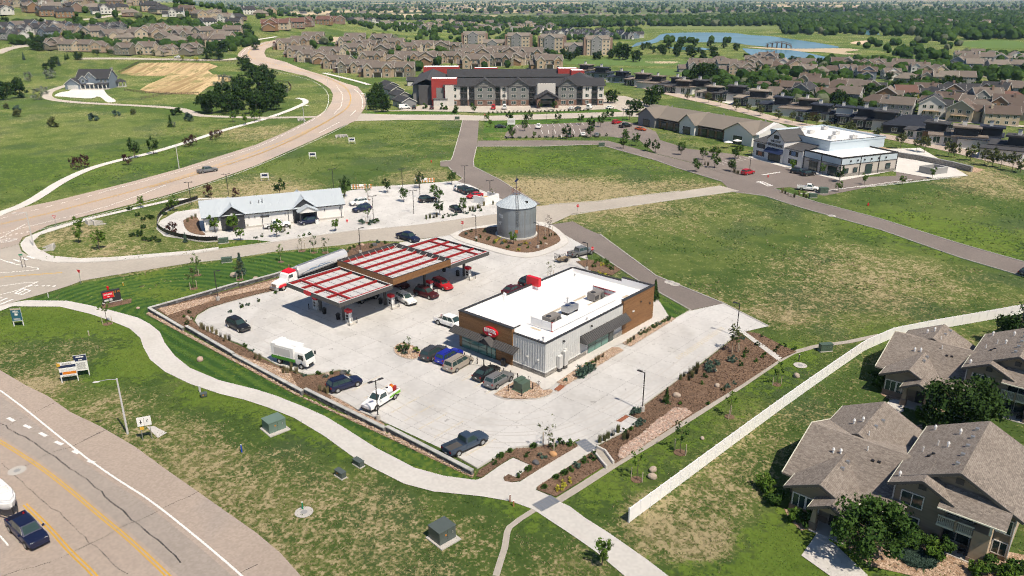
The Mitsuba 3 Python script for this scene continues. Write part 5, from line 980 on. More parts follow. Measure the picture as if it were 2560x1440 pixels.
bt = Thing('boat_trailer', 'dark boat trailer under the white boat', 'trailer', bo.m[0, 3], bo.m[1, 3], ta_, .045)
bt.part('frame', B().beam((-3, -.8, .55), (2, -.8, .55), .12).beam((-3, .8, .55), (2, .8, .55), .12).beam((2, -.8, .55), (4.2, 0, .5), .12).beam((2, .8, .55), (4.2, 0, .5), .12).beam((-1, -.8, .55), (-1, .8, .55), .1), 'dark'); bt.part('winch_post', B().beam((3.4, 0, .5), (3.4, 0, 1.5), .12), 'dark')
for s in (-1, 1):
    for x in (-1.4, -.5): bt.part('wheel', B().mesh(trimesh.creation.cylinder(.34, .22, sections=14, transform=np.array([[1, 0, 0, x], [0, 0, -1, s * 1.1], [0, 1, 0, .34], [0, 0, 0, 1.]]))), 'rubber')
# garbage truck
gt = Thing('garbage_truck', 'white collection truck with green band parked by the river rock', 'truck', *[(a + c) / 2 for a, c in zip(*P('-34.4 102.8 -28.9 100'))], ang(*P('-34.4 102.8 -28.9 100')), .045)
gt.part('chassis', B().box(-3.2, 3.2, -.45, .45, .5, .8), 'black'); gt.part('box_body', B().box(-3.2, 1.0, -1.15, 1.15, 1.25, 3.0), 'white', text='white cargo box')
gt.part('green_band', B().box(-3.2, 1.0, -1.165, 1.165, .85, 1.35), M('band_green', (.06, .26, .03), .4), text='green lower band'); gt.part('top_hump', B().box(-3.2, -2.2, -1.15, 1.15, 3.0, 3.2).box(.2, 1.0, -.5, .5, 3.0, 3.2), 'white'); gt.part('side_panel', B().box(-2.6, .4, -1.18, -1.165, 1.6, 2.7), 'light_grey')
gt.part('cab', loft([(1.15, 1.0, .55, 2.55), (2.3, 1.0, .5, 2.6), (2.75, .98, .5, 2.5), (3.05, .95, .5, 1.6), (3.12, .93, .5, 1.2)], OUT), 'white', 30)
gt.part('windshield', B().hexa([(3.02, -.85, 1.55), (3.07, -.85, 1.55), (3.07, .85, 1.55), (3.02, .85, 1.55)], [(2.74, -.82, 2.4), (2.8, -.82, 2.4), (2.8, .82, 2.4), (2.74, .82, 2.4)]), 'glass')
for s in (-1, 1): 
    gt.part('side_window', B().box(1.7, 2.6, s * .985 - .02, s * .985 + .02, 1.5, 2.2), 'glass'); gt.part('mirror', B().box(2.75, 2.9, s * 1.35 - .1, s * 1.35 + .1, 1.6, 2.1), 'black'); gt.part('headlight', B().box(3.05, 3.14, s * .7 - .15, s * .7 + .15, .75, .95), 'lamp_lens')
    for x in (-1.9, 2.2): w = gt.part('wheel', B().mesh(trimesh.creation.cylinder(.45, .3, sections=16, transform=np.array([[1, 0, 0, x], [0, 0, -1, s * .95], [0, 1, 0, .45], [0, 0, 0, 1.]]))), 'rubber'); gt.part(w + '__rim', B().mesh(trimesh.creation.cylinder(.24, .32, sections=14, transform=np.array([[1, 0, 0, x], [0, 0, -1, s * .95], [0, 1, 0, .45], [0, 0, 0, 1.]]))), 'light_grey')
# tanker
p_, q_ = P('-32.1 148.4 -43.1 130.9'); ta = ang(p_, q_)
tk = Thing('tanker_truck', 'white and red tractor with a polished tank trailer showing a mountain picture', 'truck', q_[0], q_[1], ta, .045)
tk.part('bonnet', loft([(-2.4, .95, .9, 1.75), (-.9, .9, .8, 1.65), (-.1, .8, .7, 1.5), (0, .7, .7, 1.4)], OUT), 'white', 30); tk.part('cab', loft([(-4.6, 1.15, .9, 2.75), (-3.0, 1.15, .9, 2.8), (-2.5, 1.1, .9, 2.6), (-2.15, 1.0, .9, 1.75)], OUT), 'white', 30)
tk.part('cab_roof', B().hexa([(-4.6, -1.05, 2.76), (-2.8, -1.05, 2.78), (-2.8, 1.05, 2.78), (-4.6, 1.05, 2.76)], [(-4.5, -.85, 3.1), (-3.4, -.85, 3.05), (-3.4, .85, 3.05), (-4.5, .85, 3.1)]), 'signred', text='red cab roof')
tk.part('windshield', B().hexa([(-2.35, -.92, 1.8), (-2.28, -.92, 1.8), (-2.28, .92, 1.8), (-2.35, .92, 1.8)], [(-2.7, -.9, 2.6), (-2.62, -.9, 2.6), (-2.62, .9, 2.6), (-2.7, .9, 2.6)]), 'glass'); tk.part('grille', B().box(-.02, .03, -.55, .55, .75, 1.4), 'chrome'); tk.part('bumper', B().box(-.1, .2, -1.1, 1.1, .35, .7), 'chrome')
for s in (-1, 1):
    tk.part('fender', B().hexa([(-2.1, s * 1.02 - .17, .75), (-.3, s * 1.02 - .17, .75), (-.3, s * 1.02 + .17, .75), (-2.1, s * 1.02 + .17, .75)], [(-1.8, s * 1.02 - .17, 1.2), (-.6, s * 1.02 - .17, 1.15), (-.6, s * 1.02 + .17, 1.15), (-1.8, s * 1.02 + .17, 1.2)]), 'signred', text='red front fender'); tk.part('side_window', B().box(-3.6, -2.75, s * 1.145 - .02, s * 1.145 + .02, 1.9, 2.5), 'glass'); tk.part('exhaust', B().tube([(-4.75, s * .95, 1.0), (-4.75, s * .95, 3.6)], .08), 'chrome'); tk.part('mirror', B().box(-2.5, -2.35, s * 1.35 - .08, s * 1.35 + .08, 1.9, 2.5), 'chrome')
    for x in (-1.2, -5.6, -6.9, -15.6, -16.9): w = tk.part('wheel', B().mesh(trimesh.creation.cylinder(.5, .34, sections=16, transform=np.array([[1, 0, 0, x], [0, 0, -1, s * .98], [0, 1, 0, .5], [0, 0, 0, 1.]]))), 'rubber'); tk.part(w + '__rim', B().mesh(trimesh.creation.cylinder(.28, .36, sections=14, transform=np.array([[1, 0, 0, x], [0, 0, -1, s * .98], [0, 1, 0, .5], [0, 0, 0, 1.]]))), 'chrome')
tk.part('chassis', B().box(-18.2, -.3, -.45, .45, .75, 1.0), 'black'); M('tank_white', (.72, .73, .75), .15, .35)
tk.part('tank', B().tube([(-18.3, 0, 2.15), (-18.0, 0, 2.15), (-5.6, 0, 2.15), (-5.3, 0, 2.15)], [.8, 1.05, 1.05, .85], 24), 'tank_white', 40); tk.part('catwalk', B().box(-17.6, -5.8, -.3, .3, 3.17, 3.23).beam((-17.6, .3, 3.35), (-5.8, .3, 3.35), .04), 'steel')
b1, b2 = B(), B()
def skin(x, z): # a point on the tank's near side at the height z
    y = math.sqrt(max(1.062 ** 2 - (z - 2.15) ** 2, 0)); return (x, y, z)
r_ = np.random.default_rng(5); xs_ = np.linspace(-14.5, -6.0, 30); hz = 1.75 + .62 * np.abs(np.interp(xs_, [-14.5, -12, -11, -10, -8.5, -7.4, -6], [.2, .75, 1.1, .55, .8, .45, .1])) + r_.uniform(-.05, .05, 30)
for i in range(29):
    for bb, z0, z1, z2, z3 in ((b1, 1.45, 1.45, min(hz[i], 1.95), min(hz[i + 1], 1.95)), (b2, min(hz[i], 1.95), min(hz[i + 1], 1.95), hz[i] + .02, hz[i + 1] + .02)): bb.quad(skin(xs_[i], z0), skin(xs_[i + 1], z1), skin(xs_[i + 1], z3), skin(xs_[i], z2))
M('print_dark', (.045, .06, .075), .4); M('print_blue', (.13, .22, .36), .4)
tk.part('mountain_print', b1, 'print_dark', text='dark mountain print on the tank side'); tk.part('mountain_print', b2, 'print_blue', text='blue mountain print on the tank side')
# parked beyond
wl = [('suv', 'white', 'white suv beside the right end of the car wash', P('-37.4 195.1 -41.5 191.9')), ('suv', 'navy', 'navy suv in front of the white suv at the car wash', P('-35.6 188.7 -39.3 185.6')), ('suv', 'navy', 'dark blue suv under the porch of the car wash', P('-46.5 176.9 -49.5 174.5')), ('crew', 'white', 'white pickup in front of the car wash wall', P('-56.8 171.5 -52 173.5')),
 ('suv', 'black', 'black suv behind the rock strip of the wash parking', P('-24.1 195.6 -19.9 197.7')), ('suv', 'white', 'white suv, leftmost of three by the narrow lawn', P('-15.4 208.4 -12 210.3')), ('suv', 'dark_grey', 'dark suv, middle of three by the narrow lawn', P('-14.4 206.5 -10.8 208.8')), ('suv', 'black', 'black suv, rightmost of three by the narrow lawn', P('-13.3 204.2 -9.2 207')),
 ('sedan', 'red', 'red car by the white bin enclosure', P('-8.4 202.4 -11.4 199.8')), ('sedan', 'black', 'black sedan near the rock bed with columnar grasses', P('-15.4 189.9 -12.7 184.5')),
 ('suv', 'red', 'red suv in the bottle shop parking', P('68.8 228.2 73.3 231.6')), ('suv', 'black', 'black car, left of two before the bottle shop', P('85.5 231.6 87.6 229.4')), ('suv', 'black', 'black suv, right of two before the bottle shop', P('86.1 227.1 91.2 229.4')), ('pickup', 'white', 'white pickup by the clipped grasses near the bottle shop', P('79.5 210.3 84.2 208.4')),
 ('crew', 'white', 'white pickup in the asphalt lot', P('10.4 312.1 11.1 322.3')), ('sedan', 'white', 'white car in the near row of the asphalt lot', P('27.2 295.1 27.5 303.4')), ('sedan', 'dark_grey', 'dark car under a tree in the asphalt lot', P('21.8 293.3 22 300.6')), ('sedan', 'grey', 'grey car at the right of the asphalt lot', P('32.3 294.2 32.6 301.5')), ('sedan', 'black', 'black car beside the lot island', P('30.9 309.1 32.3 317.1')), ('crew', 'black', 'black pickup by the brown shops', P('43.3 317.1 49.6 322.3')), ('suv', 'red', 'red jeep by the brown shops', P('42.3 327.7 46.1 331')), ('sedan', 'orange', 'orange car near the brown shops', P('49.9 313.1 53 310.1')), ('sedan', 'black', 'black car by the trees at the left end of the asphalt lot', P('-6.2 318.2 -3.3 318.2')),
 ('box_van', 'red', 'red van before the apartments', P('-9 369.2 -8.7 380.4')), ('box_van', 'white', 'white van before the apartments', P('-3.6 367.8 -3.5 381.9')), ('sedan', 'white', 'white car right of the apartment entrance', P('27.3 371.9 29.5 376.2')), ('sedan', 'dark_grey', 'dark car right of the apartment entrance', P('30.3 371.9 32.6 376.2')), ('box_van', 'white', 'white delivery van right of the apartment entrance', P('35.6 371.9 38.2 379')), ('sedan', 'white', 'white car at the right end before the apartments', P('45.4 374.7 48.4 377.6')), ('suv', 'black', 'black suv by the apartment garages', P('-46.4 370.6 -47.2 380.4')), ('suv', 'maroon', 'dark car by the round shrub before the apartments', P('-37.8 369.2 -38.7 380.4')),
 ('box_van', 'white', 'white camper by the apartment garages', P('-53.4 374.7 -49.4 376.2')), ('sedan', 'black', 'black car at the right edge of the photo on the east lane', P('97.2 138.8 101.5 141.6')), ('crew', 'white', 'white pickup on the road by the hillside houses', P('-260 620 -255 621')), ('sedan', 'maroon', 'dark car far along the highway curve', P('-215 729 -216 737')),
 ('crew', 'black', 'black pickup before the modern houses', P('133.1 327.7 138.8 331')), ('van', 'dark_grey', 'dark van before the modern houses', P('123.6 340.1 124.6 333.2')), ('suv', 'white', 'white car before the modern houses', P('139.3 333.2 142.9 335.5')), ('suv', 'black', 'black suv in a driveway of the modern houses', P('133.7 340.1 138.5 343.7'))]
for t_, p_, tx, q_ in wl: C(t_, p_, 'pickup_truck' if t_ in ('crew', 'pickup') else 'parked_car', tx, 'pickup truck' if t_ in ('crew', 'pickup') else 'car', q_)
# ---- houses ------------------------------------------------------------------------------------
WALL = {'tan': (.42, .33, .235), 'beige': (.50, .42, .315), 'grey': (.24, .245, .25), 'white': (.66, .645, .61), 'olive': (.20, .185, .14), 'slate': (.19, .235, .29), 'black': (.04, .04, .042), 'brown': (.26, .16, .09), 'brickred': (.26, .18, .14)}
ROOF = {'taupe': (.155, .130, .112), 'charcoal': (.042, .043, .048), 'brown': (.118, .090, .076), 'russet': (.15, .082, .066), 'stone': (.20, .175, .15), 'navy': (.02, .026, .042), 'terracotta': (.24, .125, .08)}
for a_, c_ in WALL.items(): M('wall_' + a_, c_, .85)
for a_, c_ in ROOF.items(): M('roof_' + a_, c_, .9)
M('trim_white', (.72, .70, .66), .6)
def win(t, x, z, w=1.3, h=1.3, y=0.0, s=-1, ax='x'):
    """A framed window on a wall facing s along y (or along x)."""
    bx = (lambda b, a0, a1, d0, d1, z0, z1: b.box(a0, a1, min(d0, d1), max(d0, d1), z0, z1)) if ax == 'x' else (lambda b, a0, a1, d0, d1, z0, z1: b.box(min(d0, d1), max(d0, d1), a0, a1, z0, z1))
    b = B()
    for a0, a1, z0, z1 in ((x - w / 2 - .1, x + w / 2 + .1, z - .1, z), (x - w / 2 - .1, x + w / 2 + .1, z + h, z + h + .1), (x - w / 2 - .1, x - w / 2, z, z + h), (x + w / 2, x + w / 2 + .1, z, z + h), (x - .04, x + .04, z, z + h)): bx(b, a0, a1, y, y + s * .07, z0, z1)
    k = t.part('window', b, 'trim_white'); t.part(k + '__pane', bx(B(), x - w / 2, x + w / 2, y, y + s * .03, z, z + h), 'glass')
def block(t, x0, x1, y0, y1, ze, zr, axis, wall, roof, o=.45, name='wall'):
    t.part(name, gable_prism(B(), x0, x1, y0, y1, ze, zr, axis), 'wall_' + wall); t.part('roof', gable_roof(B(), x0, x1, y0, y1, ze, zr, axis, o, .16), 'roof_' + roof)
    if axis == 'x': 
        for xx in (x0 - o - .03, x1 + o): t.part('barge_board', B().beam((xx, y0 - o, ze - (zr - ze) / ((y1 - y0) / 2) * o + .04), (xx, (y0 + y1) / 2, zr + .04), .06, .26).beam((xx, y1 + o, ze - (zr - ze) / ((y1 - y0) / 2) * o + .04), (xx, (y0 + y1) / 2, zr + .04), .06, .26), 'trim_white')
    else:
        for yy in (y0 - o - .03, y1 + o): t.part('barge_board', B().beam((x0 - o, yy, ze - (zr - ze) / ((x1 - x0) / 2) * o + .04), ((x0 + x1) / 2, yy, zr + .04), .06, .26).beam((x1 + o, yy, ze - (zr - ze) / ((x1 - x0) / 2) * o + .04), ((x0 + x1) / 2, yy, zr + .04), .06, .26), 'trim_white')
def hip(t, x0, x1, y0, y1, ze, zr, wall, roof, o=.5):
    t.part('wall', B().box(x0, x1, y0, y1, 0, ze), 'wall_' + wall)
    h = min(y1 - y0, x1 - x0) / 2 + o; X0, X1, Y0, Y1 = x0 - o, x1 + o, y0 - o, y1 + o; m = (y0 + y1) / 2
    v = [(X0, Y0, ze), (X1, Y0, ze), (X1, Y1, ze), (X0, Y1, ze), (X0 + h, m, zr), (X1 - h, m, zr)]
    v += [(p[0], p[1], ze - .15) for p in v[:4]]
    t.part('roof', B().add(v, [[0, 1, 5], [0, 5, 4], [1, 2, 5], [2, 3, 4], [2, 4, 5], [3, 0, 4], [6, 7, 1], [6, 1, 0], [7, 8, 2], [7, 2, 1], [8, 9, 3], [8, 3, 2], [9, 6, 0], [9, 0, 3], [9, 8, 7], [9, 7, 6]]), 'roof_' + roof)
def garage(t, x, y, w, s=-1, h=2.2):
    k = t.part('garage_door', B().box(x - w / 2, x + w / 2, min(y, y + s * .05), max(y, y + s * .05), 0, h), 'trim_white')
    for i in range(4): t.part(k + '__panel', B().box(x - w / 2 + .08, x + w / 2 - .08, min(y + s * .05, y + s * .07), max(y + s * .05, y + s * .07), .06 + i * h / 4, h / 4 * (i + 1) - .04), 'light_grey')
def door(t, x, y, s=-1): t.part('door', B().box(x - .5, x + .5, min(y, y + s * .06), max(y, y + s * .06), 0, 2.1), 'dark')
def house(style, wall, roof):
    t = Kind()
    if style == 'gable':
        block(t, -7, 7, -4.5, 5, 5.2, 8.2, 'x', wall, roof); block(t, -6.2, -.6, -6.6, .2, 4.9, 7.4, 'y', wall, roof); block(t, 1.2, 6.6, -7.6, .2, 2.9, 5.0, 'y', wall, roof)
        for x in (-4.8, -2): win(t, x, 3.2, y=-6.6); win(t, x, .9, y=-6.6)
        garage(t, 3.9, -7.6, 4.6); door(t, .3, -4.5)
        for x in (-5, -2, 1.5, 4.8): win(t, x, 3.3, y=5, s=1); win(t, x, .8, y=5, s=1)
        for y in (-2, 2): win(t, y, 3.2, y=7, s=1, ax='y'); win(t, y, 3.2, y=-7, ax='y')
        t.part('chimney', B().box(4, 4.9, 1.6, 2.4, 5, 9.0), 'wall_' + wall)
    elif style == 'hip':
        hip(t, -8, 8, -5, 5.5, 3.4, 7.0, wall, roof); block(t, 1.5, 7.6, -8.4, 1, 3.2, 5.6, 'y', wall, roof); block(t, -6.5, -2.5, -6.2, 0, 3.2, 5.0, 'y', wall, roof)
        garage(t, 4.5, -8.4, 4.9); win(t, -4.5, .9, 1.8, 1.5, -6.2); door(t, -1, -5)
        for x in (-6, -3, 1, 5): win(t, x, 1.0, y=5.5, s=1)
        for y in (-2, 2.5): win(t, y, 1.0, y=8, s=1, ax='y'); win(t, y, 1, y=-8, ax='y')
    elif style == 'tall':
        block(t, -5, 5, -5.5, 5.5, 5.6, 8.8, 'y', wall, roof); block(t, -7.5, -1, -3, 4, 4.8, 7.0, 'x', wall, roof); block(t, .2, 4.9, -8, -2, 3.0, 4.8, 'y', wall, roof)
        garage(t, 2.5, -8, 4.0)
        for x in (-3.2, 0, 2.8): win(t, x, 3.6, y=-5.5); win(t, x, 3.6, y=5.5, s=1); win(t, x, .9, y=5.5, s=1)
        win(t, -3.4, .9, y=-5.5)
        for y in (-2, 2): win(t, y, 3.5, y=5, s=1, ax='y'); win(t, y, .9, y=5, s=1, ax='y')
        t.part('deck', B().box(-3, 3, 5.5, 8, 2.5, 2.7), 'wood_post'); t.part('deck_post', B().box(-2.9, -2.7, 7.7, 7.9, 0, 2.5), 'wood_post'); t.part('deck_post', B().box(2.7, 2.9, 7.7, 7.9, 0, 2.5), 'wood_post')
    elif style == 'condo':
        block(t, -8.5, 8.5, -5, 5, 5.6, 8.4, 'x', wall, roof); block(t, -8.2, -3.4, -6.6, 5.8, 5.5, 7.8, 'y', wall, roof); block(t, 2.6, 7.6, -7, 5.8, 5.5, 7.8, 'y', wall, roof); block(t, -11.5, -8, -4, 4, 2.9, 5.0, 'x', 'brown', roof)
        t.part('porch_roof', B().box(-2.8, 2.2, -7.4, -5, 2.7, 2.95), 'roof_' + roof); t.part('gable_panel', B().box(3.4, 6.8, -7.06, -7, 2.9, 5.6), 'wall_brown')
        for x in (-2.6, 2.0): t.part('porch_post', B().box(x - .2, x + .2, -7.3, -6.9, 0, 2.7), 'trim_white')
        for x in (-5.8, 5.1): win(t, x, 3.4, 1.5, 1.3, -6.6 if x < 0 else -7.06); win(t, x, .8, 1.5, 1.3, -6.6 if x < 0 else -7); win(t, x, 3.4, y=5.8, s=1); win(t, x, .8, y=5.8, s=1)
        for x in (-1.5, 1.2): win(t, x, 3.4, y=-5); win(t, x, 3.3, y=5, s=1)
        for y in (-2, 2): win(t, y, 3.3, y=8.5, s=1, ax='y')
        t.part('balcony', B().box(-2.6, 2.2, -6.4, -5, 2.95, 3.1), 'dark')
    elif style == 'modern':
        t.part('wall', B().box(-7, 2, -5, 5, 0, 3.4), 'wall_' + wall); t.part('wall', B().box(2, 8, -7, 4, 0, 3.1), 'wall_' + ('white' if wall != 'white' else 'black')); t.part('upper_storey', B().box(-5, 1.5, -1, 5, 3.65, 6.2), 'wall_black' if wall != 'black' else 'wall_white')
        t.part('roof', B().hexa([(-7.8, -6, 3.5), (2.2, -6, 3.4), (2.2, 5.8, 3.4), (-7.8, 5.8, 3.5)], [(-7.8, -6, 3.85), (2.2, -6, 3.7), (2.2, 5.8, 3.7), (-7.8, 5.8, 3.85)]), 'roof_' + roof); t.part('roof', B().box(1.6, 8.6, -7.6, 4.5, 3.1, 3.38), 'roof_' + roof)
        t.part('roof', B().hexa([(-5.8, -1.8, 6.2), (2.2, -1.8, 6.2), (2.2, 5.7, 6.2), (-5.8, 5.7, 6.2)], [(-5.8, -1.8, 6.45), (2.2, -1.8, 6.75), (2.2, 5.7, 6.75), (-5.8, 5.7, 6.45)]), 'roof_' + roof)
        t.part('chimney', B().box(-1.6, -.4, 1, 2, 6.2, 8.2), 'wall_white'); garage(t, 5, -7, 5.0, h=2.4)
        for x in (-5.5, -3, -.5): win(t, x, .6, 1.7, 2.2, -5); win(t, x, 4.2, 1.5, 1.4, -1)
        for x in (-5, -2, 3, 6): win(t, x, .8, 1.8, 2.0, 5 if x < 2 else 4, 1)
        t.part('chimney_cap', B().box(-1.75, -.25, .85, 2.15, 8.2, 8.3), 'dark'); door(t, 1, -5)
    else:                                               # 'wide': two storeys and a low wing
        block(t, -9, 3, -5, 5, 5.4, 8.6, 'x', wall, roof); block(t, -3, 3.5, -6.5, 5.5, 5.4, 8.0, 'y', wall, roof); block(t, 3, 10, -5.5, 3, 3.0, 5.6, 'x', wall, roof)
        garage(t, 6.5, -5.5, 5.2)
        for x in (-7, -4.6): win(t, x, 3.4, y=-5); win(t, x, .9, y=-5)
        for x in (-1.4, 1.6): win(t, x, 3.4, y=-6.5); win(t, x, .9, y=-6.5)
        for x in (-7, -4, -1, 2): win(t, x, 3.4, y=5 if x < -3 else 5.5, s=1); win(t, x, .9, y=5 if x < -3 else 5.5, s=1)
        t.part('chimney', B().box(-6, -5, 1, 2, 6, 9.6), 'wall_brickred')
    return t
homes = {}
def put_house(style, wall, roof, text, p, a, sc=1.0, group=None):
    if (style, wall, roof) not in homes: homes[style, wall, roof] = house(style, wall, roof)
    homes[style, wall, roof].place('house', text, 'house', p[0], p[1], a, sc=sc, group=group)
hr = random.Random(11)
WN = {'tan': 'tan', 'beige': 'beige', 'grey': 'grey', 'white': 'white', 'olive': 'olive', 'slate': 'slate blue', 'black': 'black', 'brown': 'brown', 'brickred': 'brick red'}
def row(pts, name, styles, walls, roofs, a, spread=.25, sc=1.0):
    """Houses of one quarter; each is told by its colours and its place from the left."""
    o = sorted(pts, key=lambda p: p[0] / p[1])
    for i, p in enumerate(o):
        s, w, r = hr.choice(styles), hr.choice(walls), hr.choice(roofs); k = hr.uniform(.92, 1.08) * sc
        put_house(s, w, r, f'{WN[w]} house with {r} roof, {ordinal(i)} from left {name}', p, a + hr.uniform(-spread, spread) + (math.pi / 2 if hr.random() < .25 else 0), (k, k, k * hr.uniform(.95, 1.05)), 'houses ' + name)
D = math.radians
row(P('-357 632 -344 628 -334 631 -322 630 -302 625 -288 631 -270 632 -254 640'), 'in row above stubble field', ['tall', 'wide', 'gable'], ['tan', 'beige', 'beige', 'olive'], ['taupe'], D(170), .15)
row(P('-353 683 -335 675 -321 678 -318 705 -294 683 -284 692 -271 699 -252 687 -253 713 -257 749 -312 720 -298 712 -290 727 -275 723 -335 694 -318 688 -307 694 -282 675 -261 688 -262 727'), 'in rows behind stubble field', ['gable', 'hip', 'tall', 'wide'], ['tan', 'beige', 'olive'], ['taupe', 'taupe', 'stone'], D(170), .5, 1.08)
row(P('-425 679 -418 688 -398 654 -411 696 -401 686 -397 702 -385 675 -389 709 -376 700 -361 687 -358 709 -348 715 -412 654 -406 676 -400 694 -384 689 -373 685 -358 699'), 'at the far left edge', ['gable', 'tall', 'wide'], ['white', 'grey', 'beige', 'slate'], ['charcoal', 'charcoal', 'taupe'], D(165), .4, .95)
row(P('-420 769 -438 771 -371 800 -418 821 -334 809 -334 843 -292 780 -274 805 -308 851 -288 860 -446 798 -474 762 -467 818 -507 831 -490 824 -450 848 -464 896 -418 867 -402 884 -379 864 -398 833 -353 827 -305 945 -292 948 -317 1067 -432 805 -464 789 -400 803 -370 837 -313 820 -291 824'), 'on the ridge at upper left', ['hip', 'wide', 'gable'], ['beige', 'tan', 'brown', 'white', 'brickred'], ['taupe', 'charcoal', 'brown', 'stone'], D(180), .8, 1.1)
row(P('-229 864 -226 898 -220 958 -241 814 -236 832 -219 1040'), 'above the highway bend', ['wide', 'gable'], ['brown', 'beige', 'brickred'], ['russet'], D(180), .3, 1.25)
row(P('-194 701 -188 725 -186 760 -173 659 -158 635 -149 629 -147 658 -128 594 -114 569 -103 564 -89 538 -75 541 -134 694 -150 750 -153 792 -131 720 -111 702 -128 798 -113 775 -92 739 -84 644 -65 637 -69 786 -47 653 -40 697 -36 747 -12 721 -27 604 -8 626 5 637 16 683 24 618 27 600 -84 765 -59 793 -22 683 2 701 -109 635 -89 616'), 'in the condo quarter', ['condo'], ['tan', 'beige', 'olive', 'tan'], ['taupe'], D(-5), .3, 1.12)
row(P('48 546 58 524 68 499 78 480 84 469 92 452 95 442 104 442 106 418 114 407 119.7 387.8 124.6 366.5 131.2 356 133.5 342.5 140.4 335.5 146.1 326.6 148.9 316.1 157.3 291.6 161 279.8 168.2 276.6 166.3 257.4'), 'in the modern row', ['modern'], ['black', 'grey', 'white', 'white', 'slate', 'brown'], ['charcoal', 'navy', 'taupe', 'stone'], D(148), .12, 1.1)
row(P('128 570 150 611 164 633 154 555 170 597 189 629 178 577 207 666 140 604 162 552 206 641 157 587'), 'in cluster below lake', ['gable', 'hip', 'wide'], ['olive', 'grey', 'tan'], ['taupe'], D(160), .4, .95)
row(P('192 590 202 597 201 570 219 597 206 549 213 549 220 549 243 597 250 597 227 529 260 590 232 521 269 590 248 521 272 577 283 580 246 496 277 535 256 491 263 484 273 484 280 555 288 541 197 541 226 546'), 'in rows by lake', ['gable', 'tall', 'wide', 'hip'], ['grey', 'beige', 'slate', 'white', 'tan'], ['taupe', 'taupe', 'brown', 'stone'], D(160), .3, .92)
row(P('342 615 334 580 349 590 349 577 365 590 366 580 396 622 390 641 381 649 365 641 408 683 422 674 383 683 405 701'), 'in grey quarter', ['tall', 'gable'], ['grey', 'slate', 'beige', 'white'], ['taupe', 'stone'], D(160), .3, .92)
row(P('151 435 175 475 155 420 160 400 169.8 397 182 442 191 450 195 431 177.2 381.9 176.6 359.9 200 403 215 417 189.5 354.7 214 400 225 405 241 420 195.1 340.1 212.2 373.3 251 417 236 390.8 225.1 363.8 269 424 205 328.8 222.1 342.5 228.7 387.8 170 442 136 410 140 442 187 427 190 400 206.4 379 213.9 359.9 246.3 390.8'), 'in brown roofed quarter', ['hip', 'wide', 'gable', 'tall'], ['tan', 'beige', 'grey', 'white', 'brown'], ['brown', 'brown', 'taupe', 'charcoal', 'russet'], D(155), .35, .95)
row(P('49 1094 58 1117 65 1083 77 1117 83 1072 94 1106 98 1062 111 1094 116 1062 128 1083 131 1041 144 1072 147 1031 157 1051 167 1072 75 1166 95 1166 113 1141 131 1129 149 1117 90 1220 109 1192 128 1179'), 'left of lake', ['gable', 'tall'], ['white', 'grey', 'slate'], ['navy', 'charcoal'], D(20), .5, .9)
row(P('-176 1561 -143 1416 -147 1661 -119 1518 -95 1491 -81 1579 -57 1451 -43 1579 -21 1413 -4 1491 14 1376 33 1491 46 1342 66 1413 -256 1307 -215 1168 -238 1405 -183 1180 -182 1325 -154 1229 -92 1342 -58 1309 -25 1278 6 1248 36 1220 -128 1186 -117 1324 -41 1376 -229 1556 -123 1674'), 'in pale estate', ['gable', 'hip', 'wide'], ['white', 'beige', 'tan', 'grey'], ['taupe', 'stone', 'charcoal'], D(10), .6, 1.0)
row(P('756 1677 723 1534 806 1626 769 1491 896 1677 827 1491 914 1579 847 1413 948 1534 888 1850 1003 1915 1042 1850 1069 1759 708 1413 722 1342 753 1309 756 1248 743 1850 846 1985 853 1915'), 'among upper right trees', ['hip', 'wide', 'gable'], ['tan', 'beige', 'grey', 'white'], ['taupe', 'stone', 'brown'], D(10), .6, 1.1)
put_house('hip', 'black', 'navy', 'large dark house with a broad navy hipped roof among the modern houses', (158.4,306.2), D(150), (1.35, 1.2, 1.0))
# the blue house with its gazebo
bh = Thing('blue_house', 'large slate blue house with white trim, porch and gazebo beside the stubble field', 'house', *(-244,462), 0)
block(bh, -9, 9.5, 0, 11, 6.0, 10.6, 'x', 'slate', 'charcoal'); block(bh, -3.4, 3.4, -1.6, 6, 6.2, 9.6, 'y', 'slate', 'charcoal'); block(bh, -6, -1.6, -2.2, 6, 5.6, 7.6, 'y', 'slate', 'charcoal'); block(bh, -14, -5.5, -4, 7, 3.2, 6.2, 'y', 'slate', 'charcoal')
garage(bh, -9.5, -4, 6.0, h=2.5); bh.part('porch_roof', B().hexa([(-5.6, -4, 2.8), (10, -4, 2.8), (10, 0, 3.3), (-5.6, 0, 3.3)], [(-5.6, -4, 3.0), (10, -4, 3.0), (10, 0, 3.6), (-5.6, 0, 3.6)]), 'roof_charcoal'); bh.part('porch_floor', B().box(-5.4, 10, -3.9, 0, 0, .4), 'concrete_plain')
for x in (-5.2, -2.6, 0, 2.4, 5, 7.4, 9.7): bh.part('porch_post', B().box(x - .2, x + .2, -3.8, -3.4, .4, 2.9), 'trim_white')
for x in (-4, 0, 5.4, 7.8): win(bh, x, 3.9 if abs(x) > 1 else 6.4, 1.2, 1.5, {-4: -2.2, 0: -1.6}.get(x, 0))
for x in (-4.2, -1.4, 1.4, 4.6, 7.4): win(bh, x, .9, 1.4, 1.6, -2.2 if x < -2 else (-1.6 if x < 3 else 0))
bh.part('arch', B().prism([(-2.4, 0), (2.4, 0)] + [(2.4 * math.cos(t), .9 * math.sin(t)) for t in np.linspace(.1, 3.04, 10)], 0, .3).move([[1, 0, 0, .6], [0, 0, -1, -3.6], [0, 1, 0, 2.9], [0, 0, 0, 1]]), 'trim_white')
bh.part('chimney', B().box(8.2, 9.4, 7, 8, 6, 11.4), 'wall_grey')
ga = Thing('gazebo', 'white gazebo with dark roof at the right of the blue house', 'gazebo', *(-233,473), 0)
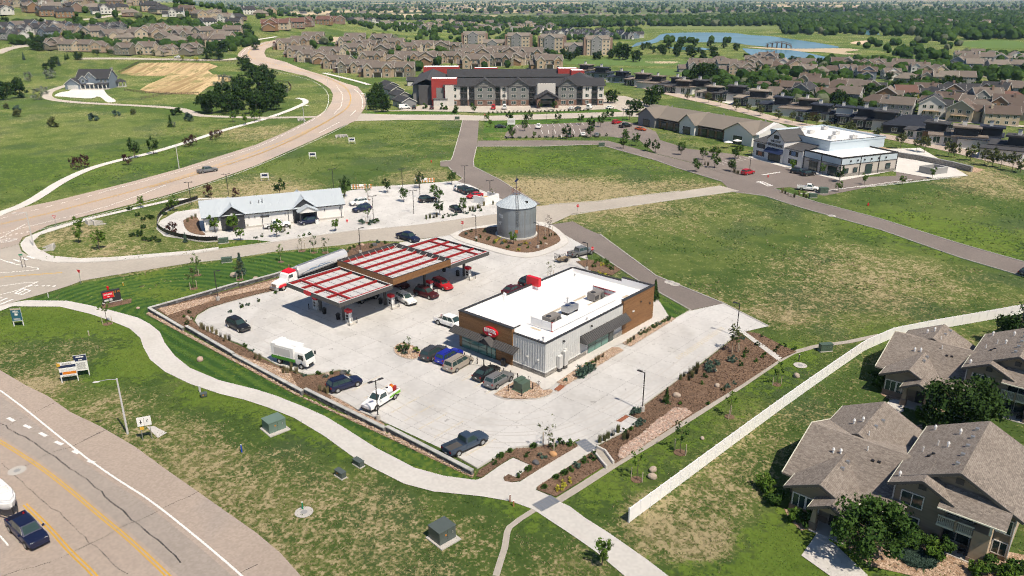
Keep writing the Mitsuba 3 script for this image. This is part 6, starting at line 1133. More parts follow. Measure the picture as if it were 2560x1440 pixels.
ga.part('roof', B().cyl(0, 0, 3.0, 5.0, 3.6, .1, 8), 'roof_charcoal'); ga.part('floor', B().cyl(0, 0, 0, .4, 3.2, n=8), 'concrete_plain')
for i in range(8): ga.part('post', B().box(*[q for c in (2.9 * math.cos(i * .785), 2.9 * math.sin(i * .785)) for q in (c - .14, c + .14)], .4, 3.0), 'trim_white')
struct('house_drive', B().sheet(Polygon(smoothline(P('-256 462 -238 462 -227 442 -218 427 -204 407 -202 400 -206 400 -217 418 -224 427 -221 417 -227 417 -242 424 -248 427 -254 444 -252 450'), 1)), .07), 'walk', text='pale drive before the blue house')
path_b = P('-270 484 -268 471 -263 450 -254 431 -245 417 -234 407 -218.6 398.6 -194.7 390.8 -171.6 383.4 -159 376.2 -149.9 365.1 -142.6 353.5 -128.7 349.7 -111.5 346.1 -92.6 348.5 -87.6 349.7')
lane = ribbon(smoothline(path_b, 2), 5.0); road('farm_lane', lane.difference(hwy_north), 'street', 'pale gravel lane curving round the blue house to the highway', .06)
# stubble field
sf = Polygon(P('-268 545 -272 567 -275 594 -251 600 -229 605 -217 591 -217 570 -206 549 -191 540 -179 514 -181 473 -172 433 -185 437 -205 444 -215 458 -222 484 -232 537 -254 535'))
v, f = B().sheet(sf, .12, step=15, drape=True).arr(); dd = np.array((-195,540)) - np.array((-194,437)); dd = dd / np.linalg.norm(dd)
e1, e2 = np.array((-266,541)), np.array((-275,594)); d1 = (e2 - e1) / np.linalg.norm(e2 - e1)
scene['stubble_field'] = mikit.ply((v, f), 'mat_stubble', uv=np.c_[v[:, :2] @ [d1[1], -d1[0]], v[:, :2] @ d1]); label('stubble_field', 'straw coloured stubble field beside the blue house', kind='structure')
def rail_fence(pts, text, gap=3.0, h=1.3):
    t = Thing('rail_fence', text, 'fence'); L = LineString(pts); n = int(L.length / gap); q = [L.interpolate(i * gap) for i in range(n + 1)]; zz = [float(height(a.x, a.y)) for a in q]
    for i in range(n + 1): t.part('post', B().box(q[i].x - .09, q[i].x + .09, q[i].y - .09, q[i].y + .09, zz[i], zz[i] + h), 'bark')
    for i in range(n):
        for z in (.4, .8, 1.2): t.part('rail', B().beam((q[i].x, q[i].y, zz[i] + z), (q[i + 1].x, q[i + 1].y, zz[i + 1] + z), .05, .13), 'bark')
rail_fence(P('-221 452 -204 440 -184 433 -172 435'), 'dark rail fence along the near side of the stubble field'); rail_fence(P('-194 413 -190 427 -187 433'), 'short dark rail fence below the stubble field'); rail_fence(P('-270 548 -277 596 -255 608 -212 617'), 'dark fence along the far sides of the stubble field'); rail_fence(P('-149 501 -139 494 -131 471 -127 454 -127 442'), 'dark curved rail fence by the path near the highway', 2.5)

# ---- the apartment block -----------------------------------------------------------------------
M('apt_grey', (.20, .205, .20), .8); M('apt_white', (.62, .60, .56), .8); M('apt_dark', (.085, .085, .09), .8); M('apt_red', (.36, .045, .04), .7)
ap = Thing('apartment_block', 'three storey apartment block in white, grey and brick with red stair towers', 'building', -32.8, 386.3, D(2.2))
H3, RT = 9.6, 12.4
BAL = ((7.5, 11), (11.8, 14.4), (24.6, 27.2), (41.1, 44.5), (52, 55.4), (64.6, 67.6), (72, 75))
ap.part('wall', B().box(0, 78, 1.6, 15, 0, H3), 'apt_grey')
b, c = B(), B()
for x0, x1 in zip([0] + [q[1] for q in BAL], [q[0] for q in BAL] + [78]): b.box(x0, x1, 0, 1.6, 3.0, H3); c.box(x0, x1, -.04, 1.6, 0, 3.0)
ap.part('wall', b, 'apt_white'); ap.part('brick_base', c, 'brick', text='brick ground storey')
ap.part('roof', gable_roof(B(), 0, 78, 0, 15, H3, RT, 'x', .8), 'roof_charcoal', text='dark roof of the front wing')
for x0, x1 in ((14.5, 24.5), (31, 41), (55.5, 64.5)):
    ap.part('grey_bay', B().box(x0, x1, -.8, 0, 3.0, H3).box(x0, x1, -.84, 0, 0, 3.0), 'apt_grey'); ap.part('gable', gable_prism(B(), x0, x1, -.8, 7, H3 - .2, RT + .6, 'y'), 'apt_grey'); ap.part('gable_roof', gable_roof(B(), x0, x1, -.8, 7, H3 - .2, RT + .6, 'y', .8), 'roof_charcoal')
    ap.part('brick_base', B().box(x0 - .01, x1 + .01, -.88, -.8, 0, 2.9), 'brick'); ap.part('gable_timber', B().beam((x0, -1.5, H3 + .2), ((x0 + x1) / 2, -1.5, RT + .4), .25).beam((x1, -1.5, H3 + .2), ((x0 + x1) / 2, -1.5, RT + .4), .25).beam((x0 + 1.5, -1.5, H3 + .6), (x1 - 1.5, -1.5, H3 + .6), .25), 'apt_dark')
    for z in (.8, 4.0, 7.1):
        for x in (x0 + 2.6, x1 - 2.6): win(ap, x, z, 2.2, 1.5, -.88)
for x0, x1 in BAL:
    for z in (0, 3.2, 6.3):
        k = ap.part('balcony', B().box(x0, x1, -.5, 1.6, z, z + .18), 'apt_dark')
        b = B().box(x0, x1, -.5, -.45, z + 1.0, z + 1.08)
        for x in np.arange(x0, x1, .35): b.box(x, x + .05, -.5, -.45, z + .18, z + 1.0)
        ap.part(k + '__railing', b, 'charcoal')
        ap.part(k + '__pane', B().box(x0 + .5, x1 - .5, 1.55, 1.6, z + .3, z + 2.3), 'glass')
for x in (2.2, 4.8, 28.9, 46, 50.4, 69.8, 76.6):
    for z in (.8, 4.0, 7.1): win(ap, x, z, 1.6, 1.5, -.04)
for x in (9.2, 30.9, 29.0, 45.2): ap.part('downspout', B().box(x - .1, x + .1, -.2, 0, 0, H3), 'apt_dark')
ap.part('entrance_bay', B().box(45.2, 54, -1.2, 0, 3.2, H3 + 1.0), 'apt_white'); k = ap.part('porch_roof', gable_roof(B(), 44.2, 55, -10, -1, 4.6, 7.6, 'y', .9), 'roof_charcoal', text='gabled entrance porch'); ap.part('porch_gable', B().prism([(44.4, 4.4), (54.8, 4.4), (49.6, 7.4)], 0, .2).move([[1, 0, 0, 0], [0, 0, -1, -10], [0, 1, 0, 0], [0, 0, 0, 1]]), 'apt_dark')
for x in (45.2, 54): ap.part('porch_pier', B().box(x - .8, x + .8, -10.2, -8.6, 0, 4.6), 'brick')
ap.part('lobby', B().box(46, 53.5, -1.3, -.9, .2, 3.8), 'glass')
for x0, x1, y0, y1, h in ((-6.5, 6, 1, 9, 12.9),): 
    ap.part('stair_tower', B().box(x0, x1, y0, y1, 0, h), 'apt_red', text='red stair tower at the left end'); ap.part('tower_roof', B().box(x0 + .3, x1 - .3, y0 + .3, y1 - .3, h, h + .05), 'white_roof'); ap.part('tower_panel', B().box(-4.2, -.6, .9, 1, 0, 8.6), 'apt_grey'); ap.part('tower_wing', B().box(.2, 4.4, -.9, 1, 0, 9.8), 'apt_white')
    ap.part('tower_box', B().box(-5.5, 1.0, -1.6, 1, 0, 3.4), 'apt_white'); ap.part('tower_box_roof', B().box(-5.9, 1.4, -2.0, 1, 3.4, 3.7), 'apt_dark')
ap.part('left_wing', B().box(-13, -6.6, 4, 70, 0, H3), 'apt_dark', text='dark left wing running back'); ap.part('left_roof', gable_roof(B(), -16, -2, 4, 70, H3, RT, 'y', .8), 'roof_charcoal'); ap.part('left_wall', B().box(-16, -13, 6, 70, 0, H3).box(-6.6, -2, 9.1, 70, 0, H3), 'apt_grey')
for y in np.arange(10, 68, 6): 
    for z in (.8, 4, 7): win(ap, y + 1, z, 2.0, 1.6, -16, ax='y')
ap.part('rear_wing', B().box(0, 66, 48, 62, 0, H3), 'apt_dark', text='dark rear wing'); ap.part('rear_roof', gable_roof(B(), 0, 66, 48, 62, H3, RT + .3, 'x', .9), 'roof_charcoal')
for i in range(20):
    x = 2 + i * 3.2
    win(ap, x, 7.1, 1.5, 1.5, 48)
for x0, y0, w_, d_ in ((-14.5, 62, 20, 9), (14, 55, 13, 6), (60, 50, 11, 8), (66, 38, 7, 8)): ap.part('stair_tower', B().box(x0, x0 + w_, y0, y0 + d_, 0, 13.4), 'apt_red'); ap.part('tower_roof', B().box(x0 + .4, x0 + w_ - .4, y0 + .4, y0 + d_ - .4, 13.4, 13.45), 'white_roof')
ap.part('right_wing', B().box(63, 78, 15, 40, 0, H3), 'apt_dark'); ap.part('right_roof', gable_roof(B(), 63, 78, 9, 40, H3, RT, 'y', .8), 'roof_charcoal')
for i, q in enumerate(P('-52.5 384.8 -58 410 -65 435 -71 458 -57 482')):
    g_ = Thing('garage_row', f'low dark roofed garage block left of the apartments, {nth[i]} from the front', 'garage', *q, D(-62 if i < 4 else 5)); block(g_, -6.5, 6.5, -3.6, 3.6, 3.0, 4.8, 'x', 'grey', 'charcoal')
    for x in (-4.4, 0, 4.4): garage(g_, x, -3.6, 3.0)
# four storey flats
for i, (q, a) in enumerate(zip(P('-39 842 7 810 39 780 78 747 -18 822 61 763'), (5, -5, -10, 10, 0, -5))):
    low = i > 3
    t = Thing('flats', f'{["four storey tan and brick flats", "low link building between the four storey flats"][low]}, {nth[i if not low else i - 4]} from the left', 'building', *q, D(a), z=0)
    h = 7 if low else 14; block(t, -11, 11, -7, 7, h, h + 3, 'x', 'beige', 'stone'); block(t, -7, 3, -8.2, 6, h, h + 3.2, 'y', 'grey', 'stone')
    if not low:
        for s in (-1, 1): t.part('tower', B().box(s * 12 - 1.6, s * 12 + 1.6, -6, -2, 0, 15.5), 'wall_brickred')
    for z in np.arange(1, h - 2, 3.4):
        for x in (-9.5, -5, 1, 5.5, 9): win(t, x, z, 1.6, 1.5, -8.2 if -7 < x < 3 else -7)

# ---- the shops at the right --------------------------------------------------------------------
bv = Thing('bottle_shop', 'white and grey bottle shop with flat white roofs and a gabled entrance', 'shop', 96.8, 225.5, D(24.47))
M('shop_grey', (.50, .46, .42), .75); M('shop_blue', (.50, .58, .64), .5); M('shop_white', (.70, .69, .68), .7)
bv.part('wall', B().box(0, 23, 0, 14.6, 0, 3.7), 'shop_grey'); bv.part('band', B().box(-.1, 23.1, -.1, 14.6, 3.7, 5.5), 'shop_blue', text='pale blue upper band'); bv.part('roof', B().box(.3, 22.7, .3, 14.4, 5.5, 5.52), 'white_roof'); 
b = B()
for e in ((-.15, 23.15, -.15, .15), (22.85, 23.15, .15, 14.6), (-.15, .15, .15, 14.6)): b.box(*e, 5.5, 5.95)
bv.part('coping', b, 'dark'); bv.part('trim', B().box(-.14, 23.14, -.14, -.1, 3.6, 3.75).box(-.14, -.1, 0, 14.6, 3.6, 3.75), 'dark')
for x in (-.12, 7.7, 15.4, 22.9): bv.part('pilaster', B().box(x, x + .25, -.2, -.1, 0, 5.5), 'dark')
for y in (7.3, 14.4): bv.part('pilaster', B().box(-.2, -.1, y, y + .25, 0, 5.5), 'dark')
bv.part('stone_base', B().box(0, 23, -.14, -.1, 0, .9), 'ledgestone')
for x, w_, h0, h1 in ((2.4, 1.7, 1.1, 2.6), (6, 1.7, 1.1, 2.6), (11.5, 2.8, .1, 3.2), (19.5, 1.9, 1.1, 2.8)): k = bv.part('window', B().box(x - w_ / 2, x + w_ / 2, -.2, -.14, h0, h1), 'dark'); bv.part(k + '__pane', B().box(x - w_ / 2 + .12, x + w_ / 2 - .12, -.22, -.2, h0 + .1, h1 - .1), 'glass')
for x in (3.6, 6.4, 9.2, 12, 15, 18): bv.part('wall_lamp', B().box(x - .12, x + .12, -.5, -.1, 4.4, 4.9), 'dark')
for y in (2.8, 10.4):
    k = bv.part('shopfront', B().box(-.2, -.1, y - 1.7, y + 1.7, 0, 3.0), 'dark'); bv.part('shop_awning', B().box(-1.2, -.1, y - 1.9, y + 1.9, 3.0, 3.15), 'dark')
    for q in (-1.1, 0, 1.1): bv.part(k + '__pane', B().box(-.24, -.2, y + q - .45, y + q + .45, .2, 2.8), 'glass')
bv.part('wall', B().box(-.6, 22, 14.6, 37, 0, 5.2), 'shop_white'); bv.part('hall', B().box(5.8, 29, 10.5, 36.5, 5.2, 8.0), 'shop_blue', text='taller hall behind'); bv.part('roof', B().box(6.1, 28.7, 10.8, 36.2, 8.0, 8.02), 'white_roof')
b = B()
for e in ((5.6, 29.2, 10.3, 10.7), (28.8, 29.2, 10.7, 36.7), (5.6, 6.0, 10.7, 36.7), (6, 28.8, 36.3, 36.7)): b.box(*e, 8.0, 8.6)
bv.part('coping', b, 'shop_blue'); bv.part('coping_cap', B().box(5.55, 29.25, 10.25, 10.75, 8.6, 8.68).box(5.55, 6.05, 10.75, 36.75, 8.6, 8.68), 'dark')
bv.part('hall_base', B().box(22.0, 29, 14.6, 36.5, 0, 5.2), 'shop_grey')
for x, y in ((12, 16), (14, 27), (20, 22), (24, 31), (16, 33), (19, 14)): k = bv.part('air_handler', B().box(x - 1, x + 1, y - .7, y + .7, 8.1, 9.1), 'light_grey'); bv.part(k + '__fan', B().cyl(x, y, 9.1, 9.16, .4, n=10), 'dark')
for x0, x1, y0, y1 in ((-.7, 8, 14.7, 22.3), (-.7, 8, 30, 37)): bv.part('lean_roof', B().hexa([(x0 - .3, y0, 5.1), (x1, y0, 6.9), (x1, y1, 6.9), (x0 - .3, y1, 5.1)], [(x0 - .3, y0, 5.3), (x1, y0, 7.1), (x1, y1, 7.1), (x0 - .3, y1, 5.3)]), 'charcoal')
bv.part('entrance_bay', gable_prism(B(), -1.2, 8, 22.4, 29.9, 7.2, 10.0, 'x'), 'shop_white'); bv.part('entrance_roof', gable_roof(B(), -1.2, 8, 22.4, 29.9, 7.2, 10.1, 'x', .3), 'charcoal')
bv.part('gable_window', B().box(-1.28, -1.2, 25, 27.2, 7.4, 8.6), 'dark'); bv.part('entrance_awning', B().hexa([(-3, 22.6, 3.0), (-1.2, 22.6, 3.0), (-1.2, 29.7, 3.0), (-3, 29.7, 3.0)], [(-3, 22.6, 3.1), (-1.2, 22.6, 4.4), (-1.2, 29.7, 4.4), (-3, 29.7, 3.1)]), 'navy'); bv.part('entrance_door', B().box(-1.3, -1.2, 23.4, 28.9, 0, 2.9), 'dark')
for y in (24, 25.4, 26.8, 28): bv.part('door_pane', B().box(-1.34, -1.3, y - .5, y + .5, .2, 2.6), 'glass')
SG = np.array([[0, 0, -1, -1.28], [-1, 0, 0, 26.15], [0, 1, 0, 5.9], [0, 0, 0, 1.]])
for tx, h, z, wd in (('HILLTOP', .62, 6.3, 4.2), ('BEVERAGE', .85, 5.0, 6.6)):
    tm = meshkit.text_mesh(tx, h, .06, bold=True); tm.apply_translation([-tm.bounds.mean(0)[0], 0, 0]); tm.apply_scale([wd / tm.extents[0], 1, 1]); m_ = SG.copy(); m_[2, 3] = z; bv.part('lettering', B().merge(B().mesh(tm), m_), 'dark', text=tx.lower() + ' in dark letters')
for y, mm_ in ((18.5, 'print_blue'), (33.4, 'print_dark')):
    for z in (.7, 3.2):
        k = bv.part('poster_window', B().box(-.68, -.6, y - 1.9, y + 1.9, z, z + 1.5), 'dark'); bv.part(k + '__poster', B().box(-.7, -.68, y - .9, y + .9, z + .1, z + 1.4), mm_ if z > 3 else ('glass_teal' if y < 20 else 'rust_light'))
be = Thing('bin_enclosure', 'grey block bin enclosure behind the bottle shop', 'enclosure', *(128,232.2), D(24)); be.part('wall', B().box(-3.2, 3.2, -2.4, -2.1, 0, 2).box(-3.2, -2.9, -2.1, 2.4, 0, 2).box(2.9, 3.2, -2.1, 2.4, 0, 2).box(-2.9, 2.9, 2.1, 2.4, 0, 2), 'grey'); be.part('cap', B().box(-3.25, 3.25, -2.45, -2.05, 2, 2.08), 'light_grey')
b2 = Thing('bin_enclosure', 'white bin enclosure at the corner of the wash parking', 'enclosure', *(-6.7,196.4), D(49)); b2.part('wall', B().box(-2.8, 2.8, -2, -1.7, 0, 2.0).box(-2.8, -2.5, -1.7, 2, 0, 2.0).box(2.5, 2.8, -1.7, 2, 0, 2.0), 'white'); b2.part('gate', B().box(-2.78, -2.74, -1.6, 1.8, .2, 1.9), 'dark'); b2.part('yellow_lid', B().box(-.9, .9, -.6, .6, 1.3, 1.36), 'yellow')
rt = Thing('brown_shops', 'long single storey shop building with brown roof, stone and white gabled fronts', 'shop', 53.3, 328.8, D(-56.83))
rt.part('wall', B().box(0, 62, 0, 17, 0, 4.2), 'wall_brown'); rt.part('roof', gable_roof(B(), 0, 62, -.5, 18, 4.2, 7.4, 'x', .8), 'roof_stone')
for x0, x1, mt in ((2, 12, 'wall_grey'), (26, 34, 'shop_white'), (49, 62, 'shop_white')):
    rt.part('gable_front', gable_prism(B(), x0, x1, -2.2, 9, 4.4, 7.6, 'y'), mt); rt.part('gable_roof', gable_roof(B(), x0, x1, -2.2, 9, 4.4, 7.6, 'y', .7), 'roof_stone'); k = rt.part('shopfront', B().box((x0 + x1) / 2 - 2, (x0 + x1) / 2 + 2, -2.28, -2.2, .1, 3), 'dark'); rt.part(k + '__pane', B().box((x0 + x1) / 2 - 1.8, (x0 + x1) / 2 + 1.8, -2.32, -2.28, .3, 2.8), 'glass')
for x in (15, 19, 23, 37, 41, 45): k = rt.part('shopfront', B().box(x - 1.5, x + 1.5, -.08, 0, .1, 3), 'dark'); rt.part(k + '__pane', B().box(x - 1.35, x + 1.35, -.11, -.08, .3, 2.8), 'glass'); rt.part('shop_awning', B().box(x - 1.8, x + 1.8, -1.6, 0, 3.2, 3.4), 'charcoal')
for x in (10, 38, 58): rt.part('vent', B().cyl(x, 9, 7.3, 8.0, .3, n=8), 'steel')
rt.part('end_gable', gable_prism(B(), 62, 64, -1, 18, 4.4, 7.8, 'x'), 'shop_white'); rt.part('end_window', B().box(64, 64.06, 2, 5, .4, 3), 'dark')
for i, q in enumerate(P('76.3 272.7 80.3 275.8 83.9 280.6 86.8 281.4')):
    u = Thing('parasol', f'white patio parasol by the white shop end, {nth[i]} from the left', 'parasol', *q, 0, group='white patio parasols'); u.part('canopy', B().cyl(0, 0, 2.2, 2.7, 1.6, .05, 8), 'white'); u.part('pole', B().cyl(0, 0, 0, 2.4, .04, n=6), 'steel')

# the retaining wall and terraces behind the bottle shop
tw = Thing('terrace_wall', 'dark stone terrace wall behind the bottle shop', 'wall'); q = P('128 257.4 133.3 250.6 138.3 240.5 140.4 233.3'); tw.part('face', B().prism(ribbon(q, .6), 0, 1.6), 'ledgestone'); tw.part('cap', B().prism(ribbon(q, .8), 1.6, 1.75), 'grey')
road('hill_road', ribbon(smoothline(P('77 478 91 427 103.3 390.8 112.3 354.7 116.5 334.4 125.8 318.2 142.5 300.6 149.3 283.1 155.4 267.4 158.3 253.3 161.7 241.7 166 222.3'), 2), 9), 'highway', 'pinkish street along the modern houses', .09)
for i, q in enumerate([P('84 462 92 435 98 442 90 469'), P('123.5 361.2 124.3 344.9 131.3 349.7 128.9 363.8'), P('152.4 298.7 154.8 288.1 168 293.3 164.5 304.3'), P('156.6 277.4 159.5 269.6 169.6 275 166.9 283.1'), P('155.4 262.3 159.5 255.3 167.4 257.4 166.5 267.4'), P('105 407 109.3 390.8 116.9 397 113 413')]): struct('driveway', B().sheet(Polygon(q), .11), 'walk', text='pale driveway of a modern house')
struct('dirt_strip', B().sheet(Polygon(P('127.4 283.1 135.3 268.9 140.6 257.4 145.2 239.2 146.5 236.8 141.2 232.2 136.2 248.6 129.9 260.1')), .06), 'gravel', text='strip of bare tan gravel above the terrace wall')
# ---- the townhouses at lower right -------------------------------------------------------------
M('town_trim', (.62, .62, .52), .6); M('town_stone', (.20, .15, .12), .9); M('town_tan', (.34, .27, .19), .85)
def wl_(t, *a, mat='stucco'): t.part('wall', B().box(*a), mat)
def slab(t, pts, th=.2, mat='shingle', name='roof'):
    """A roof slab over any convex outline given anticlockwise from above."""
    p = [np.array(q, float) for q in pts]; n = len(p); v = [q - (0, 0, th) for q in p] + p
    f = [[n, n + i, n + i + 1] for i in range(1, n - 1)] + [[0, i + 1, i] for i in range(1, n - 1)]
    for i in range(n): j = (i + 1) % n; f += [[i, j, n + j], [i, n + j, n + i]]
    t.part(name, B().add(v, f), mat)
def roof_y(t, x0, x1, y0, y1, ze, zr, th=.2):
    m = (x0 + x1) / 2; slab(t, [(x0, y0, ze), (m, y0, zr), (m, y1, zr), (x0, y1, ze)], th); slab(t, [(m, y0, zr), (x1, y0, ze), (x1, y1, ze), (m, y1, zr)], th)
    for xa in (x0, x1): t.part('gutter', B().beam((xa, y0, ze - .08), (xa, y1, ze - .08), .14, .12), 'town_trim')
    for xa in (x0, x1): t.part('barge_board', B().beam((xa, y0 - .02, ze - .1), (m, y0 - .02, zr - .1), .08, .28), 'charcoal')
def townhouse(dx, dy, text, rear=14.6):
    t = Thing('townhouse', text, 'house', 39.15 + dx, 65.28 + dy, D(-40.8))
    # two storeys at the right
    wl_(t, -.4, 9.6, .3, 11.6, 0, 5.1); wl_(t, -.4, 3.7, -1.4, .3, 0, 5.1); t.part('stone_base', B().box(-.48, 3.78, -1.5, -1.4, 0, .9).box(-.5, -.4, -1.4, 11, 0, .9), 'town_stone', text='brown stone base')
    t.part('gable', gable_prism(B(), -.4, 9.6, .3, 11.6, 5.1, 7.55, 'y'), 'stucco'); t.part('gable', gable_prism(B(), -.4, 4.2, -1.4, 4, 5.1, 6.35, 'y'), 'stucco')
    roof_y(t, -1.05, 10.25, -.5, 12.3, 5.2, 8.0); roof_y(t, -1.05, 4.85, -2.0, 3.0, 5.23, 6.7)
    slab(t, [(3.6, -2.5, 4.95), (9.3, -2.5, 4.95), (9.3, .2, 6.1), (3.6, .2, 6.1)], .18); t.part('gutter', B().beam((3.6, -2.55, 4.86), (9.3, -2.55, 4.86), .14, .12), 'town_trim')
    for x, y, z in ((1.9, -1.41, 5.45), (4.6, .29, 6.4)): t.part('gable_vent', B().box(x - .35, x + .35, y - .06, y, z, z + .6), 'charcoal')
    win(t, 1.2, 3.3, 1.9, 1.35, -1.4); win(t, 1.2, .75, 1.9, 1.35, -1.4); win(t, 8.9, 3.0, 1.1, 1.4, .3); win(t, 8.9, .6, 1.1, 1.3, .3)
    # balcony over a patio
    t.part('balcony_floor', B().box(3.7, 8.0, -1.9, .3, 2.55, 2.75), 'town_trim'); t.part('patio', B().box(3.7, 8.2, -2.2, .3, .02, .12), 'concrete_plain')
    for x in np.arange(3.75, 6.7, .16): t.part('baluster', B().box(x, x + .05, -1.88, -1.83, 2.75, 3.65), 'town_trim')
    t.part('railing', B().box(3.7, 6.8, -1.92, -1.8, 3.65, 3.75), 'town_trim'); t.part('railing_post', B().box(5.2, 5.4, -1.95, -1.75, 2.55, 3.8), 'town_tan')
    t.part('pier', B().box(6.8, 8.2, -1.95, .3, .5, 3.5), 'town_tan', text='tan panelled pier'); t.part('pier_base', B().box(6.7, 8.3, -2.05, .3, 0, .5), 'town_stone'); t.part('post', B().box(8.0, 8.2, -1.95, -1.75, 3.5, 4.95), 'town_trim')
    for z in (.15, 2.8):
        k = t.part('patio_door', B().box(4.1, 6.5, .24, .3, z, z + 2.1), 'trim_white')
        for x in (4.2, 5.35): t.part(k + '__pane', B().box(x, x + 1.05, .2, .24, z + .08, z + 2.02), 'glass')
    for i, x in enumerate((4.6, 6.2)): t.part('patio_chair', B().box(x - .3, x + .3, -1.5, -.9, .35, .42).box(x - .3, x + .3, -.95, -.9, .42, .9).box(x - .28, x - .22, -1.45, -.95, .12, .35).box(x + .22, x + .28, -1.45, -.95, .12, .35), 'dark')
    t.part('downspout', B().tube([(-.48, -1.5, 5.0), (-.48, -1.5, .4), (-.9, -1.7, .15)], .07), 'light_grey'); t.part('downspout', B().tube([(9.66, .2, 5.0), (9.66, .2, .2)], .07), 'light_grey')
    # single storey wing at the left
    wl_(t, -10.2, -.4, -2.2, 9.4, 0, 2.9); t.part('gable', gable_prism(B(), -10.2, -.4, -2.2, 9.4, 2.9, 5.05, 'x'), 'stucco')
    slab(t, [(-10.9, -3.3, 2.75), (1.0, -3.3, 2.75), (1.0, 4.05, 5.5), (-10.9, 4.05, 5.5)]); slab(t, [(-10.9, 4.05, 5.5), (1.0, 4.05, 5.5), (1.0, 11.2, 2.82), (-10.9, 11.2, 2.82)])
    for s in (-3.3, 11.2): t.part('barge_board', B().beam((-10.94, s, 2.7), (-10.94, 4.05, 5.42), .08, .28), 'town_trim')
    t.part('gutter', B().beam((-2.7, -3.35, 2.66), (-.6, -3.35, 2.66), .14, .12), 'town_trim'); win(t, -1.6, .9, 1.5, 1.4, -2.2)
    wl_(t, -9.0, -3.5, -5.2, -2.2, 0, 2.9); t.part('gable', gable_prism(B(), -9.0, -3.5, -5.2, -1, 2.9, 4.25, 'y'), 'stucco'); roof_y(t, -9.7, -2.8, -5.9, 1.6, 2.95, 4.65)
    for x in (-8.2, -6.8): win(t, x, .8, 1.2, 1.4, -5.2)
    t.part('stone_base', B().box(-9.1, -5.2, -5.3, -5.2, 0, .8).box(-9.1, -9.0, -5.2, -2.2, 0, .8), 'town_stone')
    roof_y(t, -6.6, -2.4, -7.5, -4.6, 2.72, 3.85); t.part('porch_gable', B().prism([(-6.1, 2.65), (-2.9, 2.65), (-4.5, 3.5)], 0, .12).move([[1, 0, 0, 0], [0, 0, -1, -6.9], [0, 1, 0, 0], [0, 0, 0, 1]]), 'town_tan')
    for x in (-6.0, -3.0):
        t.part('porch_pier', B().box(x - .35, x + .35, -7.2, -6.5, 0, 1.0), 'town_stone'); t.part('porch_post', B().hexa([(x - .28, -7.13, 1.0), (x + .28, -7.13, 1.0), (x + .28, -6.57, 1.0), (x - .28, -6.57, 1.0)], [(x - .16, -7.0, 2.7), (x + .16, -7.0, 2.7), (x + .16, -6.7, 2.7), (x - .16, -6.7, 2.7)]), 'town_tan')
    t.part('door', B().box(-5.0, -4.0, -5.27, -5.2, 0, 2.1), 'dark'); t.part('porch_floor', B().box(-6.2, -2.8, -7.3, -5.2, .02, .15), 'concrete_plain')
    # rear wing
    wl_(t, -10.0, -2.4, 9.4, rear - 1, 0, 2.9); roof_y(t, -10.8, -1.7, 5.0, rear, 3.2, 5.45)
    # what stands on the roofs
    def on(x, y, z, kind):
        if kind == 'p': t.part('vent_pipe', B().cyl(x, y, z, z + .55, .06, n=6), 'white')
        elif kind == 'c': t.part('vent_pipe', B().cyl(x, y, z, z + .4, .1, n=8).cyl(x, y, z + .4, z + .6, .17, .08, n=8), 'white')
        elif kind == 'b': t.part('box_vent', B().hexa([(x - .2, y - .18, z - .1), (x + .2, y - .18, z - .1), (x + .2, y + .18, z - .1), (x - .2, y + .18, z - .1)], [(x - .17, y - .15, z + .2), (x + .17, y - .15, z + .2), (x + .17, y + .15, z + .2), (x - .17, y + .15, z + .2)]), 'steel')
        else: t.part('flashing', B().box(x - .15, x + .15, y - .15, y + .15, z - .05, z + .12), 'black')
    for i in range(5): on(3.9, 1.6 + i * 2.1, 7.7, 'b')
    for x, y, k in ((1.2, 6.6, 'p'), (2.6, 9.2, 'c'), (.2, 5.2, 'p'), (2.2, 6.0, 'c'), (-.4, -.6, 'c'), (.0, 10.9, 'c'), (1.0, 3.9, 'd'), (1.3, 4.4, 'd')): on(x, y, 5.2 + (x + 1.05) * .5, k)
    for x, y, k in ((-7.4, 1.2, 'c'), (-6.7, 1.4, 'c'), (-4.5, 2.9, 'p'), (-3.6, 1.9, 'd'), (-3.0, 2.0, 'd')): on(x, y, 2.75 + (y + 3.3) * .374, k)
    for x, y, k in ((-5.4, 8.6, 'b'), (-5.2, 10.6, 'b'), (-7.6, 8.2, 'c'), (-6.8, 8.6, 'c'), (-5.4, 6.2, 'p'), (-4.4, 5.6, 'd')): on(x, y, 5.45 - abs(x + 6.25) * .495, k)
    for x, y in ((-5.6, -1.2), (-5.6, .4)): on(x, y, 4.4, 'b')
    return t
townhouse(0, 0, 'nearest brown townhouse at bottom right with shingled roofs and a balcony')
townhouse(21.0, 25.2, 'brown townhouse second from the bottom at the right edge', 11.6)
townhouse(45.4, 34.6, 'brown townhouse farthest up the right edge beside the white fence')
rk = lambda s, tx: bedsheet('rock_bed', Polygon(smoothline(s + s[:1], 1)), 'gravel', tx, .05)
rk(P('27.11 70.61 28.42 71.34 28.37 63.58 30.6 64.21 32.01 62.67 33.97 57.32 46.94 56.8 50.57 57.85 49.31 60.61 41.52 61.19 38.76 63.58 33.52 65.48 29.66 66.13 28.45 67.46 27.16 68'), 'tan rock bed along the front of the nearest townhouse'); rk(P('49.6 92.2 50.2 90.1 53.1 89.5 53.1 88.5 53.8 86.9 56.2 87.4 56.7 89.5 54.7 91.7 54.1 95.1 51.7 95.1'), 'tan rock bed by the upper townhouse porch')
rk(P('47.1 80.7 50.3 84 51.6 84.4 48.3 79.8 46.7 78.5'), 'tan rock patch between the townhouses')
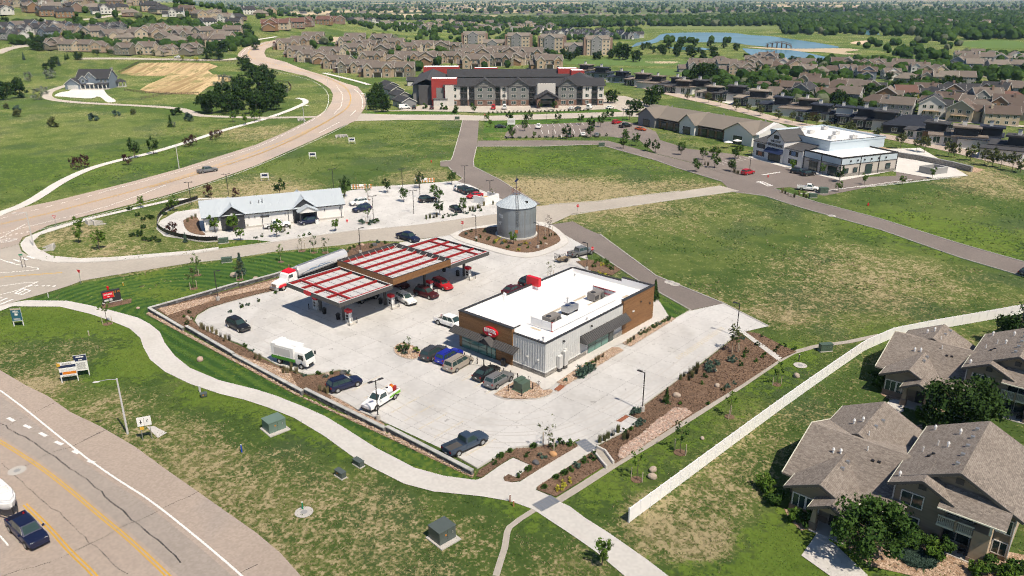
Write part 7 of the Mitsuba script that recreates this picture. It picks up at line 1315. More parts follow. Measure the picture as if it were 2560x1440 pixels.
struct('garden_walk', B().sheet(Polygon(P('27.65 60.04 30.57 63.58 32.05 63.28 31.38 62.07 32.86 57.32 30.03 55.77 29.44 57.06')), .08), 'walk', text='concrete walk to the townhouse porch'); struct('garden_walk', B().sheet(Polygon(smoothline(P('48.4 87.9 49.5 90.1 50.8 90.8 51.7 90.1 53.5 90.4 52.7 89.3 50.8 88.7 50.6 87.4 49 86.9 48.4 87.9'), 2)), .08), 'walk', text='rounded pale walk before the upper townhouse')

# ---- paint on the roads, cracks ----------------------------------------------------------------
def strip(b, pts, w, z, dash=None, drape=False, off=0.0):
    l = LineString(pts)
    if off: l = l.parallel_offset(abs(off), 'left' if off > 0 else 'right')
    segs = [l] if not dash else [LineString([l.interpolate(d), l.interpolate(min(d + dash[0], l.length))]) for d in np.arange(0, l.length - dash[0], dash[0] + dash[1])]
    for s in segs: b.sheet(s.buffer(w / 2, cap_style=2), z, step=15 if drape else None, drape=drape)
    return b
ye = smoothline(P('-66.6 83.7 -61.5 80.3 -57.6 77.7 -53.7 75 -47.92 70.61 -42.43 66.13 -37.6 62.37 -31.76 57.32 -24.24 50.6'), 2); yw = smoothline(P('-51.28 68 -46.43 64.08 -42.57 60.61 -38.4 57.32 -32.39 51.49'), 2)
b = B()
for l in (ye, yw):
    for o in (-.16, .16): strip(b, l, .14, .056, off=o)
hn = smoothline(P('-121.6 171.2 -120.4 175.2 -115.3 182.6 -109.7 195.6 -102 213.6 -95.8 234.5 -88.4 265.9 -83.5 292.5 -81.1 322.3 -77.9 334.4'), 2); hn2 = smoothline(P('-101.4 212.2 -94.5 231 -86.1 258.7 -81.2 294.2 -78.2 362.5 -80.4 390.8 -87 427 -99 473 -125 535 -159 588 -201 632 -213 650 -221 675 -221 708 -219 753'), 2)
for l, d in ((hn, .17), (hn2, .17)):
    for o in (-d, d): strip(b, l, .16, .16 if l is hn2 else .1, drape=True, off=o)
strip(b, P('-97.6 138.4 -93.7 139.5 -87.2 141.1'), .3, .056); struct('yellow_marking', b, 'road_yellow', text='yellow lines painted along the highway')
b = B(); we = smoothline(P('-69.5 93.2 -63.3 88.3 -56.1 82.3 -52.3 79.2 -48.6 76.2 -43.3 72.2 -38.47 68.83 -30.71 62.37 -24.92 57.32 -20.16 52.86'), 2); strip(b, we, .22, .056)
for p in (P('-64 85.9 -62.7 85.1'), P('-60.9 84.1 -59.6 83.4'), P('-57.9 82.3 -56.6 81.5'), P('-54.9 80.3 -53.6 79.6'), P('-51.7 78.3 -50.7 77.7'), P('-48.9 76.2 -47.9 75.8')): strip(b, p, .42, .058)
strip(b, P('-50.77 62.97 -49.03 61.48'), .16, .056); strip(b, P('-53.47 65.35 -51.83 63.89'), .16, .056)
up = smoothline(P('-122.8 179 -121.4 185.6 -117.8 194.3 -108.6 215.6 -101.5 233.3 -90.5 272.7 -88.3 300.6 -86.5 337.8 -86.8 363.8 -93 400 -99 427 -109 462 -124 501 -138 527 -165 567 -190 600 -210 631 -218 648 -223 664 -226 687 -224 712 -216 756'), 2); lo = smoothline(P('-108.3 170.5 -103.1 180.8 -98.3 189.5 -92.6 201.1 -86.6 217.6 -80.5 240.5 -73.3 286.4 -70.3 312.1 -68.9 327.7'), 2)
strip(b, up[len(up) // 7:], .2, .12, drape=True); strip(b, P('-123.2 179.7 -119.8 187.1 -114.5 199.8 -108.6 215.6'), .22, .11, dash=(2.0, 2.0)); strip(b, lo, .2, .11, drape=True)
strip(b, smoothline(P('-116.3 165.7 -111.2 175.5 -103.8 189.1 -100.7 202 -98.3 215.6'), 1), .2, .11); strip(b, P('-96.5 222.3 -95.4 225.5'), .2, .11); strip(b, P('-89.5 248 -88.4 251.3'), .2, .11)
strip(b, smoothline(P('-71.8 376.2 -77 407 -83 433 -92 462'), 1), .25, .12); strip(b, P('-81.4 358.6 -83.2 381.9 -88 410 -95 442 -106 478'), .2, .12); strip(b, P('-72.7 352.2 -73.6 370.6'), .25, .12); strip(b, P('-75.7 305.3 -73.6 334.4'), .25, .12)
strip(b, smoothline(P('-113.2 163.6 -113.6 166.4 -114 170.8 -114.4 175.5'), 1), .2, .11); strip(b, smoothline(P('-104.4 149.4 -100.8 146.9 -97 145.1 -92.1 143.2 -95.2 142 -99.1 140.9'), 1), .2, .056); strip(b, smoothline(P('-88.9 135.9 -90.1 131.1 -91.9 129.3'), 1), .25, .056); strip(b, P('-88.9 135.9 -91.8 135.1 -94.6 133.6'), .2, .056)
strip(b, P('-112.9 164.8 -112.7 165.1'), .4, .11)
for p in (P('-112.3 165.7 -112.3 166.4'), P('-111.5 166.7 -111.6 167.3'), P('-110.7 167.3 -110.8 167.9'), P('-110.1 168.3 -110 168.9'), P('-89.2 133.2 -88.8 134'), P('-88.1 133.4 -87.7 134'), P('-86.7 133.4 -86.4 133.8'), P('-85.9 133.4 -85.4 133.8'), P('-84.6 133.2 -84.4 133.8'), P('-101.3 148.9 -99.2 147.6'), P('-100.2 149.9 -98.3 148.6'), P('-99.9 151.2 -97.3 149.4'), P('-89.8 125.8 -89.5 127.5'), P('-90.7 127.3 -90.6 127.7'), P('-88.8 124.3 -88.1 126.9'), P('-101.9 147.6 -99.7 146.4')): strip(b, p, .45, .112)
tm = meshkit.text_mesh('YIELD', 1.0, .004); tm.apply_translation([-tm.bounds.mean(0)[0], 0, 0]); tm.apply_scale([3.4 / tm.extents[0], 3.0, 1]); p0, p1 = P('-109.8 160.1 -109 163'); a = ang(p0, p1)
struct('yield_marking', B().merge(B().mesh(tm), mat4(p0[0] + 1.6 * math.cos(a), p0[1] + 1.6 * math.sin(a), .11, a)), 'road_white', text='white word painted on the roundabout exit')
q = P('-89.6 129.9 -89.6 132.3 -87.6 131.3 -87.9 129.3')
for i in range(4): strip(b, [q[i], q[(i + 1) % 4]], .28, .056)
strip(b, P('-88.9 129.7 -88.7 131.9'), .25, .058)
# parking bays
for i in range(13):
    t = i / 12; p = [np.array((1.7,326.6)) * (1 - t) + np.array((32.4,333.2)) * t, np.array((2.6,318.2)) * (1 - t) + np.array((32.6,324.5)) * t]; strip(b, p, .12, .068)
for p in (P('11.7 313.1 12 303.4'), P('14.5 313.1 14.5 303.4'), P('17.1 314.1 17.1 304.3'), P('24.7 316.1 24.6 304.3'), P('27.4 316.1 27.2 305.3'), P('18.8 294.2 19 301.5')): strip(b, p, .15, .068)
for i in range(9):
    t = i / 8; strip(b, [np.array((66.1,248.6)) * (1 - t) + np.array((81.2,260.1)) * t, np.array((67.8,244.2)) * (1 - t) + np.array((82.9,254.6)) * t], .14, .05)
for i in range(6):
    for p0, p1, q0, q1 in (P('70.6 219.2 72.5 220.7 72.3 214.1 74.1 215.6'), P('75 228.8 76.7 229.9 80.8 232.2 81.9 233.3')):
        t0 = i / 5; a_, c_ = np.array(p0) * (1 - t0) + np.array(q0) * t0, np.array(p1) * (1 - t0) + np.array(q1) * t0; strip(b, [a_, c_], .5, .052)
for i in range(9):
    t0 = i / 8; strip(b, [np.array((97.9,213.2)) * (1 - t0) + np.array((123.8,224.4)) * t0, np.array((102.8,214.1)) * (1 - t0) + np.array((132.7,225.5)) * t0], .3, .05)
strip(b, P('78.2 205.1 94.1 212.2 117.2 222.8'), .3, .052)
struct('white_marking', b, 'road_white', text='white lines painted on the roads and parking bays')
b = B(); M('yellow_faint', (.55, .46, .30), .8)
for i in range(9):
    t0 = i / 8; strip(b, [np.array((-21.7,93)) * (1 - t0) + np.array((-5.4,77.2)) * t0, np.array((-18.6,97.5)) * (1 - t0) + np.array((-2,80.9)) * t0], .1, .046)
for i in range(7):
    t0 = i / 6; strip(b, [np.array((-13.9,103.3)) * (1 - t0) + np.array((-3.5,92.2)) * t0, np.array((-10,108.6)) * (1 - t0) + np.array((0.5,97.8)) * t0], .1, .046)
for i in range(26):
    t0 = i / 25; strip(b, [np.array((24.3,103.6)) * (1 - t0) + np.array((33.7,114.7)) * t0, np.array((24.9,102.7)) * (1 - t0) + np.array((34.2,113.8)) * t0], .12, .046)
struct('faded_bay_lines', b, 'yellow_faint', text='faded yellow bay lines on the forecourt')
lane_ = Polygon(list(ye) + list(we)[::-1]).buffer(-.6).buffer(0)
road('worn_lane', lane_, 'worn_asphalt', 'greyer worn lane of the highway between yellow and white lines', .052)
b = B(); rr = np.random.default_rng(4)
def crack(pts, w=.09):
    l = LineString(pts); n = max(2, int(l.length / 1.2)); q = [l.interpolate(i / n, normalized=True) for i in range(n + 1)]; q = [(p.x + rr.normal(0, .1), p.y + rr.normal(0, .1)) for p in q]
    for i in range(n): b.sheet(LineString(q[i:i + 2]).buffer(w * .75 * rr.uniform(.5, 1.4) / 2, cap_style=1, quad_segs=2), .055)
for c, w in zip((P('-64.2 84.6 -61.1 82.5 -59.1 81.2 -54.1 77.8 -46.6 72.1 -39.19 65.8 -31.22 59.21'), P('-50.6 82.5 -52.4 79.1 -54.3 77.7 -55 76.2 -55.5 74.8'), P('-33.91 70.25 -36.52 67.26 -38.91 64.58 -41.1 61.89 -42.74 59.88 -44.4 58.77 -45.98 57.96 -46.89 57.32'), P('-58.6 75.6 -54.9 72.8 -51.83 70.25 -48.12 67.46 -45.12 65.16 -41.1 61.89 -38.35 59.48 -35.74 57.32'), P('-24.1 58.82 -25.48 57.32'), P('-67.2 94.9 -68.9 92.2'), P('-60.2 89.8 -61.7 87.1 -62.7 84.2'), P('-49.9 83 -51.6 80.5')), (.16, .1, .08, .07, .1, .06, .08, .08)): crack(c, w)
for c in (P('-96.9 231 -84.7 223.9'), P('-110.9 214.6 -104.2 212.2'), P('-111.1 197.2 -100.3 192.3'), P('-103.8 224.4 -93.5 210.7'), P('-91.2 242.3 -78.6 234.5'), P('-118.6 190.3 -108.4 180.8')): crack(c, .12)
struct('sealed_cracks', b, 'sealant', text='dark sealed cracks across the highway')
b = B(); M('tyre_mark', (.475, .46, .44), .8)
for i, o in enumerate((0, 1.6, 2.3, 3.9, 5.2, 6.8, -1.2)):
    l = LineString(smoothline(P('-22.3 96.3 -16.8 89.5 -9.9 83 -2.9 79.8 4.8 80.3 11 84.4 17 90.6 23.9 98.8 31.8 109.7 33.8 117.7 30.4 130.7 25.3 143.9'), 3)); d0 = rr.uniform(0, 25); s = [l.interpolate(d) for d in np.arange(d0, d0 + rr.uniform(25, 70), 2)]
    if len(s) > 3: strip(b, LineString([(p.x, p.y) for p in s]).parallel_offset(abs(o) + .01, 'left' if o > 0 else 'right'), rr.uniform(.12, .28), .047)
for q in (P('-41.5 128.7 -44.6 124.8 -46.9 119.4 -46.8 115.2 -42.4 109.7 -35.5 105.4'), P('-39 124.8 -42.1 121.2 -43.2 116 -39.3 109.7 -33.7 105.4'), P('-5.9 132.7 1.6 146.4 8.5 156.9 14.1 162.7'), P('-23.2 106.8 -17.9 112.8 -12.2 121.2 -6 137 1.6 148.9')): strip(b, smoothline(q, 3), .2, .047)
struct('tyre_marks', b, 'tyre_mark', text='faint dark tyre marks curving over the forecourt')
mh = Kind(); mh.part('ring', B().cyl(0, 0, 0, .02, .95, n=20), 'concrete_plain'); mh.part('lid', B().cyl(0, 0, .02, .03, .36, n=16), 'grey')
for i, q in enumerate(P('-55.8 74.2 29.5 135.7 30.3 134.6 78.1 182.6 41.8 100.8')): mh.place('manhole', ['manhole in a concrete ring on the highway at lower left', 'left one of the two round manholes on the store lane', 'right one of the two round manholes on the store lane', 'round manhole at the edge of the east lane', 'round manhole with pale collar in the grass before the white fence'][i], 'manhole', *q, 0, .06)
mh.place('manhole', 'round manhole beside a marker post in the lower grass', 'manhole', *(-21.57,66.72), 0, .04)

# ---- grates, channel walls, stakes, small things -----------------------------------------------
def grate(pts, text):
    p, q = pts; t = Thing('drain_grate', text, 'grate', *p, ang(p, q), .07); L = dist(p, q)
    t.part('plate', B().box(0, L, -.75, .75, 0, .03), 'steel')
    for i in range(int(L / .5)): t.part('bar', B().box(i * .5 + .05, i * .5 + .12, -.7, .7, .03, .045), 'grey')
grate(P('2.59 67.32 4.6 69.04'), 'grey steel grate across the footpath over the drain'); grate(P('8.2 80.5 9.5 78.3'), 'grey steel grate at the forecourt corner')
ch = Thing('drain_flume', 'open concrete drain flume with low walls between the mulch beds', 'drain'); 
for q in (P('9.5 78 10.1 76.2 10.7 74.6'), P('10 78.8 10.9 77.9 11.6 75.5')): ch.part('wall', B().prism(ribbon(q, .22), 0, .45), 'walk')
ch.part('floor', B().sheet(Polygon(P('9.6 78.1 10.1 78.6 10.9 77.7 11.5 75.6 10.8 74.8 10.2 76.4')), .12), 'street')
def stake(px, m, h, text, w=.07): 
    t = Thing('marker_post', text, 'marker', *px); t.part('post', B().box(-w, w, -w * .5, w * .5, 0, h), m); t.part('cap', B().box(-w * 1.05, w * 1.05, -w * .6, w * .6, h, h + .06), 'white')
M('post_blue', (.02, .07, .45), .5); M('post_green', (.01, .20, .09), .5)
stake((-31.7,78), 'post_blue', 1.0, 'short blue marker post in the dry grass'); stake((-21.81,67.19), 'post_green', .9, 'green and white marker post by the round manhole'); stake((-0.21,68.48), 'rust', .9, 'rusty stake beside the footpath'); stake((0.17,67.73), 'rust_light', .7, 'short reddish stake beside the footpath')
stake((-66.7,111.3), 'tan_trim', .8, 'wooden survey stake in the grass'); stake((42.1,102.3), 'dark', 1.0, 'thin dark post by the round manhole'); stake((-42.2,92.8), 'light_grey', .9, 'grey vent pipe beside the small box at the footpath', .12); stake((-71.9,133.8), 'yellow', .7, 'yellow survey stake on the lawn behind the price sign'); stake((-82.3,127.7), 'light_grey', .9, 'slim pale post at the lawn corner')
hy = Kind(); hy.part('barrel', B().cyl(0, 0, 0, .7, .14, n=8), 'signred'); hy.part('bonnet', B().cyl(0, 0, .7, .85, .17, .05, n=8), 'signred'); hy.part('outlet', B().box(-.25, .25, -.07, .07, .42, .58), 'signred')
for i, q in enumerate(P('-39.1 176.9 -26.1 248 91.1 192.3 75.8 225.5')): hy.place('fire_hydrant', ['red hydrant on the lawn strip of the car wash', 'red hydrant at the edge of the meadow by the north lane', 'red hydrant in the green plot at right', 'red hydrant on the island near the red suv'][i], 'hydrant', *q, 0, 0)
hy.place('fire_hydrant', 'small hydrant behind the price sign', 'hydrant', *(-73.7,131.7), 0, 0)
bs = Kind()
for x in (-1.2, 1.2): bs.part('post', B().box(x - .06, x + .06, 0, .1, 0, 2.4), 'white')
bs.part('panel', B().box(-1.3, 1.3, -.06, 0, 1.0, 2.6), 'white'); bs.part('print', B().box(-.9, .9, -.08, -.06, 1.5, 2.2), 'navy')
for i, q in enumerate(P('-71.8 221.2 -65.7 253.3 -58.2 281.4')): bs.place('plot_board', ['small white board on the plot left of the car wash roof', 'white board in the middle of the meadow', 'wide white board near the highway in the meadow'][i], 'sign', *q, .1, 0, sc=.9)
bs2 = board('roadside_sign', 'tall white sign box by the apartments parking', (-0.3,323.4), 0, 3.2, 2.6, 'white', [(-.8, .8, .3, .7, 'light_grey')], .6)
cu = Kind(); cu.part('headwall', B().hexa([(-1.6, 0, 0), (1.6, 0, 0), (1.6, .4, 0), (-1.6, .4, 0)], [(-1.3, 0, 1.1), (1.3, 0, 1.1), (1.3, .3, 1.1), (-1.3, .3, 1.1)]), 'concrete_plain'); cu.part('wing', B().hexa([(-1.7, -2.4, 0), (-1.4, -2.4, 0), (-1.2, 0, 0), (-1.6, 0, 0)], [(-1.7, -2.4, .15), (-1.4, -2.4, .15), (-1.2, 0, 1.0), (-1.6, 0, 1.0)]), 'concrete_plain'); cu.part('wing', B().hexa([(1.4, -2.4, 0), (1.7, -2.4, 0), (1.6, 0, 0), (1.2, 0, 0)], [(1.4, -2.4, .15), (1.7, -2.4, .15), (1.6, 0, 1.0), (1.2, 0, 1.0)]), 'concrete_plain'); cu.part('pipe', B().tube([(0, -.3, .45), (0, .1, .45)], .48, 14), 'grey')
for i, q in enumerate(P('-99.8 175.5 -98.2 175.2 -97.5 156.4 -91.6 339 -66 296 -64.6 296.9')): cu.place('culvert', f'concrete culvert end in the grass, {nth[i]} from the near left', 'culvert', *q, [2.3, 2.3, -1.2, .5, .4, .4][i], 0, sc=.9)

for q, w_, tx in ((P('-385 601 -388 621 -385 632 -378 642 -371 652'), 8, 'dark curved lane at the far left edge'), (P('-323 600 -297 609 -257 613 -223 622 -216 636'), 7, 'lane along the front of the tan houses'), (P('-393 636 -346 647 -289 662 -243 681'), 6, 'lane between the tan house rows'), (P('-406 754 -394 774 -386 806 -383 826'), 7, 'lane climbing the ridge'), (P('-192 685 -177 699 -159 729 -125 743 -65 721 7 661'), 7, 'lane through the condo quarter'), (P('113 535 149 519 199 514 232 475 280 454'), 6, 'lane among the right hand houses'), (P('123.2 390.8 157 376.2 179.9 344.9 211.7 322.3'), 6, 'back lane behind the modern houses'), (P('307 641 319 597 317 541 323 501'), 7, 'pale street at the right edge')):
    road('far_lane', ribbon(smoothline(q, 2), w_), 'street', tx, .1, True, 20)
road('cart_path', ribbon(smoothline(P('-234 668 -234 659 -223 641 -213 628 -197 598 -187 584 -177 566'), 2), 2.5), 'walk', 'winding path beside the highway curve', .11); road('cart_path', ribbon(smoothline(P('-238 666 -239 689 -239 722 -232 747 -225 774'), 2), 3), 'walk', 'pale footpath left of the far highway curve', .12, True, 20); road('cart_path', ribbon(smoothline(P('-198 677 -181 651 -157 606 -137 569 -111 527 -96 501 -87 484'), 2), 3), 'walk', 'pale footpath along the condos', .11)
# ---- water -------------------------------------------------------------------------------------
def f_lake(p, n, uv): return mix((.035, .11, .15), (.06, .15, .20), fbm(p.x * .02, p.y * .02, 2, 3))
scene['mat_water'] = {'type': 'bumpmap', 't': proc(lambda p, n, uv: .02 * noise(p.x * .8, p.y * .5, 1), 5e-2), 'scale': 1.0, 'b': {'type': 'principled', 'base_color': proc(f_lake), 'roughness': .12, 'specular': .6}}
lake_a = Polygon(smoothline(P('126 856 147 957 165 983 189 1062 215 1179 246 1220 292 1234 330 1220 335 1192 332 1141 355 1117 356 1062 356 1002 358 940 353 870 344 849 311 836 284 836 276 870 263 900 260 957 229 957 200 965 187 1021 171 948 143 900'), 2))
lake_b = Polygon(smoothline(P('240 842 259 816 279 822 285 786 280 731 282 674 273 653 249 649 220 649 218 683 218 731 228 786'), 2)); lake_c = Polygon(P('576 1309 559 1248 529 1166 501 1141 541 1278')); lake_d = Polygon(P('166 863 181 870 202 849 208 822 189 810 167 822'))
for l_, tx in ((lake_a, 'large blue lake beyond the suburb'), (lake_b, 'near basin of the lake below the bridge'), (lake_c, 'small pond among the trees at upper right'), (lake_d, 'narrow inlet beside the swimming beach')): struct('lake', B().sheet(l_, .15), 'water', text=tx)
M('sand', (.42, .33, .235), .95); M('dry_soil', (.33, .27, .19), .95); M('fairway', (.070, .120, .030), 1.0); M('reed', (.10, .13, .045), 1.0)
for s_, m_, tx in ((P('250 870 274 863 284 842 298 836 349 849 356 816 320 786 325 752 359 786 310 741 304 786 285 786 277 816 259 842'), 'dry_soil', 'bare causeway and dirt lot beside the lake'), (P('418 983 454 1011 428 940 395 907 390 940'), 'sand', 'sand lot by the lake trees'), (P('637 1431 659 1413 622 1278 637 1220 610 1179 602 1248 608 1359'), 'sand', 'pale sand bank among the far trees'),
   (P('37 683 77 701 143 683 148 661 130 622 87 622 38 641'), 'fairway', 'smooth green fairway behind the apartments'), (P('84 597 125 597 133 564 103 541 80 570'), 'fairway', 'green fairway left of the taupe cluster'), (P('110 666 137 670 139 649 109 645'), 'sand', 'sand trap on the fairway'), (P('237 501 249 471 271 462 307 475 303 454 255 435 234 454 222 480'), 'fairway', 'green fairway between the house rows'), (P('532 965 599 1011 616 974 555 849 505 836 487 877'), 'fairway', 'open green beyond the grey quarter'), (P('343 570 362 564 360 535 337 524 326 546'), 'fairway', 'park lawn at the right edge'), (P('-469 750 -455 763 -416 765 -400 757 -414 727 -445 708'), 'reed', 'pale pasture on the ridge at upper left'), (P('-183 824 -166 839 -147 851 -145 826 -166 782 -177 779'), 'dry_soil', 'graded dirt behind the condos'), (P('7 1413 57 1451 81 1376 38 1278 6 1309'), 'dry_soil', 'tan field before the far wood'), (P('234 1491 403 1579 491 1491 487 1376 343 1342 230 1376'), 'reed', 'pale grass on the far shore of the lake'), (P('-207 1110 -184 1169 -117 1189 -101 1136 -142 1031 -182 976'), 'reed', 'long grassy slope above the condos')):
    struct('open_ground', B().sheet(Polygon(smoothline(s_ + s_[:1], 1)).buffer(0), .07, step=40, drape=True), m_, text=tx)
fb = Thing('footbridge', 'dark arched footbridge across the lake narrows', 'bridge', *(269,856), ang(*P('269 856 291 842')), .2); L = dist(*P('269 856 291 842')); arc = lambda x: 2.2 + 3.0 * (1 - (2 * x / L - 1) ** 2)
X = np.linspace(0, L, 17)
for a, c in zip(X[:-1], X[1:]): fb.part('deck', B().beam((a, 0, arc(a)), (c, 0, arc(c)), 3, .5), 'bark')
for s in (-1.5, 1.5): fb.part('railing', B().tube([(x, s, arc(x) + 1.5) for x in X], .15), 'bark')
for x in X[1::3]: fb.part('pier', B().box(x - .3, x + .3, -1.5, 1.5, -1, arc(x)).box(x - .12, x + .12, -1.6, -1.4, arc(x), arc(x) + 1.5), 'bark')

# ---- plants ------------------------------------------------------------------------------------
GREEN = {'deep': ((.020, .046, .015), (.051, .092, .026)), 'mid': ((.031, .070, .018), (.074, .134, .031)), 'fresh': ((.058, .122, .020), (.128, .205, .038)), 'lime': ((.179, .230, .026), (.333, .346, .045)), 'plum': ((.038, .020, .020), (.090, .045, .038)), 'silver': ((.141, .166, .128), (.282, .320, .256)), 'blue': ((.045, .083, .064), (.090, .141, .109)), 'straw': ((.141, .134, .064), (.307, .269, .154)), 'yellow': ((.320, .320, .038), (.538, .486, .077)), 'olive': ((.064, .083, .032), (.128, .147, .058))}
def leaves(r, n, rx, rz, cz, size, tone, clumps=14, hole=.35, cone=0.0):
    """A crown: leaf sprays gathered in clumps through an uneven ellipsoid (or cone)."""
    lo, hi = [np.array(c) for c in GREEN[tone]]
    d = r.normal(size=(clumps, 3)); d /= np.linalg.norm(d, axis=1, keepdims=True); k = hole + (1 - hole) * r.random(clumps) ** .6
    cc = d * k[:, None]; cr = r.uniform(.26, .46, clumps); tint = r.random(clumps)
    w = r.integers(0, clumps, n); o = r.normal(size=(n, 3)); o /= np.linalg.norm(o, axis=1, keepdims=True); p = cc[w] + o * (cr[w] * r.random(n) ** .45)[:, None]
    if cone: 
        h = r.random(n) ** 1.3; a = r.random(n) * 6.283; q = np.sqrt(r.random(n)) * (1 - h) * (.75 + .25 * np.sin(a * 5 + h * 40)); p = np.stack([q * np.cos(a), q * np.sin(a), h * 2 - 1], 1); o = np.stack([np.cos(a), np.sin(a), .3 + 0 * a], 1); o /= np.linalg.norm(o, axis=1, keepdims=True)
    p = p * (rx, rx, rz); s = size * r.uniform(.6, 1.4, n)
    nn = o + r.normal(size=(n, 3)) * .6; nn /= np.linalg.norm(nn, axis=1, keepdims=True)
    t = np.cross(nn, r.normal(size=(n, 3))); t /= np.linalg.norm(t, axis=1, keepdims=True) + 1e-9; b_ = np.cross(nn, t)
    v = np.stack([p - t * s[:, None], p - b_ * s[:, None] * .55, p + t * s[:, None], p + b_ * s[:, None] * .55 + nn * s[:, None] * .25], 1) + (0, 0, cz)
    f = np.arange(n)[:, None] * 4; c = lo + (hi - lo) * np.clip(tint[w] * .6 + r.random(n) * .5, 0, 1)[:, None]
    return B().add(v.reshape(-1, 3), np.hstack([f, f + 1, f + 2, f + 3]), np.repeat(c, 4, 0))
def trunk(r, h, rad, limbs, spread, stakes=False):
    b = B().tube([(0, 0, -.1), (r.normal(0, .04), r.normal(0, .04), h * .5), (r.normal(0, .08), r.normal(0, .08), h)], [rad, rad * .75, rad * .4], 7)
    for i in range(limbs):
        a = i * 2.4 + r.uniform(0, 1); z = h * r.uniform(.45, .9); q = spread * r.uniform(.5, 1)
        b.tube([(0, 0, z), (q * .5 * math.cos(a), q * .5 * math.sin(a), z + q * .5), (q * math.cos(a), q * math.sin(a), z + q * r.uniform(.6, 1.1))], [rad * .45, rad * .3, rad * .12], 5)
    return b
def plant(seed, h, rx, n, size, tone, bare=.3, rad=None, cone=0.0, clumps=16, stakes=False, hole=.35):
    r = np.random.default_rng(seed); k = Kind(); z0 = h * bare; rz = (h - z0) / 2
    k.part('trunk', trunk(r, z0 + rz, rad or h * .022, 5 if n > 100 else 3, rx * .8), 'bark'); k.part('crown', leaves(r, n, rx, rz, z0 + rz, size, tone, clumps, hole, cone), 'leaf')
    if stakes:
        for s in (-1, 1): k.part('stake', B().box(s * .75 - .04, s * .75 + .04, -.04, .04, 0, 1.4), 'tan_trim')
        k.part('mulch_ring', B().cyl(0, 0, 0, .06, .7, n=14), 'mulch')
    return k
def shrub(seed, rx, rz, n, size, tone, clumps=8):
    r = np.random.default_rng(seed); k = Kind(); k.part('stem', B().tube([(0, 0, -.05), (0, 0, rz * .7)], .04, 5), 'bark'); k.part('foliage', leaves(r, n, rx, rz, rz * .9, size, tone, clumps, .2), 'leaf'); return k
def tuft(seed, h, w, n, tone):
    r = np.random.default_rng(seed); k = Kind(); lo, hi = [np.array(c) for c in GREEN[tone]]; b, c = B(), B()
    for i in range(n):
        a, q = r.random() * 6.283, r.random() ** .5 * w; x, y = q * math.cos(a) * .6, q * math.sin(a) * .6; l = h * r.uniform(.7, 1); t = lo + (hi - lo) * r.random()
        (b if i % 4 else c).add([(x - .03, y, 0), (x + .03, y, 0), (x * 1.7, y * 1.7 + .02, l)], [[0, 1, 2]], t if i % 4 else np.array((.20, .175, .11)))
    k.part('blades', b, 'leaf'); k.part('seed_heads', c, 'leaf'); return k
K = {'broad': [plant(20 + i, 9, 4.4, 760, .6, 'deep', .12, clumps=24) for i in range(3)], 'street': [plant(30 + i, 6, 1.9, 300, .34, t, .25) for i, t in enumerate(('mid', 'deep', 'mid'))], 'fresh': [plant(40 + i, 4.6, 1.3, 260, .26, 'fresh', .3) for i in range(2)],
     'young': [plant(50 + i, 4.2, .8, 110, .17, t, .4, .05, stakes=True, clumps=9) for i, t in enumerate(('mid', 'olive', 'fresh'))], 'bare': [plant(60 + i, 3.6, .9, 46, .13, t, .35, .04, stakes=True, clumps=9) for i, t in enumerate(('plum', 'olive'))], 'spruce': [plant(70 + i, 4.5, 1.4, 420, .24, t, .06, .08, cone=1) for i, t in enumerate(('deep', 'blue'))],
     'pine': [plant(80 + i, 6.5, 2.2, 260, .4, 'olive', .15, .12, clumps=14) for i in range(2)], 'plum': [plant(90 + i, 4.2, 1.8, 240, .3, 'plum', .1) for i in range(2)], 'silver': [plant(100 + i, 5, 2.6, 300, .36, 'silver', .05) for i in range(2)], 'lime': [plant(110, 6, 2.4, 260, .4, 'lime', .1), plant(111, 4, 2.2, 240, .36, 'yellow', .1)],
     'round': [shrub(120 + i, .8, .7, 240, .17, t) for i, t in enumerate(('mid', 'fresh', 'fresh'))], 'small': [shrub(130 + i, .42, .34, 90, .12, t) for i, t in enumerate(('mid', 'deep', 'blue'))], 'bluebush': [shrub(140, .85, .6, 300, .16, 'blue', 12)], 'yellow': [shrub(150, .5, .35, 110, .13, 'yellow')], 'bush': [shrub(160 + i, 1.6, 1.2, 260, .34, t, 10) for i, t in enumerate(('olive', 'blue', 'deep'))], 'grass': [tuft(170 + i, 1.5, .35, 90, t) for i, t in enumerate(('olive', 'straw'))]}
NM = {'broad': ('tree', 'tree'), 'street': ('street_tree', 'tree'), 'fresh': ('young_tree', 'tree'), 'young': ('staked_tree', 'tree'), 'bare': ('sapling', 'tree'), 'spruce': ('spruce', 'tree'), 'pine': ('pine_tree', 'tree'), 'plum': ('plum_tree', 'tree'), 'silver': ('silver_tree', 'tree'), 'lime': ('light_green_tree', 'tree'), 'round': ('round_shrub', 'shrub'), 'small': ('small_shrub', 'shrub'), 'bluebush': ('juniper', 'shrub'), 'yellow': ('yellow_shrub', 'shrub'), 'bush': ('bush', 'shrub'), 'grass': ('grass_clump', 'ornamental grass')}
pr = random.Random(5)
def grow(kind, pts, text, sc=1.0, z=0.0, jit=.18, var=None, each=True):
    """Plants of one kind; each is told by its place from the left."""
    pts = sorted(pts, key=lambda p: p[0] / p[1])
    for i, p in enumerate(pts):
        k = K[kind][var if var is not None else pr.randrange(len(K[kind]))]; s = sc * pr.uniform(1 - jit, 1 + jit)
        k.place(NM[kind][0], (text if len(pts) == 1 else f'{text}, {ordinal(i)} from the left') if each else text, NM[kind][1], p[0], p[1], pr.uniform(0, 6.28), float(height(*p)) + z, s, group=None if len(pts) == 1 else text)
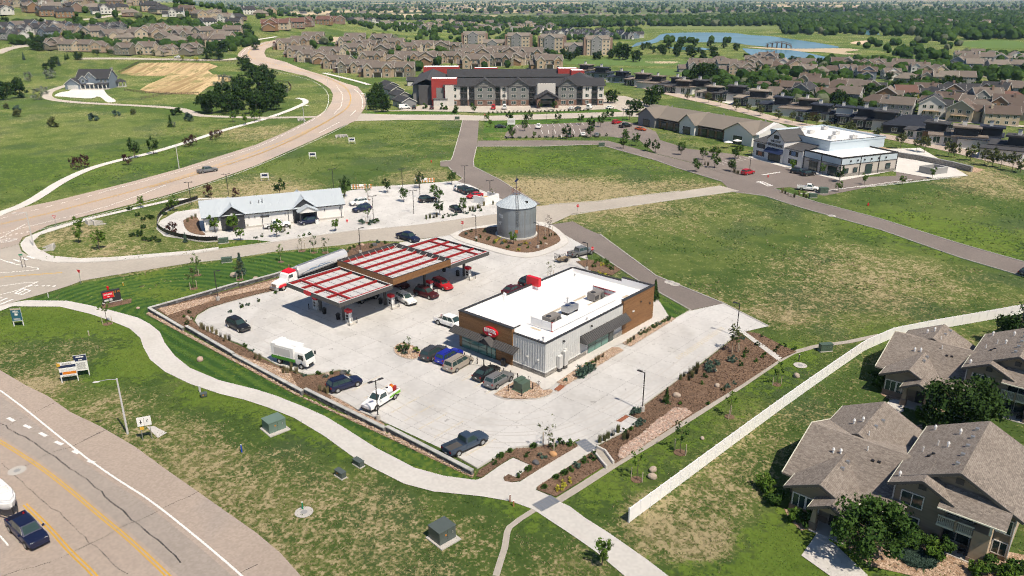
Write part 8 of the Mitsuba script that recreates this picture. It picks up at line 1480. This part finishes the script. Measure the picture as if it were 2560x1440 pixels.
# the grove and the plants of the open land at left
grow('broad', P('-142 362.5 -147 390.8 -132.9 365.1 -142 402 -128.1 371.9 -143 427 -128.3 390.8 -145 456 -128 410 -161 501 -178 540 -135 442 -119 397 -116.4 365.1 -153 446 -150 410 -137.2 358.6 -112.7 371.9 -192 576 -164 527 -127.2 358.6 -149 489 -125 427 -116.7 358.6'), 'dark green tree in the grove below the stubble field', .95)
grow('fresh', P('-119 333.2 -111.4 326.6 -110.5 335.5 -108.9 337.8'), 'upright tree before the grove', 1.25); grow('silver', P('-246 410 -257 435 -299 514 -299 519 -178 501 -167 450 -176 484 -125 437 -304 501'), 'silvery bush by the grove and lane', 1.0); grow('broad', P('-278 437 -284 456 -264 410 -260 418 -279 427'), 'dark willow at the far left edge', .9); grow('bush', P('-229.9 365.1 -220.3 349.7 -241.3 376.2'), 'bush at the far left edge', 1.2)
grow('bush', P('-188 321.3 -180.5 337.8 -177.6 352.2 -138.9 336.6 -173.2 357.3 -152.1 354.7'), 'bush scattered in the meadow at left', 1.3, jit=.25); grow('spruce', P('-140.2 320.2'), 'cone shaped juniper in the meadow', 1.1, var=0); grow('silver', P('-138.9 320.2'), 'low silver bush beside the cone juniper', .5)
grow('street', P('-124.9 254.6 -121.8 261.6'), 'tall tree beside the footpath at left', 1.2, var=1); grow('plum', P('-122.2 244.2 -134.8 236.3 -133.6 239.2 -115.7 275 -114.8 278.2 -112 289.8 -111 293.3'), 'dark red plum tree beside the footpath', .85); grow('spruce', P('-321 568 -330 597 -329 592 -355 584 -330 575 -325 601'), 'small conifer in the upper left meadow', 1.0); grow('broad', P('-326 567 -327 575 -321 595 -314 547 -321 551'), 'tree in the upper left meadow', .6); grow('street', P('-320 616 -316 614 -307 617 -296 620 -286 619 -284 627 -312 622 -278 625 -270 623'), 'tree before the tan houses', .8); grow('lime', P('-250 610 -241 613 -353 661 -322 700 -292 698 -273 674 -343 742 -341 773 -323 841 -350 971 -262 758 -376 681 -263 766'), 'yellow green tree among the tan houses', .8)
grow('broad', P('-372 634 -369 623 -373 644 -374 651 -363 620 -227 623 -236 623 -237 662 -240 721 -241 746 -252 769 -238 704 -230 715 -217 685 -261 675'), 'dark tree round the tan houses', .9)
# street trees
grow('young', P('-58.3 132.3 -51.4 137 -46.6 147.6 -41.4 153.6 -66.1 116 -60.4 139.7'), 'staked young tree on the dark lawn', 1.0); grow('spruce', P('-52 139.7'), 'small blue spruce on the dark lawn', .9, var=1); grow('bare', P('-39 153.6 -44.2 154.7'), 'bare sapling between two stakes behind the tanker'); grow('plum', P('-76.1 166.4'), 'reddish tree by the curved fence', .7); grow('spruce', P('-71.1 160.9'), 'small blue spruce before the curved fence', .5, var=1)
grow('fresh', P('-97.2 167 -94.1 160.6 -87.3 155.8 -94.1 190.3 -63.7 170.5 -59.5 162.1 -84.2 187.1 -67.3 168.3 -40.2 169.5 -52.2 164.5 -63.3 168.9'), 'fresh green tree round the car wash', .85); grow('plum', P('-80.8 201.1 -73.6 201.1'), 'rust tinged tree behind the car wash', .75); grow('street', P('-62.4 202.9 -44.8 202 -34.1 206.5'), 'tree behind the right end of the car wash', .8); grow('young', P('-34.1 176.5 -37.9 198.5'), 'young tree in the islands of the wash parking', 1.0)
grow('street', P('-28.2 196.4 -19.7 195.1 -17.8 183.4 -12.1 185.6 -17.1 216.1 -26 212.2'), 'small tree in the wash parking', .75); grow('bare', P('-8.8 202.9 -5 196.4 8 165.1 8.3 168.3'), 'bare sapling near the silo', 1.0); grow('fresh', P('0.3 159.2'), 'small tree before the silo', .6); grow('bare', P('7.3 137.5'), 'sparse sapling behind the back wall of the store'); grow('bare', P('4.3 78.8'), 'thin sapling in the mulch bed at the forecourt corner', 1.25, var=1); grow('young', P('-15.6 104.3'), 'young tree on the rock island', .8)
grow('young', P('33.4 104.7 19.7 77.9 13.8 72.5 27.7 86.2 36.5 94.9 33.2 105.7'), 'staked young tree near the long mulch bed', 1.0); grow('fresh', P('8.47 58.82'), 'leafy sapling beside the footpath at the bottom', .75); grow('spruce', P('25.1 126.4'), 'small spruce behind the store', .75, var=0); grow('spruce', P('20.3 89.7'), 'green pine shrub in the long mulch bed', .55, var=0)
grow('street', P('6.7 328.8 19.6 333.2 28.8 326.6 42.6 340.1 39.4 334.4 51 340.1 20.5 291.6 39.2 271.9 44.5 277.4 41.7 283.1 46.9 267.4 49.2 264.5 0 294.2 -0.8 326.6 5.1 310.1 36.2 320.2 31.8 312.1 29.6 294.2'), 'street tree round the asphalt parking lot', .85); grow('fresh', P('8.5 293.3 -8.7 320.2 -10.8 334.4 -0.3 293.3 42.5 294.2'), 'bright tree round the asphalt parking lot', .7); grow('street', P('-17.9 361.2 13.4 376.2 19.9 371.9'), 'round tree before the apartments', .7); grow('round', P('-41.6 376.2 -32.6 371.9 -25.8 361.2'), 'large round shrub before the apartments', 2.4, var=0)
grow('broad', P('-70.5 390.8 -69 402 -63.1 381.9 -72 427 -59.6 365.1 -65.4 371.9 50.4 397 69.6 397 75 410'), 'tree at the ends of the apartment block', .75); grow('broad', P('55.9 371.9 57.7 365.1 66.4 386.3 68.4 381.9'), 'tree behind the parked white cars', .6); grow('broad', P('94 683 102 661 117 484 125 501 112 478'), 'big tree on the fairway', 1.3)
grow('street', P('67 257.4 67.8 255.3 73.1 251.9 74.5 253.3 57.1 260.1 67.5 233.3 67.2 234.5 94.6 219.7 56.2 233.3 63.4 239.2 62.6 251.9'), 'tree in the shop parking', .7); grow('fresh', P('86.2 235.1 93.1 228.8 100.3 216.1 123.8 224.4 111.2 216.1 89.4 207.4 87.8 239.2'), 'bright young tree before the bottle shop', .75)
grow('pine', P('115.7 340.1 119.1 332.1 122.7 325.5 125 320.2 124 308.2 126.6 303.4 128.3 294.2 136.8 271.9 140.2 267.4 141.5 264.5 146 257.4 147.2 256 149.6 250.6 149.8 242.9 151.6 241.7 152.7 239.2 153.5 234.5 154.6 232.2 111.5 352.2 108.7 361.2 105.7 370.6 102.2 386.3 98.8 397 91 410 129.3 298.7 135.4 288.1'), 'pine tree along the street of modern houses', .8)
# shrubs of the beds
grow('bluebush', P('9.7 97.3 10.4 98 11.1 98.8'), 'blue green juniper in the rock bed along the store', 1.0, .16); grow('round', P('10.8 99.4 11.4 100'), 'round green shrub in the rock bed along the store', .7, .16, var=0); grow('small', P('7.4 95.7 20.2 111.6 21 112.2 21.8 113.1 22.7 114.1 23.3 114.7 23.9 115.4 24.9 116.4 25.6 117 26 117.7'), 'small shrub in the rock beds along the store', 1.0, .16)
grow('grass', P('11.5 100.7 12.2 101.6 12.7 102.3 13.4 103.2 17.8 108 18.3 108.6 18.9 109.4'), 'upright grass clump in the rock beds along the store', .72, .16); grow('bluebush', P('15.8 86.9 16.1 87.4 16 84.4 29.8 101.1 28.4 100.3 32.2 102 28.2 98.8'), 'blue juniper in the long mulch bed', .8); grow('small', P('35 109.7 35.9 110 37.7 107.5 39.3 111 40.7 106.8 41.6 107.1 42.7 106 39.8 105.4 37 103.3 37.7 104.3 34.4 103.7 35 105.1 26.2 95.1 27.1 96.9 22 89.3 25.7 89.3 28.7 93 29.4 94 30.7 95.1 14.7 82.9 15.5 83.9 13.7 82.1 35.7 102 33 100.7'), 'small shrub in the long mulch bed', 1.0)
grow('grass', P('23.5 96.3 24.2 97.3 25.2 98 25.9 99 26.6 99.8 25.3 96.9 24.6 96.1 10.5 80 11.1 80.4 11.6 80.9 12.3 81.6 13 82.4 13.9 80.9 26.1 98.1 13.5 80.7'), 'green upright grass clump at the edge of the drive-through', .8, var=0); grow('small', P('-2.1 75.4 -1.3 76.8 -0.2 77.9 1.8 77.1 2.6 78.9 3.5 76.8 4.7 79.1 5.9 79.6 6.9 79.6 1.9 74.2 0.8 73.1 3.56 70.83 4.9 72.6 5.9 73.4 6.6 74.2 7.4 74.9 8.3 76 9.3 76.6'), 'small shrub in the mulch beds by the footpath', 1.25); grow('yellow', P('5.78 71.49 6.47 71.94 5.19 70.39'), 'yellow flowering plant in the mulch bed by the footpath')
grow('grass', P('-49.4 113.5 -48.5 112.8 -47.7 112.5 -46.7 111.6 -45.7 110.7 -44.6 109.7 -43.9 109.4 -37.8 102.9 -37 102.4 -33.1 100 -32.5 99 -31.8 98.1 -31.5 98.8 -30.5 98.1 -31.8 100.3 -32.4 98.1 -50 114.1 -44.6 109 -26 93 -25.3 92.6 -24.8 92.2'), 'tall straw coloured grass clump along the stone wall', .78, .1, var=1); grow('small', P('-46.6 123 -45.7 123.9 -47.7 120.8 -53 117.7 -52.8 115.7 -54.6 118.6 -54.3 120.3 -27.4 97.8 -25.5 98.1 -29.3 97.3 -26.1 96.9 -23.4 98.1 -44.5 125.8 -42.2 131.1 -43.8 131.7 -42.5 129.7 -40.8 107.1 -39.2 105.4'), 'small shrub in the bed inside the stone wall', 1.0, .1)
grow('small', P('-10.3 166.4 -9.1 168.3 -7.1 163.9 -5.4 162.1 -4.9 163.3 -3.9 159.8 -2.2 159.2 -0.8 156.4 1.7 158 3.4 156.4 6.2 159.2 7.2 162.7 8.7 165.1 9.8 165.7 -7.9 161.2 -6.4 168.3'), 'low plant in the bed of the silo', 1.1, .16); grow('yellow', P('-3.5 161.2 -2.8 162.7 -1.6 160.3 1.3 154.7 3 159.2 16.9 139.7 17.8 139.3 17.9 145.1'), 'yellow shrub near the silo and store corner', 1.0, .15); grow('round', P('17 146.4 17.8 147.6 18.8 145.9 19 144.4 16.2 144.4 19.6 142.7'), 'green shrub behind the store corner', .8, .12)
grow('small', P('-34.2 155.5 -33.7 156.9 -32.6 158.3 -34.7 153.6 -29.1 160.3 -27.5 159.8 -29.8 156.9 -34.2 148.9'), 'low shrub in the bed behind the tanker', 1.3, .1); grow('small', P('-17.3 106.1 -16.9 105.1 -16 104.3 -16.9 106.8'), 'small shrub on the rock island', 1.0, .16); grow('round', P('-14.3 104.7'), 'rounded green shrub on the rock island', .65, .16, var=1); grow('bush', P('-16.3 105.7'), 'dark spiky plant on the rock island', .4, .16, var=2)
grow('small', P('-53.7 168.9 -52.2 168.3 -50.5 167.3 -46.5 165.7 -45.3 166.4 -41.4 162.7 -56.7 163.9 -55.8 165.1'), 'clipped shrub before the car wash', 1.0); grow('grass', P('-52.8 170.5 -51.2 171.5 -54.6 172.1 -51.9 169.5 -61.1 172.1 -77 179.7 -76.5 180.8 -77 177.2'), 'grass clump before the car wash', .9); grow('small', P('-16.5 180.8 -15.6 181.9 -14.5 182.6 -13.7 183.4 -11.3 184.5 -9.5 186.4 -8 187.1'), 'clipped shrub in the front strip of the wash parking', 1.3); grow('grass', P('-20.6 179.7 -19.8 180.4 -18.9 180.8 -18.3 181.5 -10.5 187.1 -9.8 187.5 -9.2 187.9 -8.6 189.5 -8.1 190.3 -7.2 192.3 -6.4 195.1 -4.9 193.5'), 'columnar grass in the front strip of the wash parking', 1.0); grow('bush', P('-35.3 175.5 -33.3 174.8 -32.2 176.2'), 'shrub in the planted corner right of the car wash', .5)
grow('bush', P('-95.9 188.3 -91.3 182.6 -88.3 179 -87.9 180.8 -86.6 179.7 -85.3 183.4 -88 192.3 -87.8 194.3 -85.2 172.1 -83.9 167.3 -80.8 162.7 -79.5 161.8 -79 163.3 -77.3 161.2 -84.7 165.1 -83.2 165.7'), 'dark shrub on the grassy corner by the highway', .42, jit=.1, var=2); grow('grass', P('73.8 206.5 74.1 205.1 74.5 203.8 74.7 202 75.2 201.1 77.5 203.8 78 202 78.2 200.7 61.5 244.2 62 242.3 67.6 232.2 68.1 229.9 67.9 231'), 'clipped grasses at the bottle shop parking', 1.0, var=1)
for y0, n_, a_, c_, tx in ((0, 26, P('-10.6 359.9')[0], P('35.7 369.2')[0], 'clipped round shrub along the apartment parking'), (0, 16, P('-2.3 292.5')[0], P('36.2 298.7')[0], 'reddish shrub along the near edge of the asphalt lot')): grow('small', [np.array(a_) * (1 - t) + np.array(c_) * t for t in np.linspace(0, 1, n_)], tx, 1.6, jit=.1)
# townhouse gardens
big = plant(201, 6.4, 3.1, 5200, .2, 'mid', .12, .16, clumps=34, hole=.45); big2 = plant(202, 8.6, 4.6, 6500, .26, 'deep', .1, .2, clumps=40, hole=.45)
big.place('garden_tree', 'leafy green tree before the nearest townhouse', 'tree', *(33.61,59.48), .3); big2.place('garden_tree', 'large dark tree between the two townhouses', 'tree', *(54.6,82.1), 1.3, sc=.88); big2.place('garden_tree', 'dark tree at the right edge above the white fence', 'tree', *(78,106.8), 2.0, sc=.8)
gs_ = [shrub(210 + i, 1.05, .95, 1500, .13, t, 16) for i, t in enumerate(('mid', 'fresh'))]
for i, q in enumerate(P('27.53 69.18 27.79 68 28.65 65.35 29.62 64.84 27.32 70.61 37.25 61.19 38.23 61.78 38.75 61.07 40.1 59.93 40.88 60.33 42.83 57.32 44.37 57.74 45.41 56.69 46.87 57.58 50.4 94.2 50.3 95.1 51.8 85.9 53.3 86.4 56 72.1')): gs_[1 if i % 2 == 0 else 0].place('garden_shrub', f'rounded garden shrub by the townhouses, {ordinal(i)} counted from the left porch', 'shrub', *q, i * 1.0, .05, pr.uniform(.75, 1.1), group='rounded garden shrubs')
r = np.random.default_rng(31); jp = Polygon(smoothline(P('36.94 61.78 38.25 62.07 39.43 60.9 40.11 59.21 39.5 58.39 37.76 58.28 37.03 58.93 36.85 60.33 36.94 61.78'), 1)); x0, y0, x1, y1 = jp.bounds; q = np.c_[r.uniform(x0, x1, 9000), r.uniform(y0, y1, 9000)]; q = q[[jp.contains(Point(a)) for a in q]]
def blades(q, h, w, tone, r, tilt=.5):
    lo, hi = [np.array(c) for c in GREEN[tone]]; n = len(q); a = r.random(n) * 6.283; hh = h * r.uniform(.5, 1.3, n); ww = w * r.uniform(.6, 1.3, n); z = height(q[:, 0], q[:, 1]); t = np.stack([np.cos(a), np.sin(a)], 1); d = r.normal(size=(n, 2)) * tilt * hh[:, None]
    v = np.stack([np.c_[q - t * ww[:, None], z], np.c_[q + t * ww[:, None], z], np.c_[q + d, z + hh]], 1).reshape(-1, 3); f = np.arange(n)[:, None] * 3 + np.arange(3); c = lo + (hi - lo) * r.random(n)[:, None]
    return B().add(v, f, np.repeat(c, 3, 0))
struct('juniper_carpet', blades(q, .3, .12, 'blue', r, .8), 'leaf', kind='stuff', text='blue green juniper carpet before the nearest townhouse', cat='ground cover')
# boulders
bk_ = Kind(); m_ = trimesh.creation.icosphere(2, .5); m_.vertices *= (1 + .5 * (meshkit.fbm(m_.vertices * 2.2 + 5)[:, None] - .5)); m_.vertices *= (1, .8, .7); M('boulder_tan', (.40, .33, .27), .9); M('boulder_orange', (.50, .28, .13), .9); M('boulder_dark', (.10, .10, .105), .9); M('boulder_pink', (.46, .33, .27), .9)
BK = {}
for n_ in ('tan', 'orange', 'dark', 'pink'): BK[n_] = Kind(); BK[n_].part('rock', B().mesh(m_).move(np.array([[1, 0, 0, 0], [0, 1, 0, 0], [0, 0, 1, .2], [0, 0, 0, 1.]])), 'boulder_' + n_, 25)
for q, c_, s, tx in zip(P('4.8 77.3 2.7 75.6 -45.8 102.4 15.6 72.8 15.9 74.2 40 97.2 28.1 94.3 22 91.5 29 99 -23.9 98.1 -26.1 97.8 -54.1 118.6 -53.3 117.7 -48.4 137 -29.6 158.3 -32.2 158.3 -2.6 162.7 7.3 159.2 3.9 159.8 -44.1 139.7 -34.7 147.6 -64.1 122.6 23 80.9 -53.1 138.8'), ('orange', 'dark', 'pink', 'tan', 'tan', 'tan', 'tan', 'tan', 'tan', 'dark', 'tan', 'tan', 'tan', 'tan', 'dark', 'pink', 'dark', 'tan', 'dark', 'tan', 'pink', 'pink', 'tan', 'tan'), (1.1, 1.0, 1.3, 1.2, 1.1, 1.2, 1.0, 1.2, .9, 1.2, .8, .8, 1.0, 1.4, 1.4, 1.2, .8, .9, .8, 1.6, .9, .7, .7, 1.8),
    ('orange boulder in the mulch bed at the forecourt corner', 'dark boulder in the mulch bed at the forecourt corner', 'pinkish boulder on the striped lawn', 'lower tan boulder before the white fence', 'upper tan boulder before the white fence', 'tan boulder in the grass near the pale manhole', 'tan boulder in the long mulch bed, right one', 'tan boulder in the long mulch bed, left one', 'flat pale boulder in the long mulch bed', 'dark boulder in the small mulch bed by the navy suv', 'pale boulder in the small mulch bed by the navy suv', 'pale boulder in the left mulch bed, upper', 'pale boulder in the left mulch bed, lower', 'boulder on the lawn behind the retaining wall', 'dark boulder behind the tanker', 'pink boulder behind the tanker', 'dark boulder left of the silo', 'tan boulder right of the silo', 'dark boulder before the silo', 'grey boulder behind the tanker cab', 'pink boulder in the bed behind the tank', 'flat stone on the lawn by the footpath', 'small boulder on the slope by the fence', 'large flat boulder by the blue spruce')): BK[c_].place('boulder', tx, 'boulder', *q, pr.uniform(0, 6), .02, s * .9)
# loose river rock: real stones on the beds
def stones(polys, n, s0, s1, z, cols, r):
    base = trimesh.creation.icosahedron(); V, F = np.array(base.vertices), np.array(base.faces); P = unary_union(polys); x0, y0, x1, y1 = P.bounds; out = []
    import shapely
    while len(out) < n: q = np.c_[r.uniform(x0, x1, 4 * n), r.uniform(y0, y1, 4 * n)]; out += list(q[shapely.contains_xy(P, q[:, 0], q[:, 1])])
    q = np.array(out[:n]); sc = r.uniform(s0, s1, n)[:, None] * r.uniform(.6, 1.2, (n, 3)) * (1, 1, .6); v = (V[None] * sc[:, None] * .5) * (1 + .25 * r.normal(size=(n, 12, 1)) * .6) + np.c_[q, np.full(n, z)][:, None]; c = np.array(cols)[r.integers(0, len(cols), n)] * r.uniform(.7, 1.1, (n, 1))
    return B().add(v.reshape(-1, 3), (F[None] + np.arange(n)[:, None, None] * 12).reshape(-1, 3), np.repeat(c, 12, 0))
TANS = [(.46, .33, .23), (.55, .42, .31), (.36, .25, .18), (.58, .48, .40), (.42, .30, .24)]
r = np.random.default_rng(8); struct('river_rock', stones([rocks_w, rocks_w2, rocks_w3, bed_isl, bed_trans, bed_l1, bed_l2, gravel_s], 11000, .12, .3, .17, TANS, r), 'tinted', kind='stuff', text='tan river rock lying on the kerbed beds', cat='gravel'); struct('riprap', stones([rocks_e], 1500, .2, .45, .14, [(.46, .32, .25), (.52, .39, .32), (.38, .27, .22), (.5, .41, .35)], r), 'tinted', kind='stuff', text='pinkish riprap stones beside the drain flume', cat='rocks')
struct('mulch_chips', stones([bed_e, bed_e2, bed_s1, bed_s2, bed_west, silo_bed, bed_ne, bed_tank], 14000, .08, .22, .13, [(.13, .08, .05), (.22, .145, .10), (.28, .19, .14), (.09, .055, .035)], r), 'tinted', kind='stuff', text='brown bark chips on the mulch beds', cat='mulch')
# grass blades standing on the near ground
r = np.random.default_rng(9); import shapely
hard = unary_union([lot, trail, hwy_south, street, hwy_north, drive_s, drive_e, drive_n, wash, silo_isl, store_walk, bed_e, bed_e2, bed_s1, bed_s2, bed_west, bed_tank, apt_street, lot_n, lot_e, lot_f, lot_pav, ribbon(chan, .7), ribbon(chan2, 1.0), jp, ribbon(path_n, 3)]).buffer(.1)
def scatter(n, x0, x1, y0, y1, keep=None, drop=hard):
    q = np.c_[r.uniform(x0, x1, n), r.uniform(y0, y1, n)]; m = ~shapely.contains_xy(drop, q[:, 0], q[:, 1])
    if keep is not None: m &= shapely.contains_xy(keep, q[:, 0], q[:, 1])
    return q[m]
q = scatter(170000, -95, 90, 44, 130); q = q[(np.abs(q[:, 0]) < q[:, 1] * .72 + 6)]; w = wild(q[:, 0], q[:, 1]); d_ = meshkit.fbm(np.c_[q * .5, q[:, :1] * 0]) * .5 + w[:, 0] * .5; lu = w[:, 1] + r.normal(0, .2, len(q))
for tone, m in (('fresh', (lu > .5)), ('straw', (lu <= .5) & (d_ > .5)), ('mid', (lu <= .5) & (d_ <= .42))): struct('wild_grass', blades(q[m], .16 if tone != 'fresh' else .11, .06, tone, r, .9), 'leaf', kind='stuff', text={'fresh': 'lush green grass blades near the footpath', 'straw': 'dry straw coloured grass in patches', 'mid': 'green grass blades of the near meadow'}[tone], cat='grass')
q = scatter(60000, -140, 150, 130, 330); w = wild(q[:, 0], q[:, 1]); d_ = meshkit.fbm(np.c_[q * .18, q[:, :1] * 0]) * .6 + w[:, 0] * .4
for tone, m in (('straw', d_ > .53), ('mid', d_ <= .38)): struct('meadow_tufts', blades(q[m], .28, .16, tone, r, .9), 'leaf', kind='stuff', text={'straw': 'pale dry tufts of the far meadows', 'mid': 'dark green tufts of the far meadows'}[tone], cat='grass')
# ---- trees of the suburbs and the far woods ----------------------------------------------------
built = unary_union([Point(T_m[0], T_m[1]).buffer(11) for T_m in [(float(np.array(d['to_world'].matrix)[0, 3]), float(np.array(d['to_world'].matrix)[1, 3])) for k, d in scene.items() if k.startswith('house') and d.get('type') == 'instance']])
wet = unary_union([lake_a, lake_b, lake_c, lake_d]).buffer(4); stop_ = unary_union([built, wet, hwy_north, sf, lane, apt_street.buffer(4)])
def ground_cells(poly, n, drop):
    x0, y0, x1, y1 = poly.bounds; out = np.zeros((0, 2))
    for _ in range(12):
        if len(out) >= n: break
        out = np.vstack([out, scatter(n * 3, x0, x1, y0, y1, poly, drop)])
    return out[:n]
quarters = [(P('87 418 116 478 157 456 240 467 283 437 215.6 308.2 194.9 340.1 161.9 352.2 131.2 379 112 427'), 75, 'garden tree among the brown roofed houses', ('broad', 'street', 'silver', 'lime'), .8), (P('117 555 163 683 211 683 255 622 289 514 274 478 232 501 168 541'), 45, 'tree among the houses below the lake', ('broad', 'street'), .7), (P('-449 715 -268 802 -233 713 -240 672 -373 639 -403 636'), 40, 'tree among the houses at upper left', ('broad', 'street', 'spruce'), .7), (P('-203 706 -186 785 -108 953 35 706 30 604 -76 541 -164 631'), 30, 'small tree among the condos', ('street', 'fresh'), .7), (P('29 731 47 786 105 757 102 683 40 661'), 22, 'tree along the fairway behind the condos', ('broad',), .75), (P('133 863 189 907 222 863 230 798 197 683 158 661 131 731'), 34, 'tree on the near lake shore', ('broad', 'spruce', 'street'), .8)]
for pl, n_, tx, kinds, s in quarters:
    g_ = ground_cells(Polygon(pl), n_, stop_)
    for i, p in enumerate(sorted(g_, key=lambda p: p[0] / p[1])):
        kd = pr.choice(kinds if pr.random() < .3 else kinds[:1]); K[kd][pr.randrange(len(K[kd]))].place(NM[kd][0], f'{tx}, {ordinal(i)} from left', NM[kd][1], p[0], p[1], pr.uniform(0, 6), None, s * pr.uniform(.7, 1.2), group=tx)
def wood(name, areas, text, tone=('deep', 'mid'), size=(5, 9), sub=1):
    """A far wood as one mesh of lumpy crowns."""
    ico = trimesh.creation.icosphere(sub); V, F = np.array(ico.vertices), np.array(ico.faces); nv = len(V); vs, fs, cs, at = [], [], [], 0
    for pl, n_ in areas:
        g_ = ground_cells(Polygon(pl) if not hasattr(pl, 'area') else pl, n_, stop_); n_ = len(g_); h = r.uniform(*size, n_); w_ = h * r.uniform(.38, .62, n_); z = height(g_[:, 0], g_[:, 1])
        lump = 1 + .38 * (r.random((n_, nv, 1)) - .5); v = V[None] * lump * np.stack([w_, w_, h * .52], 1)[:, None] + np.stack([g_[:, 0], g_[:, 1], z + h * .48], 1)[:, None]
        lo, hi = np.array(GREEN[tone[0]][0]), np.array(GREEN[tone[1]][1]) * .8; c = lo + (hi - lo) * (np.clip(r.random((n_, 1, 1)) * .7 + r.random((n_, nv, 1)) * .45 - .1, 0, 1)); c = np.where(r.random((n_, 1, 1)) < .05, np.array((.12, .14, .09)), c)
        vs.append(v.reshape(-1, 3)); fs.append((F[None] + (np.arange(n_)[:, None, None] * nv)).reshape(-1, 3) + at); cs.append(np.broadcast_to(c, (n_, nv, 3)).reshape(-1, 3)); at += n_ * nv
    struct(name, B().add(np.vstack(vs), np.vstack(fs), np.vstack(cs)), 'leaf', kind='stuff', text=text, cat='wood')
R_ = lambda x0, x1, y0, y1: Polygon([(x0, y0), (x1, y0), (x1, y1), (x0, y1)])
wood('far_wood', [(P('-523 2327 -282 2061 18 1850 206 1915 676 2231 1144 2545 1669 2670 1332 1915 1021 1626 713 1579 527 1491 249 1491 83 1413 8 1534 -163 1849 -403 1915'), 3600), (P('491 1491 620 1451 820 1491 1053 1579 679 1011 569 1011 515 974 524 1094 489 1141 424 1117 391 1166'), 650)], 'broad dark wood across the middle distance', size=(7, 13))
wood('suburb_trees', [(P('418 940 581 1051 437 786 334 731 365 877'), 40), (P('-226 1072 -142 1604 73 1491 82 1192 11 1094 -98 1111 -160 983'), 330), (P('64 1309 206 1309 171 1051 106 974 50 1011'), 90), (P('-115 1015 -16 1051 49 907 118 849 105 731 42 774 -59 923'), 110), (P('844 1915 1331 2061 799 1192 658 1192 592 1309'), 320), (P('-5270 8472 -399 933 -1104 3538 -251 913 -255 811 -321 741 -472 754'), 900), (P('-441 701 -261 804 -221 695 -235 658 -365 624 -404 639'), 260), (P('-202 730 -108 953 44 731 31 611 -76 541 -164 631'), 110), (P('-925 2961 -256 1163 -188 869 -228 799 -250 795'), 90), (P('359 786 407 731 494 731 389 570 378 641 326 641'), 110), (P('183 1031 201 992 265 974 260 923 223 940 177 940'), 22), (P('211 683 272 649 332 604 314 570 253 618 198 641'), 70), (P('108 514 160 514 232 450 277 427 236.7 340.1 183.5 352.2 124.1 393.9'), 190), (P('193 622 398 622 351 514 246 478 164 527'), 160)], 'trees standing thick in the far quarters', size=(4, 8))
far_a = R_(-3200, 3200, 2500, 3400); wood('plain_trees', [(far_a, 900), (R_(-5000, 5000, 3400, 5200), 1500), (R_(-8000, 8000, 5200, 9000), 1600)], 'tree belts on the hazy plain', size=(9, 18), sub=0)
# far buildings on the plain: too small and too many to tell apart
n_ = 1500; g_ = np.c_[r.uniform(-3500, 5000, n_), r.uniform(1900, 5200, n_)]; g_ = g_[(meshkit.fbm(np.c_[g_ * .0016, g_[:, :1] * 0]) > .47)]; b = B()
for p in g_:
    w_, d_, h_ = r.uniform(5, 11), r.uniform(4, 8), r.uniform(3, 5.5); a = r.uniform(0, 3.1); m = mat4(p[0], p[1], -.6, a); k_ = 2.4 if r.random() < .05 else 1
    gb = gable_prism(B(), -w_ * k_, w_ * k_, -d_, d_, h_, h_ + 2.5); c = np.array([(.6, .58, .55), (.45, .38, .3), (.3, .3, .31), (.5, .45, .4)][r.integers(4)]); v, f = gb.arr(); col = np.where((v[:, 2] > h_ - .1)[:, None], np.array([(.16, .14, .12), (.08, .08, .09), (.2, .17, .15)][r.integers(3)]), c); b.add(v @ m[:3, :3].T + m[:3, 3], f, col)
struct('far_town', b, 'tinted', kind='stuff', text='far town buildings scattered over the plain', cat='buildings')
mo = B(); xs_ = np.linspace(-38000, 38000, 120)
hz = 130 * meshkit.fbm(np.c_[xs_ * .00016, xs_ * 0, xs_ * 0]) + 20
for i in range(119): mo.quad((xs_[i], 38000, -1), (xs_[i + 1], 38000, -1), (xs_[i + 1], 39500, hz[i + 1]), (xs_[i], 39500, hz[i]))
struct('far_hills', mo, 'farmland', text='low blue hills on the horizon')
# ---- the air -----------------------------------------------------------------------------------
scene['air'] = {'type': 'homogeneous', 'albedo': {'type': 'rgb', 'value': [.93, .95, .97]}, 'sigma_t': {'type': 'rgb', 'value': [.000028, .000039, .000058]}}
scene['haze'] = {'type': 'cube', 'to_world': T().translate([0, 15400, 100]).scale([43000, 25500, 103]), 'bsdf': {'type': 'null'}, 'interior': {'type': 'ref', 'id': 'air'}}; label('haze', 'thin blue summer haze over the plain', kind='stuff')
scene['camera']['medium'] = {'type': 'ref', 'id': 'air'}
